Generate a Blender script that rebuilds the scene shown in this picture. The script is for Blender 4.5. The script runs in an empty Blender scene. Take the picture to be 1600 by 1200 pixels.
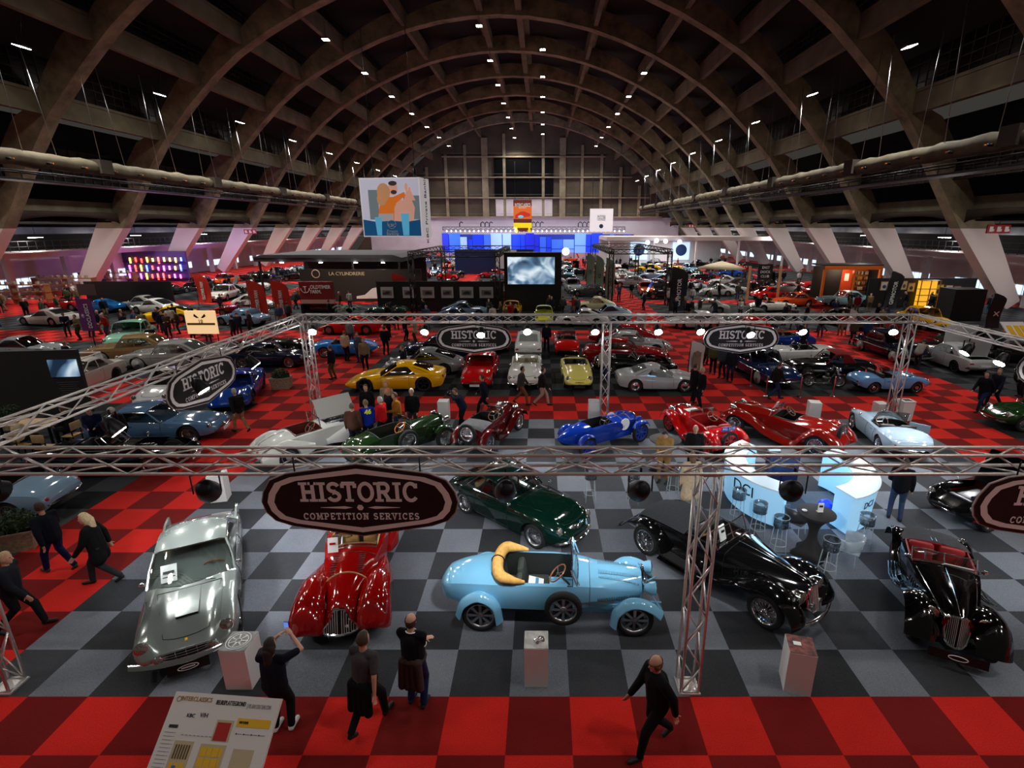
import bpy, bmesh, math, random
from mathutils import Vector, Matrix
D = bpy.data
SC = bpy.context.scene
COL = SC.collection
PI = math.pi
rnd = random.Random(7)
V = Vector
# camera numbers (frame 1600 x 1200)
CAM_H, F_PX, PITCH = 7.47, 811.0, math.atan2(245.0, 811.0)
CT, ST = math.cos(PITCH), math.sin(PITCH)
VPX, HORY = 848.0, 355.0
def G(u, v, z=0.0):
 """world point at height z seen at photo point u, v"""
 k = (600.0 - v) / F_PX
 H = z - CAM_H
 Y = (H * CT + k * H * ST) / (k * CT - ST)
 zc = Y * CT - H * ST
 return V(((u - VPX) * zc / F_PX, Y, z))
def PY(u, v, Y):
 """world point at depth Y seen at photo point u, v"""
 k = (600.0 - v) / F_PX
 H = (k * Y * CT - Y * ST) / (CT + k * ST)
 zc = Y * CT - H * ST
 return V(((u - VPX) * zc / F_PX, Y, CAM_H + H))
def S(r, g, b, a=1.0):
 f = lambda c: (c / 255.0 / 12.92) if c <= 10 else ((c / 255.0 + 0.055) / 1.055) ** 2.4
 return (f(r), f(g), f(b), a)
# materials
MATS = {}
def mat(name, col=(0.5, 0.5, 0.5, 1), rough=0.6, metal=0.0, emit=None, es=1.0, objcol=False, coat=0.0, noise=0.0, nscale=8.0, bump=0.0, spec=0.5, trans=0.0, alpha=1.0):
 if name in MATS: return MATS[name]
 m = D.materials.new(name); m.use_nodes = True
 nt = m.node_tree; b = nt.nodes['Principled BSDF']
 b.inputs['Base Color'].default_value = col
 b.inputs['Roughness'].default_value = rough
 b.inputs['Metallic'].default_value = metal
 b.inputs['Coat Weight'].default_value = coat
 b.inputs['Coat Roughness'].default_value = 0.04
 b.inputs['Specular IOR Level'].default_value = spec
 b.inputs['Transmission Weight'].default_value = trans
 b.inputs['Alpha'].default_value = alpha
 src = None
 if objcol:
  oi = nt.nodes.new('ShaderNodeObjectInfo'); src = oi.outputs['Color']
 if noise > 0:
  tc = nt.nodes.new('ShaderNodeTexCoord')
  n = nt.nodes.new('ShaderNodeTexNoise'); n.inputs['Scale'].default_value = nscale; n.inputs['Detail'].default_value = 6
  nt.links.new(tc.outputs['Object'], n.inputs['Vector'])
  mp = nt.nodes.new('ShaderNodeMapRange'); mp.inputs[1].default_value = 0.3; mp.inputs[2].default_value = 0.7
  mp.inputs[3].default_value = 1 - noise; mp.inputs[4].default_value = 1 + noise * 0.6
  nt.links.new(n.outputs['Fac'], mp.inputs[0])
  vm = nt.nodes.new('ShaderNodeVectorMath'); vm.operation = 'SCALE'
  if src: nt.links.new(src, vm.inputs[0])
  else: vm.inputs[0].default_value = col[:3]
  nt.links.new(mp.outputs[0], vm.inputs['Scale'])
  src = vm.outputs[0]
  if bump > 0:
   bp = nt.nodes.new('ShaderNodeBump'); bp.inputs['Strength'].default_value = bump
   nt.links.new(n.outputs['Fac'], bp.inputs['Height']); nt.links.new(bp.outputs[0], b.inputs['Normal'])
 if src: nt.links.new(src, b.inputs['Base Color'])
 if emit:
  b.inputs['Emission Color'].default_value = emit; b.inputs['Emission Strength'].default_value = es
 MATS[name] = m
 return m
def glass_mat(name, tint, mix):
 m = D.materials.new(name); m.use_nodes = True; nt = m.node_tree; nt.nodes.clear()
 out = nt.nodes.new('ShaderNodeOutputMaterial'); mx = nt.nodes.new('ShaderNodeMixShader')
 tr = nt.nodes.new('ShaderNodeBsdfTransparent'); tr.inputs[0].default_value = tint
 gl = nt.nodes.new('ShaderNodeBsdfGlossy'); gl.inputs['Roughness'].default_value = 0.03
 lw = nt.nodes.new('ShaderNodeLayerWeight'); lw.inputs[0].default_value = 0.35
 mp = nt.nodes.new('ShaderNodeMapRange'); mp.inputs[3].default_value = mix; mp.inputs[4].default_value = 0.75
 nt.links.new(lw.outputs['Fresnel'], mp.inputs[0]); nt.links.new(mp.outputs[0], mx.inputs[0])
 nt.links.new(tr.outputs[0], mx.inputs[1]); nt.links.new(gl.outputs[0], mx.inputs[2]); nt.links.new(mx.outputs[0], out.inputs[0])
 MATS[name] = m
 return m
def checker_mat(name, dark, light, ox, oy, rough=0.95, var=0.25, grain=90.0):
 m = D.materials.new(name); m.use_nodes = True; nt = m.node_tree; b = nt.nodes['Principled BSDF']
 L = nt.links.new
 gm = nt.nodes.new('ShaderNodeNewGeometry'); sp = nt.nodes.new('ShaderNodeSeparateXYZ'); L(gm.outputs['Position'], sp.inputs[0])
 def mth(op, a, bb=None):
  n = nt.nodes.new('ShaderNodeMath'); n.operation = op
  for i, q in enumerate((a, bb)):
   if q is None: continue
   if isinstance(q, (int, float)): n.inputs[i].default_value = q
   else: L(q, n.inputs[i])
  return n.outputs[0]
 fx = mth('FLOOR', mth('SUBTRACT', sp.outputs[0], ox)); fy = mth('FLOOR', mth('SUBTRACT', sp.outputs[1], oy))
 par = mth('FLOORED_MODULO', mth('ADD', fx, fy), 2.0)
 wn = nt.nodes.new('ShaderNodeTexWhiteNoise'); cb = nt.nodes.new('ShaderNodeCombineXYZ'); L(fx, cb.inputs[0]); L(fy, cb.inputs[1]); L(cb.outputs[0], wn.inputs['Vector'])
 mx = nt.nodes.new('ShaderNodeMix'); mx.data_type = 'RGBA'; L(par, mx.inputs[0]); mx.inputs[6].default_value = dark; mx.inputs[7].default_value = light
 no = nt.nodes.new('ShaderNodeTexNoise'); no.inputs['Scale'].default_value = grain; no.inputs['Detail'].default_value = 3; L(gm.outputs['Position'], no.inputs['Vector'])
 n2 = nt.nodes.new('ShaderNodeTexNoise'); n2.inputs['Scale'].default_value = 1.3; n2.inputs['Detail'].default_value = 4; L(gm.outputs['Position'], n2.inputs['Vector'])
 k = mth('ADD', mth('ADD', 1.0 - var * 0.5, mth('MULTIPLY', wn.outputs['Value'], var)), mth('MULTIPLY', mth('SUBTRACT', no.outputs['Fac'], 0.5), 1.1))
 k = mth('ADD', k, mth('MULTIPLY', mth('SUBTRACT', n2.outputs['Fac'], 0.5), 0.35))
 vm = nt.nodes.new('ShaderNodeVectorMath'); vm.operation = 'SCALE'; L(mx.outputs[2], vm.inputs[0]); L(k, vm.inputs['Scale'])
 L(vm.outputs[0], b.inputs['Base Color']); b.inputs['Roughness'].default_value = rough; b.inputs['Specular IOR Level'].default_value = 0.15
 MATS[name] = m
 return m
def leg_mat():
 m = D.materials.new('concrete_arch'); m.use_nodes = True; nt = m.node_tree; b = nt.nodes['Principled BSDF']; L = nt.links.new
 gm = nt.nodes.new('ShaderNodeNewGeometry'); sp = nt.nodes.new('ShaderNodeSeparateXYZ'); L(gm.outputs['Position'], sp.inputs[0])
 no = nt.nodes.new('ShaderNodeTexNoise'); no.inputs['Scale'].default_value = 0.45; no.inputs['Detail'].default_value = 7; no.inputs['Roughness'].default_value = 0.65; L(gm.outputs['Position'], no.inputs['Vector'])
 cr = nt.nodes.new('ShaderNodeValToRGB'); cr.color_ramp.elements[0].position = 0.3; cr.color_ramp.elements[0].color = S(78, 71, 55); cr.color_ramp.elements[1].position = 0.7; cr.color_ramp.elements[1].color = S(154, 142, 114)
 L(no.outputs['Fac'], cr.inputs[0])
 gt = nt.nodes.new('ShaderNodeMath'); gt.operation = 'GREATER_THAN'; L(sp.outputs[2], gt.inputs[0]); gt.inputs[1].default_value = 7.35
 mx = nt.nodes.new('ShaderNodeMix'); mx.data_type = 'RGBA'; L(gt.outputs[0], mx.inputs[0]); mx.inputs[6].default_value = S(226, 212, 208); L(cr.outputs[0], mx.inputs[7])
 L(mx.outputs[2], b.inputs['Base Color']); b.inputs['Roughness'].default_value = 0.85
 bp = nt.nodes.new('ShaderNodeBump'); bp.inputs['Strength'].default_value = 0.25; L(no.outputs['Fac'], bp.inputs['Height']); L(bp.outputs[0], b.inputs['Normal'])
 MATS['arch'] = m
 return m
leg_mat()
mat('paint', rough=0.09, objcol=True, coat=0.5, spec=0.5)
mat('paint_metallic', rough=0.2, metal=0.5, objcol=True, coat=0.7)
mat('cloth', rough=0.92, objcol=True, noise=0.18, nscale=14, spec=0.2)
mat('leather', rough=0.5, objcol=True, noise=0.12, nscale=20)
mat('plain', rough=0.6, objcol=True)
mat('hair', rough=0.7, objcol=True, noise=0.3, nscale=40)
mat('skin', S(205, 152, 128), 0.55, noise=0.06, nscale=6)
mat('chrome', (0.9, 0.9, 0.92, 1), 0.1, 1.0)
mat('steel', (0.42, 0.42, 0.44, 1), 0.28, 1.0)
mat('alu', S(226, 222, 220), 0.32, 0.6)
mat('rubber', S(24, 24, 25), 0.8)
mat('black', S(14, 14, 15), 0.55)
mat('gloss_black', S(8, 8, 9), 0.12, coat=0.5)
mat('dark_metal', S(34, 34, 37), 0.42, 0.6)
mat('engine', S(92, 92, 94), 0.35, 0.8, noise=0.5, nscale=14)
mat('lens', S(150, 140, 132), 0.12, metal=0.55, coat=1.0, noise=0.7, nscale=30)
mat('amber', S(230, 120, 30), 0.2, coat=0.5)
mat('tail_red', S(170, 14, 10), 0.2, coat=0.5)
mat('white', S(228, 226, 226), 0.5)
mat('paper', S(238, 238, 236), 0.7)
mat('wood', S(140, 84, 40), 0.4, noise=0.3, nscale=10, coat=0.3)
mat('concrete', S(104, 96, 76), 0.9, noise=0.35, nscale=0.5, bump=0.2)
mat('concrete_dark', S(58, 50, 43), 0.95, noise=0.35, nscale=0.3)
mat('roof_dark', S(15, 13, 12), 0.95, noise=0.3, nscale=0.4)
mat('wall_white', S(205, 196, 196), 0.8, noise=0.12, nscale=0.35)
mat('lamp_glow', (1, 1, 1, 1), 0.5, emit=(1.0, 0.94, 0.84, 1), es=42.0)
mat('spot_glow', (1, 1, 1, 1), 0.5, emit=(1.0, 0.97, 0.93, 1), es=60.0)
mat('window_glow', S(200, 210, 220), 0.4, emit=S(190, 215, 235), es=1.7)
glass_mat('glass', (0.80, 0.84, 0.83, 1), 0.10)
glass_mat('clear', (0.93, 0.95, 0.96, 1), 0.10)
glass_mat('dark_glass', (0.16, 0.17, 0.18, 1), 0.10)
mat('glass_solid', S(16, 18, 20), 0.05, coat=1.0)
# mesh builder
class MB:
 def __init__(s): s.v, s.f, s.m, s.sm, s.X = [], [], [], [], None
 def add(s, vs, fs, mi=0, smooth=False):
  n = len(s.v)
  s.v += [tuple(s.X @ V(p)) if s.X else tuple(p) for p in vs]
  s.f += [tuple(i + n for i in f) for f in fs]
  s.m += [mi] * len(fs); s.sm += [smooth] * len(fs)
  return s
 def box(s, c, size, rz=0.0, ry=0.0, mi=0, rx=0.0):
  hx, hy, hz = size[0] / 2, size[1] / 2, size[2] / 2
  R = Matrix.Rotation(rz, 3, 'Z') @ Matrix.Rotation(ry, 3, 'Y') @ Matrix.Rotation(rx, 3, 'X')
  vs = [R @ V((x * hx, y * hy, z * hz)) + V(c) for x in (-1, 1) for y in (-1, 1) for z in (-1, 1)]
  return s.add(vs, [(0, 1, 3, 2), (4, 6, 7, 5), (0, 4, 5, 1), (2, 3, 7, 6), (0, 2, 6, 4), (1, 5, 7, 3)], mi)
 def rbox(s, c, size, r=0.02, rz=0.0, mi=0, seg=2):
  """box with rounded vertical and top edges"""
  hx, hy, hz = size[0] / 2, size[1] / 2, size[2] / 2
  r = min(r, hx * 0.98, hy * 0.98, hz * 0.98)
  R = Matrix.Rotation(rz, 3, 'Z')
  def ring(ins, z):
   pts = []
   for qx, qy, a0 in ((1, 1, 0), (-1, 1, 90), (-1, -1, 180), (1, -1, 270)):
    for k in range(seg + 1):
     a = math.radians(a0 + 90.0 * k / seg)
     pts.append((qx * (hx - r) + (r - ins) * math.cos(a), qy * (hy - r) + (r - ins) * math.sin(a), z))
   return pts
  rings = [ring(r, -hz)]
  for k in range(seg + 1):
   a = PI / 2 * k / seg
   rings.append(ring(r * (1 - math.sin(a)), -hz + r * (1 - math.cos(a))))
  for k in range(seg + 1):
   a = PI / 2 * k / seg
   rings.append(ring(r * (1 - math.cos(a)), hz - r * (1 - math.sin(a))))
  rings.append(ring(r, hz))
  rings = [[R @ V(p) + V(c) for p in q] for q in rings[1:-1]]
  return s.loft(rings, mi=mi, smooth=True)
 def loft(s, rings, mi=0, smooth=True, caps=True, closed=True):
  n = len(rings[0]); vs = [p for r in rings for p in r]; fs = []
  for i in range(len(rings) - 1):
   for j in range(n if closed else n - 1):
    a, b = i * n + j, i * n + (j + 1) % n
    fs.append((a, b, b + n, a + n))
  if caps and closed:
   fs.append(tuple(range(n - 1, -1, -1))); fs.append(tuple((len(rings) - 1) * n + j for j in range(n)))
  return s.add(vs, fs, mi, smooth)
 def grid(s, rows, mi=0, smooth=True):
  return s.loft(rows, mi, smooth, caps=False, closed=False)
 def tube(s, pts, r, seg=8, mi=0, smooth=True, closed=False):
  pts = [V(p) for p in pts]; n = len(pts); rings = []; up = None
  for i, p in enumerate(pts):
   if closed: t = pts[(i + 1) % n] - pts[i - 1]
   else: t = pts[min(i + 1, n - 1)] - pts[max(i - 1, 0)]
   if t.length < 1e-9: t = V((0, 0, 1))
   t.normalize()
   if up is None:
    up = t.cross(V((0, 0, 1)))
    if up.length < 1e-3: up = t.cross(V((1, 0, 0)))
    up.normalize()
   else:
    up = up - t * up.dot(t)
    if up.length < 1e-6: up = t.cross(V((1, 0, 0)))
    up.normalize()
   w = t.cross(up); rr = r[i] if isinstance(r, (list, tuple)) else r
   rings.append([p + (up * math.cos(2 * PI * k / seg) + w * math.sin(2 * PI * k / seg)) * rr for k in range(seg)])
  if closed: rings.append(rings[0])
  return s.loft(rings, mi, smooth, caps=not closed)
 def cyl(s, c, r, h, seg=16, mi=0, r2=None, smooth=True):
  c = V(c)
  return s.tube([c, c + V((0, 0, h))], [r, r if r2 is None else r2], seg, mi, smooth)
 def lathe(s, prof, seg=24, mi=0, smooth=True, axis='Z', c=(0, 0, 0)):
  """prof: (radius, height) pairs"""
  rings = []
  for r, h in prof:
   ring = []
   for k in range(seg):
    a = 2 * PI * k / seg; x, y = r * math.cos(a), r * math.sin(a)
    p = {'Z': (x, y, h), 'Y': (x, h, y), 'X': (h, x, y)}[axis]
    ring.append(V(p) + V(c))
   rings.append(ring)
  return s.loft(rings, mi, smooth, caps=True)
 def ell(s, c, rad, seg=14, rows=9, mi=0, M=None):
  rings = []
  for i in range(rows + 1):
   th = PI * (0.02 + 0.96 * i / rows) - PI / 2
   ring = []
   for k in range(seg):
    a = 2 * PI * k / seg
    p = V((rad[0] * math.cos(th) * math.cos(a), rad[1] * math.cos(th) * math.sin(a), rad[2] * math.sin(th)))
    ring.append((M @ p if M else p) + V(c))
   rings.append(ring)
  return s.loft(rings, mi, True)
 def capsule(s, p0, r0, p1, r1, seg=10, mi=0, flat=1.0):
  p0, p1 = V(p0), V(p1); d = p1 - p0; L = d.length
  if L < 1e-6: return s.ell(p0, (r0, r0, r0), mi=mi)
  t = d / L; u = t.cross(V((0, 1, 0)))
  if u.length < 0.05: u = t.cross(V((1, 0, 0)))
  u.normalize(); w = t.cross(u); rings = []
  for k in range(5):
   a = PI / 2 * (0.06 + 0.94 * k / 4); rr = r0 * math.sin(a); q = p0 - t * r0 * math.cos(a)
   rings.append([q + (u * math.cos(2 * PI * j / seg) * flat + w * math.sin(2 * PI * j / seg)) * rr for j in range(seg)])
  for k in range(5):
   a = PI / 2 * (0.06 + 0.94 * (4 - k) / 4); rr = r1 * math.sin(a); q = p1 + t * r1 * math.cos(a)
   rings.append([q + (u * math.cos(2 * PI * j / seg) * flat + w * math.sin(2 * PI * j / seg)) * rr for j in range(seg)])
  return s.loft(rings, mi, True)
 def prism(s, outline, y0, y1, mi=0, axis='Y', smooth=False):
  """outline of (a, b) pairs extruded along an axis: Y -> (a, y, b); X -> (x, a, b); Z -> (a, b, z)"""
  f = {'Y': lambda a, b, t: (a, t, b), 'X': lambda a, b, t: (t, a, b), 'Z': lambda a, b, t: (a, b, t)}[axis]
  n = len(outline); vs = [f(a, b, y0) for a, b in outline] + [f(a, b, y1) for a, b in outline]
  fs = [tuple(range(n - 1, -1, -1)), tuple(range(n, 2 * n))] + [(i, (i + 1) % n, (i + 1) % n + n, i + n) for i in range(n)]
  return s.add(vs, fs, mi, smooth)
 def mesh(s, name, mats):
  me = D.meshes.new(name); me.from_pydata(s.v, [], s.f)
  for m in (mats if isinstance(mats, (list, tuple)) else [mats]):
   me.materials.append(MATS[m] if isinstance(m, str) else m)
  me.polygons.foreach_set('material_index', s.m); me.polygons.foreach_set('use_smooth', s.sm)
  bm = bmesh.new(); bm.from_mesh(me); bmesh.ops.recalc_face_normals(bm, faces=bm.faces); bm.to_mesh(me); bm.free()
  me.update()
  return me
 def build(s, name, mats, parent=None, color=None, sharp=None):
  return link(name, s.mesh(name, mats), parent, color, sharp)
def link(name, me, parent=None, color=None, sharp=None):
 o = D.objects.new(name, me); COL.objects.link(o)
 if sharp and me: me.set_sharp_from_angle(angle=math.radians(sharp))
 if parent is not None: o.parent = parent
 if color is not None: o.color = color
 return o
USED = {}
def tag(o, label, cat, group=None, kind=None):
 if label:
  if label in USED and not group: print('DUPLABEL', label)
  USED[label] = USED.get(label, 0) + 1
  o['label'] = label
 if cat: o['category'] = cat
 if group: o['group'] = group
 if kind: o['kind'] = kind
 return o
def empty(name, loc=(0, 0, 0), rz=0.0):
 o = D.objects.new(name, None); COL.objects.link(o); o.location = loc; o.rotation_euler = (0, 0, rz); o.empty_display_size = 0.2
 return o
def struct(name, mb, mats):
 o = mb.build(name, mats); o['kind'] = 'structure'; return o
def copy_tree(o, parent=None, color=None):
 c = o.copy(); COL.objects.link(c); c.parent = parent
 for ch in o.children: copy_tree(ch, c)
 return c
# lettering
def text_mesh(txt, size, depth=0.004, align='CENTER', bold=0.0, shear=0.0, space=1.0):
 cu = D.curves.new('lettering', 'FONT'); cu.body = txt; cu.size = size; cu.extrude = depth; cu.align_x = align; cu.align_y = 'CENTER'
 cu.offset = bold; cu.shear = shear; cu.space_character = space; cu.resolution_u = 3
 ob = D.objects.new('lettering', cu); COL.objects.link(ob)
 bpy.context.view_layer.update()
 dg = bpy.context.evaluated_depsgraph_get()
 me = D.meshes.new_from_object(ob.evaluated_get(dg))
 D.objects.remove(ob); D.curves.remove(cu)
 return me
def text_into(mb, txt, size, M, depth=0.004, mi=0, width=None, **k):
 """lettering laid flat in XY, put through matrix M and added to a builder"""
 me = text_mesh(txt, size, depth, **k)
 xs = [v.co.x for v in me.vertices]
 sx = width / max(1e-6, (max(xs) - min(xs))) if width else 1.0
 mb.add([M @ V((v.co.x * sx, v.co.y, v.co.z)) for v in me.vertices], [tuple(p.vertices) for p in me.polygons], mi)
 D.meshes.remove(me)
def face_matrix(o, right, up):
 """matrix that lays text x along right, y along up, at o"""
 r, u = V(right).normalized(), V(up).normalized(); n = r.cross(u)
 M = Matrix((r, u, n)).transposed().to_4x4(); M.translation = V(o)
 return M
def arcp(cx, cy, rx, ry, a0, a1, n=14):
 return [(cx + rx * math.cos(math.radians(a0 + (a1 - a0) * i / n)), cy + ry * math.sin(math.radians(a0 + (a1 - a0) * i / n))) for i in range(n + 1)]
T = 0.11
SLAB = {
 'H': (0.86, [[(0.2, 0), (0.2, 1)], [(0.66, 0), (0.66, 1)], [(0.2, 0.5), (0.66, 0.5)]], [(0.2, 0), (0.2, 1), (0.66, 0), (0.66, 1)]),
 'I': (0.46, [[(0.23, 0), (0.23, 1)]], [(0.23, 0), (0.23, 1)]),
 'S': (0.72, [arcp(0.36, 0.73, 0.24, 0.2, 20, 270, 14) + arcp(0.36, 0.28, 0.26, 0.21, 90, -165, 14)], []),
 'T': (0.76, [[(0.38, 0), (0.38, 1)], [(0.06, 0.94), (0.70, 0.94)], [(0.08, 0.94), (0.08, 0.72)], [(0.68, 0.94), (0.68, 0.72)]], [(0.38, 0)]),
 'O': (0.88, [arcp(0.44, 0.5, 0.32, 0.44, 0, 360, 26)], []),
 'R': (0.86, [[(0.2, 0), (0.2, 1)], [(0.2, 0.94), (0.42, 0.94)] + arcp(0.46, 0.72, 0.2, 0.22, 90, -90, 10) + [(0.2, 0.5)], [(0.44, 0.5), (0.70, 0.05)]], [(0.2, 0), (0.16, 1), (0.72, 0)]),
 'C': (0.80, [arcp(0.44, 0.5, 0.31, 0.44, 40, 320, 20), [(0.68, 0.94), (0.68, 0.70)]], []),
 'M': (1.0, [[(0.2, 0), (0.2, 1)], [(0.8, 0), (0.8, 1)], [(0.2, 1), (0.5, 0.25), (0.8, 1)]], [(0.2, 0), (0.16, 1), (0.8, 0), (0.84, 1)]),
 'P': (0.78, [[(0.2, 0), (0.2, 1)], [(0.2, 0.94), (0.42, 0.94)] + arcp(0.44, 0.69, 0.22, 0.25, 90, -90, 10) + [(0.2, 0.44)]], [(0.2, 0), (0.16, 1)]),
 'E': (0.76, [[(0.2, 0), (0.2, 1)], [(0.1, 0.94), (0.66, 0.94), (0.66, 0.74)], [(0.2, 0.5), (0.52, 0.5)], [(0.1, 0.06), (0.66, 0.06), (0.66, 0.26)]], []),
 'N': (0.88, [[(0.2, 0), (0.2, 1)], [(0.68, 0), (0.68, 1)], [(0.2, 1), (0.68, 0)]], [(0.2, 0), (0.16, 1), (0.68, 1)]),
 'V': (0.82, [[(0.14, 1), (0.41, 0), (0.68, 1)]], [(0.14, 1), (0.68, 1)]),
 ' ': (0.4, [], []),
}
def slab_into(mb, txt, h, M, mi=0, depth=0.004, weight=T, width=None, kern=0.0):
 tot = sum(SLAB[c][0] for c in txt) + kern * (len(txt) - 1)
 sx = (width / (tot * h)) if width else 1.0
 x = -tot / 2; layer = 0
 for c in txt:
  w, strokes, serifs = SLAB[c]
  for st in strokes:
   n = len(st); Lp, Rp = [], []
   for i in range(n):
    a = V(st[max(i - 1, 0)]); b = V(st[min(i + 1, n - 1)]); t = (b - a)
    if t.length < 1e-9: t = V((1, 0))
    t.normalize(); nn = V((-t.y, t.x)); p = V(st[i])
    if 0 < i < n - 1:
     t1 = (V(st[i]) - V(st[i - 1])).normalized(); k = max(0.5, abs(t1.dot(t)));
    else: k = 1.0
    Lp.append(p + nn * weight / k); Rp.append(p - nn * weight / k)
   z = depth + 0.0004 * (layer % 5); layer += 1
   q = [(a.x, a.y) for a in Lp] + [(a.x, a.y) for a in reversed(Rp)]
   fs = [(i, i + 1, 2 * n - 2 - i, 2 * n - 1 - i) for i in range(n - 1)]
   base = [(((a + x) * h * sx), (b - 0.5) * h, z) for a, b in q]
   bot = [(p[0], p[1], 0.0) for p in base]; m = len(q)
   sides = [(i, (i + 1) % m, (i + 1) % m + m, i + m) for i in range(m)]
   mb.add([M @ V(p) for p in base + bot], fs + sides, mi)
  for (a, b) in serifs:
   z = depth + 0.0004 * (layer % 5); layer += 1
   yy0, yy1 = (b, b + 0.13) if b < 0.5 else (b - 0.13, b)
   sw = 0.2
   pts = [((a - sw + x), yy0), ((a + sw + x), yy0), ((a + sw + x), yy1), ((a - sw + x), yy1)]
   base = [(p[0] * h * sx, (p[1] - 0.5) * h, z) for p in pts]
   bot = [(p[0], p[1], 0.0) for p in base]
   mb.add([M @ V(p) for p in base + bot], [(0, 1, 2, 3), (0, 1, 5, 4), (1, 2, 6, 5), (2, 3, 7, 6), (3, 0, 4, 7)], mi)
  x += w + kern
# camera, world
cam = D.cameras.new('camera'); cam_o = D.objects.new('camera', cam); COL.objects.link(cam_o)
cam.sensor_width = 36.0; cam.lens = F_PX / 1600.0 * 36.0; cam.shift_x = -(VPX - 800.0) / 1600.0; cam.clip_end = 400
cam_o.location = (0, 0, CAM_H); cam_o.rotation_euler = (PI / 2 - PITCH, 0, 0)
SC.camera = cam_o
w = D.worlds.new('hall_air'); SC.world = w; w.use_nodes = True
w.node_tree.nodes['Background'].inputs[0].default_value = (1.0, 0.93, 0.82, 1); w.node_tree.nodes['Background'].inputs[1].default_value = 0.038
SC.view_settings.view_transform = 'Standard'; SC.view_settings.look = 'None'; SC.view_settings.gamma = 1.0; SC.view_settings.exposure = 0.0
SC.view_settings.use_curve_mapping = False
# floor: red checker aisles and grey checker stands
OX, OY = 0.445, 6.755
checker_mat('carpet_red', S(116, 23, 21), S(206, 38, 31), OX, OY, grain=60.0, var=0.16)
checker_mat('carpet_grey', S(58, 60, 64), S(112, 117, 126), OX, OY, grain=55.0, var=0.6)
checker_mat('carpet_dark', S(30, 31, 33), S(58, 60, 64), OX, OY, grain=55.0, var=0.6)
XL, XR, YE = -60.0, 52.0, 165.0
fl = MB(); fl.add([(XL, -6, 0), (XR, -6, 0), (XR, YE, 0), (XL, YE, 0)], [(0, 1, 2, 3)])
struct('floor', fl, 'carpet_red')
gc = MB(); gd = MB()
def carpet(x0, x1, y0, y1, z=0.004):
 (gc if (x0, y0) == (A2, OY) else gd).add([(x0, y0, z), (x1, y0, z), (x1, y1, z), (x0, y1, z)], [(0, 1, 2, 3)])
A1, A2, A3, A4 = -12.555, -9.555, 7.445, 10.445
carpet(A2, 14.445, OY, 19.755)
carpet(A2, A3, 22.755, 34.755)
carpet(A4, 17.445, 22.755, 34.755)
carpet(-46.5, A1, 8.755, 21.755)
carpet(-46.5, -14.555, 25.755, 34.755)
carpet(17.445, 40, OY, 19.755)
carpet(20.445, 46, 22.755, 34.755)
for y0, y1 in ((38.755, 52.755), (55.755, 72.755), (75.755, 95.755), (98.755, 120.755), (123.755, 150.755)):
 for x0, x1 in ((-46.5, -31.555), (-28.555, A1), (A2, A3), (A4, 25.445), (28.445, 46)):
  carpet(x0, x1, y0, y1)
struct('floor_carpet', gc, 'carpet_grey'); struct('floor_carpet_rear', gd, 'carpet_dark')
# concrete arches
XC = -5.6
GALLERY = []
PROF = [(49.9, -0.1), (43.65, 7.5), (40.0, 12.9), (37.1, 16.7), (33.4, 20.4), (30.2, 23.3), (27.4, 25.4)]
for q in (24, 20, 16, 12, 8, 4, 0): PROF.append((q, 33.8 - 8.4 * (q / 27.4) ** 2))
def prof_z(h):
 h = abs(h)
 for (h0, z0), (h1, z1) in zip(PROF, PROF[1:]):
  if h1 <= h <= h0: return z0 + (z1 - z0) * (h0 - h) / (h0 - h1)
 return 0
KN = [47.5, 37.2, 31.5, 26.3, 20.3, 12.0, 2.0]
fine = []
N_ = 90
for i in range(N_ + 1):
 t = i / N_;
 h = 49.9 - 49.9 * t ** 0.85 if False else 49.9 * (1 - t)
 fine.append((h, prof_z(h)))
def arch_ring():
 left = []; right = []
 pts = [(-h, z) for h, z in fine] + [(h, z) for h, z in reversed(fine[:-1])]
 inn, out = [], []
 for i, (x, z) in enumerate(pts):
  a, b = pts[max(i - 1, 0)], pts[min(i + 1, len(pts) - 1)]
  tx, tz = b[0] - a[0], b[1] - a[1]; l = math.hypot(tx, tz); nx, nz = -tz / l, tx / l
  hh = abs(x); th = 2.0
  if hh > 43.0: th = 2.7 - 0.24 * (hh - 44.5)
  else:
   for k0, k1 in zip(KN, KN[1:]):
    if k1 <= hh <= k0:
     f = (k0 - hh) / (k0 - k1); th = 1.35 + 1.0 * min(1.0, f * 1.35) ** 0.7
     if f > 0.93: th = 1.9
  inn.append((x, z)); out.append((x + nx * th, z + nz * th))
 return inn, out
inn, out = arch_ring()
ARCH_Y = [50.2 + 14.2 * k for k in range(-3, 8)]
for k, y in enumerate(ARCH_Y):
 m = MB(); vs = []; fs = []; n = len(inn); hw = 0.65
 for (a, b), (c, d) in zip(inn, out):
  vs += [(XC + a, y - hw, b), (XC + a, y + hw, b), (XC + c, y + hw, d), (XC + c, y - hw, d)]
 for i in range(n - 1):
  for j in range(4): fs.append((i * 4 + j, i * 4 + (j + 1) % 4, (i + 1) * 4 + (j + 1) % 4, (i + 1) * 4 + j))
 fs += [(0, 1, 2, 3), ((n - 1) * 4 + 3, (n - 1) * 4 + 2, (n - 1) * 4 + 1, (n - 1) * 4)]
 m.add(vs, fs)
 struct('arch_beam_%d' % (k + 1), m, 'arch')
Y0H = ARCH_Y[0] - 4
pl = MB(); rf = MB(); gz = MB(); mu = MB(); ns = 0
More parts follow.
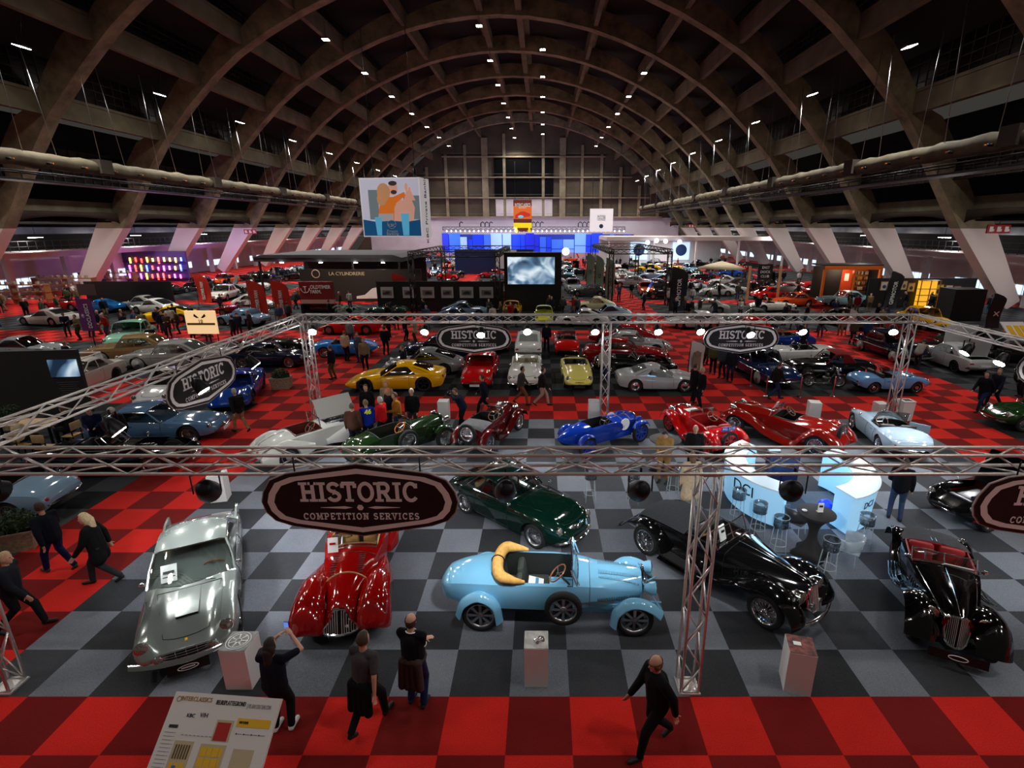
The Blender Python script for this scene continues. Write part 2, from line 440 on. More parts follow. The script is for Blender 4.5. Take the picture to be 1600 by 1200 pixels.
for s in (-1, 1):
 for i, h in enumerate(KN[1:]):
  z = prof_z(h); sz = (0.55, 1.6) if h > 5 else (0.8, 1.3)
  pl.box((XC + s * (h + 0.5), (Y0H + YE) / 2, z + 1.05), (sz[0], YE - Y0H, sz[1]))
  pl.box((XC + s * (h + 0.9), (Y0H + YE) / 2, z + 2.0), (1.5, YE - Y0H, 0.25))
 seq = KN[1:]
 for i in range(len(seq) - 1):
  h0, h1 = seq[i], seq[i + 1]; z0, z1 = prof_z(h0) + 2.1, prof_z(h1) + 2.1
  gap = min(3.0, (z1 - z0) * 0.6)
  hg = h0 + 1.0
  gz.box((XC + s * hg, (Y0H + YE) / 2, z0 + gap / 2), (0.06, YE - Y0H, gap))
  yy = Y0H
  while yy < YE:
   mu.box((XC + s * (hg - 0.06), yy, z0 + gap / 2), (0.07, 0.07, gap)); yy += 1.18
  for q in range(1, 4): mu.box((XC + s * (hg - 0.06), (Y0H + YE) / 2, z0 + gap * q / 4), (0.06, YE - Y0H, 0.06))
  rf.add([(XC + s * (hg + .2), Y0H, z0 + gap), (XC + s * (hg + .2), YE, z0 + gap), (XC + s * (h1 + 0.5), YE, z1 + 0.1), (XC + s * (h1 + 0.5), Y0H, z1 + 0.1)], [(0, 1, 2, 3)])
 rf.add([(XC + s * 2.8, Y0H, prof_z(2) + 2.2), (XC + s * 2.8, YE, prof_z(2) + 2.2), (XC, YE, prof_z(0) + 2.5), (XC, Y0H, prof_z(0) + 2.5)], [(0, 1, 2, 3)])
 gz.box((XC + s * 42.2, (Y0H + YE) / 2, 13.2), (0.06, YE - Y0H, 3.4))
 yy = Y0H
 while yy < YE:
  mu.box((XC + s * 42.1, yy, 13.2), (0.08, 0.08, 3.4)); yy += 1.18
 for q in range(5): mu.box((XC + s * 42.1, (Y0H + YE) / 2, 11.6 + 0.8 * q), (0.07, YE - Y0H, 0.07))
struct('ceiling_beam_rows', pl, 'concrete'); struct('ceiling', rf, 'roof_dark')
mat('glazing_dark', S(12, 11, 10), 0.3, noise=0.5, nscale=0.3, spec=0.3)
struct('window_1', gz, 'glazing_dark'); struct('window_2_frame', mu, 'concrete_dark')
# side aisles: gallery beams, white walls, window strips
for s, nm in ((-1, 'left'), (1, 'right')):
 X = lambda h: XC + s * h
 ym, yl = (10 + YE) / 2, YE - 10
 m = MB(); m.box((X(54.6), ym, 2.4), (0.3, yl, 4.8)); struct('wall_' + nm, m, 'wall_white')
 m = MB(); m.box((X(44.9), ym, 9.6), (0.6, yl, 1.1)); struct('beam_%s_upper' % nm, m, 'concrete')
 m = MB(); m.box((X(51.4), ym, 4.55), (0.7, yl, 0.7)); m.box((X(50.2), ym, 4.95), (2.4, yl, 0.12)); struct('beam_%s_lower' % nm, m, 'wall_white')
 m = MB(); m.box((X(52.6), ym, 6.4), (0.2, yl, 2.9)); m.box((X(50.5), ym, 13.5), (0.2, yl, 11.0)); m.box((X(49), ym, 8.1), (8, yl, 0.2)); struct('wall_%s_gallery' % nm, m, 'roof_dark')
 m = MB(); m.box((X(51.9), ym, 7.1), (0.08, yl, 0.75)); struct('window_%s_upper' % nm, m, mat('glazing_blue', S(78, 82, 92), 0.3, noise=0.6, nscale=0.5))
 m = MB();
 for k in range(int(yl / 1.0)): m.box((X(49.1), 10 + k, 5.5), (0.05, 0.05, 1.1))
 for z in (5.5, 6.05): m.box((X(49.1), ym, z), (0.05, yl, 0.05))
 struct('trim_%s_railing' % nm, m, 'dark_metal')
 n = 0
 for y in ARCH_Y[1:]:
  for off in (2.2, 7.6):
   fr = MB(); gl = MB(); n += 1
   fr.box((X(54.42), y + off + 2.3, 1.35), (0.08, 4.9, 1.2))
   for q in range(5): gl.box((X(54.36), y + off + 0.42 + 0.94 * q, 1.35), (0.04, 0.8, .95))
   o = fr.build('window_%s_%d' % (nm, n), 'white'); o['kind'] = 'structure'
   p = gl.build('glass_pane', 'window_glow', o)
 m = MB()
 for y in ARCH_Y[1:]:
  for off in (0, 7.1):
   m.box((X(52.2), y + off, 2.1), (0.5, 0.6, 4.2))
 struct('column_row_%s' % nm, m, 'wall_white')
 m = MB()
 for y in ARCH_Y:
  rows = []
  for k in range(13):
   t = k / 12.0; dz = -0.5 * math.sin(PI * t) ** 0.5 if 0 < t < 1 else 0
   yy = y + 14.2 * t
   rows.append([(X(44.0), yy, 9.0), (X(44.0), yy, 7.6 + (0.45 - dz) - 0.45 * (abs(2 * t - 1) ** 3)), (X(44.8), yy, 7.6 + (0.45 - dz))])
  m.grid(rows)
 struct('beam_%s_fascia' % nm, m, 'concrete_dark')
gl0 = None
for s, nm in ((-1, 'left'), (1, 'right')):
 for k, y in enumerate(ARCH_Y[2:]):
  if gl0 is None:
   gl0 = empty('gallery_pendant'); m = MB(); m.box((0, 0, .1), (.5, 1.4, .12)); m.tube([(0, 0, .1), (0, 0, 1.6)], .02, 5); m.build('housing', 'dark_metal', gl0); m = MB(); m.box((0, 0, .02), (.4, 1.3, .05)); m.build('diffuser', 'lamp_glow', gl0); o = gl0
  else: o = copy_tree(gl0)
  o.location = (XC + s * 48.3, y + 7.1, 6.4); tag(o, '%s strip lamp from the front below the %s gallery' % (('first second third fourth fifth sixth seventh eighth ninth').split()[k], nm), 'lamp', 'strip lamps below the galleries')
  GALLERY.append(o.location.copy())
# end wall
m = MB(); pts = [(XC - h * 1.04, max(z * 1.07 + .6, 0)) for h, z in PROF] + [(XC + h * 1.04, max(z * 1.07 + .6, 0)) for h, z in reversed(PROF[:-1])]
m.prism(pts, YE + 0.3, YE + 0.6); struct('wall_back', m, mat('end_wall', S(84, 74, 60), 0.9, noise=0.3, nscale=0.25))
m = MB(); m.box((XC, YE + 0.2, 5.1), (94, 0.15, 10.2)); struct('wall_back_lower', m, mat('end_white', S(196, 196, 206), 0.8, noise=0.1, nscale=0.3))
m = MB()
for z in (10.4, 15.9, 21.6, 27.2):
 hh = next((h for h, zz in zip([50 - i * .5 for i in range(100)], [prof_z(50 - i * .5) for i in range(100)]) if zz >= z), 10)
 m.box((XC, YE - 0.2, z), (2 * hh, 0.9, 0.35)); m.box((XC, YE - 0.6, z + 0.9), (2 * hh, 0.05, 0.05))
for k in range(-8, 9):
 if k == 0: continue
 x = k * 5.75; z1 = prof_z(x)
 m.box((XC + x, YE, 10.4 + (z1 - 10.4) / 2), (0.8 if abs(k) != 2 else 1.8, 0.6, max(0.1, z1 - 10.4)))
struct('wall_back_ribs', m, mat('rib', S(142, 130, 106), .9, noise=.25, nscale=.6))
m = MB()
for z0, z1 in ((16.2, 21.3), (22.0, 26.8)):
 m.box((XC, YE - 0.05, (z0 + z1) / 2), (17.5, 0.4, z1 - z0))
struct('door_1', m, mat('door_black', S(4, 4, 4), .7, spec=.1))
m = MB(); m.box((XC, YE - 0.1, 13.1), (17.0, 0.3, 4.8)); struct('wall_back_hatch', m, 'wall_white')
m = MB(); m.cyl((0, 0, 0), .1, .1);
# ventilation duct and lamp catwalk along each side
for s in (-1, 1):
 x = XC + s * 32.5; y0, y1 = 22.0, 150.0
 r = empty('ventilation_duct', (x, y0, 12.3)); tag(r, 'long fabric ventilation duct under the %s arches' % ('left' if s < 0 else 'right'), 'duct')
 m = MB(); pts, rr = [], []; yy = 0.0; k = 0
 while yy < y1 - y0:
  pts.append((0, yy, 0.04 * math.sin(k * 1.7))); rr.append(0.56 if k % 5 else 0.62); yy += 0.8; k += 1
 m.tube(pts, rr, 14); m.build('duct_tube', mat('duct_cloth', S(98, 90, 70), 0.85, noise=0.35, nscale=1.2, bump=0.4), r)
 me = MB().box((0, 0, 0.1), (1.5, 1.3, 1.1)).mesh('junction_box', 'concrete_dark'); mn = MB().cyl((0, 0, -.1), 0.17, 0.16, 8).cyl((-s * .12, .22, -.05), .07, .09, 6, 1).mesh('nozzle', ['dark_metal', 'amber'])
 for k in range(8): link('junction_box', me, r).location = (0, 10 + 16 * k, 0)
 for k in range(40): link('nozzle', mn, r).location = (-s * 0.56, 2 + 3.1 * k, -0.18)
 c = empty('hanging_catwalk', (x, y0, 10.8)); tag(c, 'dark steel catwalk hanging below the %s duct' % ('left' if s < 0 else 'right'), 'catwalk')
 m = MB()
 for dx in (-0.7, 0.7):
  for dz in (0, 0.55): m.tube([(dx, 0, dz), (dx, y1 - y0, dz)], 0.06, 6)
 m.box((0, (y1 - y0) / 2, -0.05), (1.5, y1 - y0, 0.08))
 for k in range(86): m.box((-s * 0.7, 1.5 * k, 0.27), (0.05, 0.05, 0.55))
 m.build('deck', 'black', c)
 hg = MB()
 for k in range(36): hg.tube([(0.3 if k % 2 else -0.3, 3.5 * k + 1.5, 0.3), (0.4 if k % 2 else -0.9, 3.5 * k + 1.2, prof_z(33) - 12.0)], 0.022, 5)
 hg.build('hanger', 'steel', r)
# hall lamps
lamp0 = None
LAMPS = []
def hall_lamp(x, y, z, big, label, tilt=0.0):
 global lamp0
 if lamp0 is None:
  lamp0 = empty('pendant_lamp')
  m = MB(); m.box((0, 0, 0.09), (0.75, 0.75, 0.16)); m.tube([(0, 0, 0.1), (0, 0, 1.9)], 0.02, 5); m.build('housing', 'dark_metal', lamp0)
  m = MB()
  for dx in (-0.2, 0.2):
   for dy in (-0.2, 0.2): m.box((dx, dy, -0.01), (0.32, 0.32, 0.04))
  m.build('diffuser', 'lamp_glow', lamp0); o = lamp0
 else: o = copy_tree(lamp0)
 o.location = (x, y, z); o.rotation_euler = (0, tilt, 0); tag(o, label, 'lamp', 'hall lamps under the arches')
 LAMPS.append((x, y, z))
OR = ['first', 'second', 'third', 'fourth', 'fifth', 'sixth', 'seventh', 'eighth', 'ninth', 'tenth', 'eleventh', 'twelfth', 'thirteenth', 'fourteenth', 'fifteenth', 'sixteenth', 'seventeenth', 'eighteenth', 'nineteenth', 'twentieth', 'twenty-first', 'twenty-second', 'twenty-third', 'twenty-fourth', 'twenty-fifth', 'twenty-sixth', 'twenty-seventh', 'twenty-eighth']
for s, nm in ((-1, 'left'), (1, 'right')):
 for k in range(-3, 9):
  y = 43.1 + 14.2 * k
  hall_lamp(XC + s * 32.2, y, 20.0, True, '%s lit square lamp from the front, low along the %s arches' % (OR[k] if k >= 0 else 'out of view ' + OR[k + 3], nm), -s * 0.25)
 for k in range(-3, 9):
  if s > 0 and 0 <= k < 3: continue
  y = 43.1 + 14.2 * k
  hall_lamp(XC + s * 20.4, y, 29.0, True, '%s lit square lamp from the front, high on the %s arches' % (OR[k - (0 if s < 0 else 3)] if k >= 0 else 'out of view ' + OR[k + 3], nm))
 for k in range(2 if s < 0 else 3, 9):
  y = 43.1 + 14.2 * k + (4 if s < 0 else 0)
  hall_lamp(0.0 if s > 0 else -8.0, y, 32.0 if s > 0 else 31.7, True, '%s lit square lamp from the front, %s of the roof ridge' % (OR[k - (2 if s < 0 else 3)], nm))
# trusses of the stand
TZ, TS = 4.2, 0.29
def truss_into(tb, br, p0, p1, size=TS, step=0.5, rc=0.026, rb=0.013):
 p0, p1 = V(p0), V(p1); d = p1 - p0; L = d.length; t = d / L
 a = t.cross(V((0, 0, 1)))
 if a.length < 0.1: a = V((1, 0, 0))
 a.normalize(); b = a.cross(t).normalized(); h = size / 2
 cor = [a * h + b * h, a * h - b * h, -a * h - b * h, -a * h + b * h]
 for c in cor: tb.tube([p0 + c, p1 + c], rc, 8)
 n = max(1, round(L / step))
 for f in range(4):
  c0, c1 = cor[f], cor[(f + 1) % 4]
  for k in range(n):
   q0, q1 = p0 + t * (L * k / n), p0 + t * (L * (k + 1) / n)
   if (k + f) % 2: c0_, c1_ = c0, c1
   else: c0_, c1_ = c1, c0
   br.tube([q0 + c0_, q1 + c1_], rb, 5)
  for e in (p0, p1): br.tube([e + c0, e + c1], rb * 1.3, 6)
XT = (-9.05, 2.45, 14.0); YT = (6.95, 19.6)
def truss(name, label, p0, p1, loc):
 r = empty(name, loc); tag(r, label, 'truss')
 tb, br = MB(), MB(); truss_into(tb, br, V(p0) - V(loc), V(p1) - V(loc))
 tb.build('chord_tubes', 'alu', r); br.build('lattice_braces', 'alu', r)
 return r
h = TS / 2 + 0.03
truss('truss_beam', 'aluminium lattice truss beam spanning the front of the stand', (-14, YT[0], TZ), (18.5, YT[0], TZ), (2.45, YT[0], TZ))
truss('truss_beam', 'aluminium truss beam across the back, carrying two signs', (XT[0], YT[1], TZ - .05), (XT[2], YT[1], TZ - .05), (2.45, YT[1], TZ))
truss('truss_beam', 'aluminium truss beam running back along the left of the stand', (XT[0], YT[0] + h, TZ), (XT[0], YT[1] - h, TZ), (XT[0], 13, TZ))
truss('truss_beam', 'aluminium truss beam running back along the right of the stand', (XT[2], YT[0] + h, TZ), (XT[2], YT[1] - h, TZ), (XT[2], 13, TZ))
cl = {(0, 0): 'truss column standing at the front left corner on dark carpet', (1, 0): 'tall truss column in front of the black open tourer',
  (0, 1): 'truss column at the back left, behind the open silver roadster', (1, 1): 'truss column at the back middle behind the blue racer',
  (2, 1): 'truss column at the back right behind the pale blue roadster', (2, 0): 'truss column at the front right corner'}
for (i, j), lb in cl.items():
 if (i, j) == (2, 0): continue
 x, y = XT[i], YT[j]
 r = truss('truss_column', lb, (x, y, 0.05), (x, y, TZ - h), (x, y, 0))
 m = MB(); m.box((0, 0, 0.022), (0.36, 0.36, 0.03)); m.build('base_plate', 'alu', r)
 m = MB(); m.box((0, 0, TZ), (0.36, 0.36, 0.36)) if False else None
def shield(name, label, c, right, up, W=2.84, Hh=1.15):
 M = face_matrix(c, right, up)
 r = empty(name, c); tag(r, label, 'sign', 'lettered shield signs on the trusses')
 Mi = Matrix.Translation(-V(c)) @ M
 def outline(sx, sy):
  pts = []
  base = [(0, 0.5), (0.36, 0.37), (0.445, 0.28), (0.485, 0.12), (0.5, -0.02), (0.485, -0.16), (0.445, -0.28), (0.36, -0.355), (0, -0.5)]
  full = base + [(-a, b) for a, b in reversed(base[1:-1])]
  return [(a * W * sx, b * Hh * sy) for a, b in full]
 def slab(mb, o, z0, z1):
  n = len(o)
  mb.add([Mi @ V((a, b, z0)) for a, b in o] + [Mi @ V((a, b, z1)) for a, b in o], [tuple(range(n)), tuple(range(n, 2 * n))] + [(i, (i + 1) % n, (i + 1) % n + n, i + n) for i in range(n)])
 m = MB(); slab(m, outline(1.012, 1.03), -0.02, 0.005); m.build('rim', mat('sign_edge', S(196, 176, 174), 0.5), r)
 m = MB(); slab(m, outline(1.0, 1.0), 0.0, 0.012); m.build('board', mat('sign_black', S(24, 17, 17), 0.6), r)
 o1, o2 = outline(0.945, 0.9), outline(0.875, 0.76); n = len(o1); m = MB()
 m.add([Mi @ V((a, b, 0.018)) for a, b in o1] + [Mi @ V((a, b, 0.018)) for a, b in o2], [(i, (i + 1) % n, (i + 1) % n + n, i + n) for i in range(n)])
 m.build('border_line', mat('sign_ink', S(252, 244, 242), 0.5), r)
 m = MB()
 slab_into(m, 'HISTORIC', 0.31, Mi @ Matrix.Translation((0, 0.145, 0.014)), width=1.72, weight=0.088)
 slab_into(m, 'COMPETITION SERVICES', 0.105, Mi @ Matrix.Translation((0, -0.25, 0.014)), width=1.70, weight=0.08, kern=0.14)
 for s in (-1, 1):
  q = [(a * s, b - .07) for a, b in ((0.11, -0.035), (0.22, -0.012), (0.58, -0.032), (0.58, -0.038), (0.22, -0.058))]
  k = len(q); m.add([Mi @ V((a, b, 0.018)) for a, b in q], [tuple(range(k))])
 hx = [(0.05 * math.cos(PI / 3 * i), -0.105 + 0.05 * math.sin(PI / 3 * i)) for i in range(6)]
 m.add([Mi @ V((a, b, 0.018)) for a, b in hx], [tuple(range(6))])
 m.build('lettering', 'sign_ink', r)
 m = MB()
 for a in (-0.9, 0.9): m.tube([Mi @ V((a, Hh * 0.36, -0.02)), Mi @ V((a, Hh * 0.5 + 0.1, -0.02))], 0.012, 5)
 m.build('hanger', 'dark_metal', r)
 return r
fy = YT[0] - TS / 2 - 0.06
shield('hanging_sign', 'dark shield sign on the front truss above the red pontoon roadster', (-2.66, fy, 3.66), (1, 0, 0), (0, 0, 1))
shield('hanging_sign', 'dark shield sign on the front truss, cut off at the right edge', (7.72, fy, 3.60), (1, 0, 0), (0, 0, 1))
by = YT[1] - TS / 2 - 0.06
shield('hanging_sign', 'dark shield sign on the back truss above the red coupe facing front', (-2.62, by, 3.42), (1, 0, 0), (0, 0, 1))
shield('hanging_sign', 'dark shield sign on the back truss above the visitors and navy sedan', (7.55, by, 3.42), (1, 0, 0), (0, 0, 1))
shield('hanging_sign', 'dark shield sign on the left truss, slanting up in the picture', (XT[0] + 0.22, 13.0, 3.62), (0, 1, 0), (0, 0, 1))
shield('hanging_sign', 'dark shield sign on the right truss, only its edge showing', (XT[2] - 0.22, 13.15, 3.62), (0, -1, 0), (0, 0, 1))
spot0 = None
SPOTS = []
def truss_spot(x, y, z, aim, label):
 global spot0
 if spot0 is None:
  spot0 = empty('spotlight')
  m = MB(); m.lathe([(0.05, -0.21), (0.10, -0.20), (0.13, -0.12), (0.15, 0.0), (0.165, 0.12), (0.165, 0.14)], 18, axis='X'); hd = m.build('lamp_head', 'dark_metal', spot0)
  m = MB(); m.lathe([(0.145, 0.139), (0.145, 0.147)], 18, axis='X'); m.build('lens', 'spot_glow', hd)
  m = MB()
  for s in (-1, 1): m.box((0, 0.18 * s, 0.12), (0.04, 0.012, 0.30))
  m.box((0, 0, 0.27), (0.04, 0.36, 0.012)); m.tube([(0, 0, 0.27), (0, 0, 0.36)], 0.02, 6); m.build('yoke', 'dark_metal', spot0)
  o = spot0
 else: o = copy_tree(spot0)
 d = (V(aim) - V((x, y, z))).normalized()
 o.location = (x, y, z); o.rotation_euler = (0, 0, math.atan2(d.y, d.x))
 hd = [c for c in o.children if c.name.startswith('lamp_head')][0]
 hd.rotation_euler = (0, -math.asin(d.z), 0)
 tag(o, label, 'spotlight', 'spotlights hanging under the trusses')
 SPOTS.append((V((x, y, z)) + d * 0.25, V(aim)))
zs = TZ - 0.48
for x, aim, lb in ((-5.0, (-6.4, 10.5, 0.5), 'black spotlight hanging left of the front shield sign'), (1.45, (1.0, 11.5, 0.5), 'black spotlight on the front truss above the dark green coupe'),
     (3.72, (5.0, 11.5, 0.4), 'black spotlight on the front truss in front of the lit counter'), (-0.55, (-1.2, 10.5, 0.6), 'black spotlight on the front truss at the bonnet of the green coupe'),
     (11.8, (9.5, 11, 0.4), 'black spotlight on the front truss near the right edge'), (-8.2, (-7.5, 11, 0.5), 'black spotlight on the front truss near the left corner')):
 truss_spot(x, YT[0], zs, aim, lb)
for x, aim, lb in ((-8.8, (-7.5, 14.5, 0.5), 'lit spotlight on the back truss by the left column'), (-4.5, (-4.5, 15, 0.5), 'lit spotlight on the back truss left of the shield sign'),
     (-2.3, (-2, 14.5, 0.5), 'lit spotlight in front of the middle shield sign'), (-0.6, (0, 14, 0.5), 'lit spotlight on the back truss right of the middle shield sign'), (2.0, (2, 15, 0.5), 'lit spotlight at the middle column of the back truss'),
     (4.4, (4.5, 15, 0.5), 'lit spotlight on the back truss right of the middle column'), (6.0, (6.5, 14, 0.5), 'lit spotlight on the back truss left of the right shield sign'),
     (7.7, (8, 14, 0.5), 'lit spotlight in front of the right shield sign'), (9.9, (10, 15, 0.5), 'lit spotlight on the back truss right of the right shield sign'),
     (13.4, (11.8, 15.5, 0.5), 'lit spotlight on the back truss by the right column')):
 truss_spot(x, YT[1] - 0.56 if 'in front' in lb else YT[1], zs, aim, lb)
for y, lb, aim in ((9.5, 'lit spotlight on the left truss, nearest the front corner', (-6, 10, 0.4)), (12.2, 'dark spotlight hanging before the left shield sign', (-6, 12, 0.4)), (14.6, 'spotlight at the far end of the left shield sign', (-6, 15, .4))):
 truss_spot(XT[0] + 0.62, y, zs, aim, lb)
for y, lb, aim in ((16.2, 'lit spotlight on the right truss nearest the back column', (11, 16, 0.4)), (14.9, 'lit spotlight on the right truss beside the shield edge', (11, 14, .4))):
 truss_spot(XT[2] - 0.42, y, zs, aim, lb)
# lights
def light(kind, name, loc, energy, color=(1, 1, 1), aim=None, size=0.3, angle=None, blend=0.5, size_y=None):
 l = D.lights.new(name, kind); l.energy = energy; l.color = color
 if kind == 'SPOT': l.spot_size = angle; l.spot_blend = blend; l.shadow_soft_size = size
 elif kind == 'AREA':
  l.size = size
  if size_y: l.shape = 'RECTANGLE'; l.size_y = size_y
 else: l.shadow_soft_size = size
 o = D.objects.new(name, l); COL.objects.link(o); o.location = loc
 if aim is not None: o.rotation_euler = (V(aim) - V(loc)).to_track_quat('-Z', 'Y').to_euler()
 return o
for i, (x, y, z) in enumerate(LAMPS):
 e = 6000.0 if y > 35 else (1500.0 if y > 5 else 4700.0)
 o = light('SPOT', 'hall_lamp_light', (x, y, z - 0.25), e, (1.0, 0.95, 0.88), (x * 0.93 + XC * 0.07, y - 2, 0), 0.6, math.radians(140), 0.7)
for q in GALLERY: light('POINT', 'gallery_lamp_light', (q.x, q.y, q.z - .4), 420.0, (1, .93, .9), size=.4)
for p, aim in SPOTS:
 light('SPOT', 'truss_spot_light', p + (aim - p).normalized() * 0.15, 380.0, (0.96, 0.97, 1.0), aim, 0.12, math.radians(75), 0.8)
# car building kit
def pchip(xs, ys):
 n = len(xs); h = [xs[i + 1] - xs[i] for i in range(n - 1)]; d = [(ys[i + 1] - ys[i]) / h[i] for i in range(n - 1)]
 m = [d[0]] + [0 if d[i - 1] * d[i] <= 0 else 2 * d[i - 1] * d[i] / (d[i - 1] + d[i]) for i in range(1, n - 1)] + [d[-1]]
 def f(x):
  x = min(max(x, xs[0]), xs[-1]); i = 0
  while i < n - 2 and x > xs[i + 1]: i += 1
  t = (x - xs[i]) / h[i]; t2, t3 = t * t, t * t * t
  return (2 * t3 - 3 * t2 + 1) * ys[i] + (t3 - 2 * t2 + t) * h[i] * m[i] + (-2 * t3 + 3 * t2) * ys[i + 1] + (t3 - t2) * h[i] * m[i + 1]
 return f
class Shell:
 """body skin lofted from stations (x, z bottom, z shoulder, z top, half width[, ridge]); wheel arches bite into its lower edge"""
 def __init__(s, st, arches=(), tuck=0.10, sh=0.10, p=2.4, ns=5, nt=7, rp=0.78, rw=0.2, yoff=0.0, n=34, extra=()):
  st = sorted(st); s.st = st; xs = [q[0] for q in st]
  s.fb, s.fs, s.ft, s.fw = [pchip(xs, [q[k] for q in st]) for k in (1, 2, 3, 4)]
  s.fr = pchip(xs, [(q[5] if len(q) > 5 else 0.0) for q in st])
  s.arches, s.tuck, s.sh, s.p, s.ns, s.nt, s.rp, s.rw, s.yoff = arches, tuck, sh, p, ns, nt, rp, rw, yoff
  X = set(round(xs[0] + (xs[-1] - xs[0]) * i / n, 4) for i in range(n + 1)) | set(round(x, 4) for x in extra)
  for xa, R, zc in arches:
   for k in range(13): X.add(round(xa - R * math.cos(PI * k / 12), 4))
  for e in (xs[0], xs[-1]):
   q = xs[1] - xs[0] if e == xs[0] else xs[-1] - xs[-2]
   for t in (0.08, 0.25, 0.5): X.add(round(e + (t * q if e == xs[0] else -t * q), 4))
  s.xs = [x for x in sorted(X) if xs[0] - 1e-4 <= x <= xs[-1] + 1e-4]
  z = [s.xs[0]]
  for x in s.xs[1:]:
   if x - z[-1] > 0.008: z.append(x)
  s.xs = z
 def bottom(s, x):
  zb = s.fb(x)
  for xa, R, zc in s.arches:
   if abs(x - xa) < R: zb = max(zb, zc + math.sqrt(R * R - (x - xa) ** 2))
  return min(zb, s.fs(x) - 0.015)
 def side(s, x, z):
  zb, zs, w = s.fb(x), s.fs(x), s.fw(x); g = max(0.0, min(1.0, (z - zb) / max(1e-4, zs - zb)))
  return w * (1 - s.tuck * (1 - g) ** 2) - w * s.sh * g ** 3
 def top(s, x, y):
  zs, zt, ws = s.fs(x), s.ft(x), s.fw(x) * (1 - s.sh); f = min(1.0, abs(y) / max(1e-4, ws))
  return zs + (zt - zs) * (1 - f ** s.p) + s.fr(x) * math.exp(-((f - s.rp) / s.rw) ** 2) * (1 - f ** 8)
 def half(s, x):
  zb, zs = s.bottom(x), s.fs(x); pts = []
  for i in range(s.ns + 1):
   z = zb + (zs - zb) * i / s.ns; pts.append((s.side(x, z), z))
  ws = s.fw(x) * (1 - s.sh)
  for j in range(1, s.nt + 1):
   y = ws * (1 - j / s.nt); pts.append((y, s.top(x, y)))
  return pts
 def into(s, mb, cut=None, mi=0, mif=None, caps=True):
  rings = []
  for x in s.xs:
   h = s.half(x)
   rings.append([(x, s.yoff + y, z) for y, z in h] + [(x, s.yoff - y, z) for y, z in reversed(h[:-1])])
  n = len(rings[0]); vs = [p for r in rings for p in r]; a, b = [], []
  for i in range(len(rings) - 1):
   for j in range(n - 1):
    q = (i * n + j, i * n + j + 1, (i + 1) * n + j + 1, (i + 1) * n + j)
    c = [sum(vs[k][t] for k in q) / 4 for t in range(3)]
    istop = s.ns <= j < n - 1 - s.ns
    if cut and istop and cut(c[0], c[1] - s.yoff): continue
    k = mif(c[0], c[1], c[2]) if mif else 0
    (a if not k else b).append(q)
  if caps:
   a.append(tuple(range(n))); a.append(tuple(range((len(rings) - 1) * n + n - 1, (len(rings) - 1) * n - 1, -1)))
  m0 = len(mb.v); mb.add(vs, a, mi, True)
  if b:
   mb.f += [tuple(i + m0 for i in q) for q in b]; mb.m += [mi + 1] * len(b); mb.sm += [True] * len(b)
  return mb
 def line(s, mb, pts, r=0.006, off=0.002, sides=(1,)):
  """thin seam running over the skin: pts are (x, y) on top or (x, None, z) on the side"""
  for sd in sides:
   q = []
   for p in pts:
    if len(p) == 3: q.append((p[0], s.yoff + sd * (s.side(p[0], p[2]) + off), p[2]))
    else: q.append((p[0], s.yoff + sd * p[1], s.top(p[0], p[1]) + off))
   mb.tube(q, r, 5)
WHEELS = {}
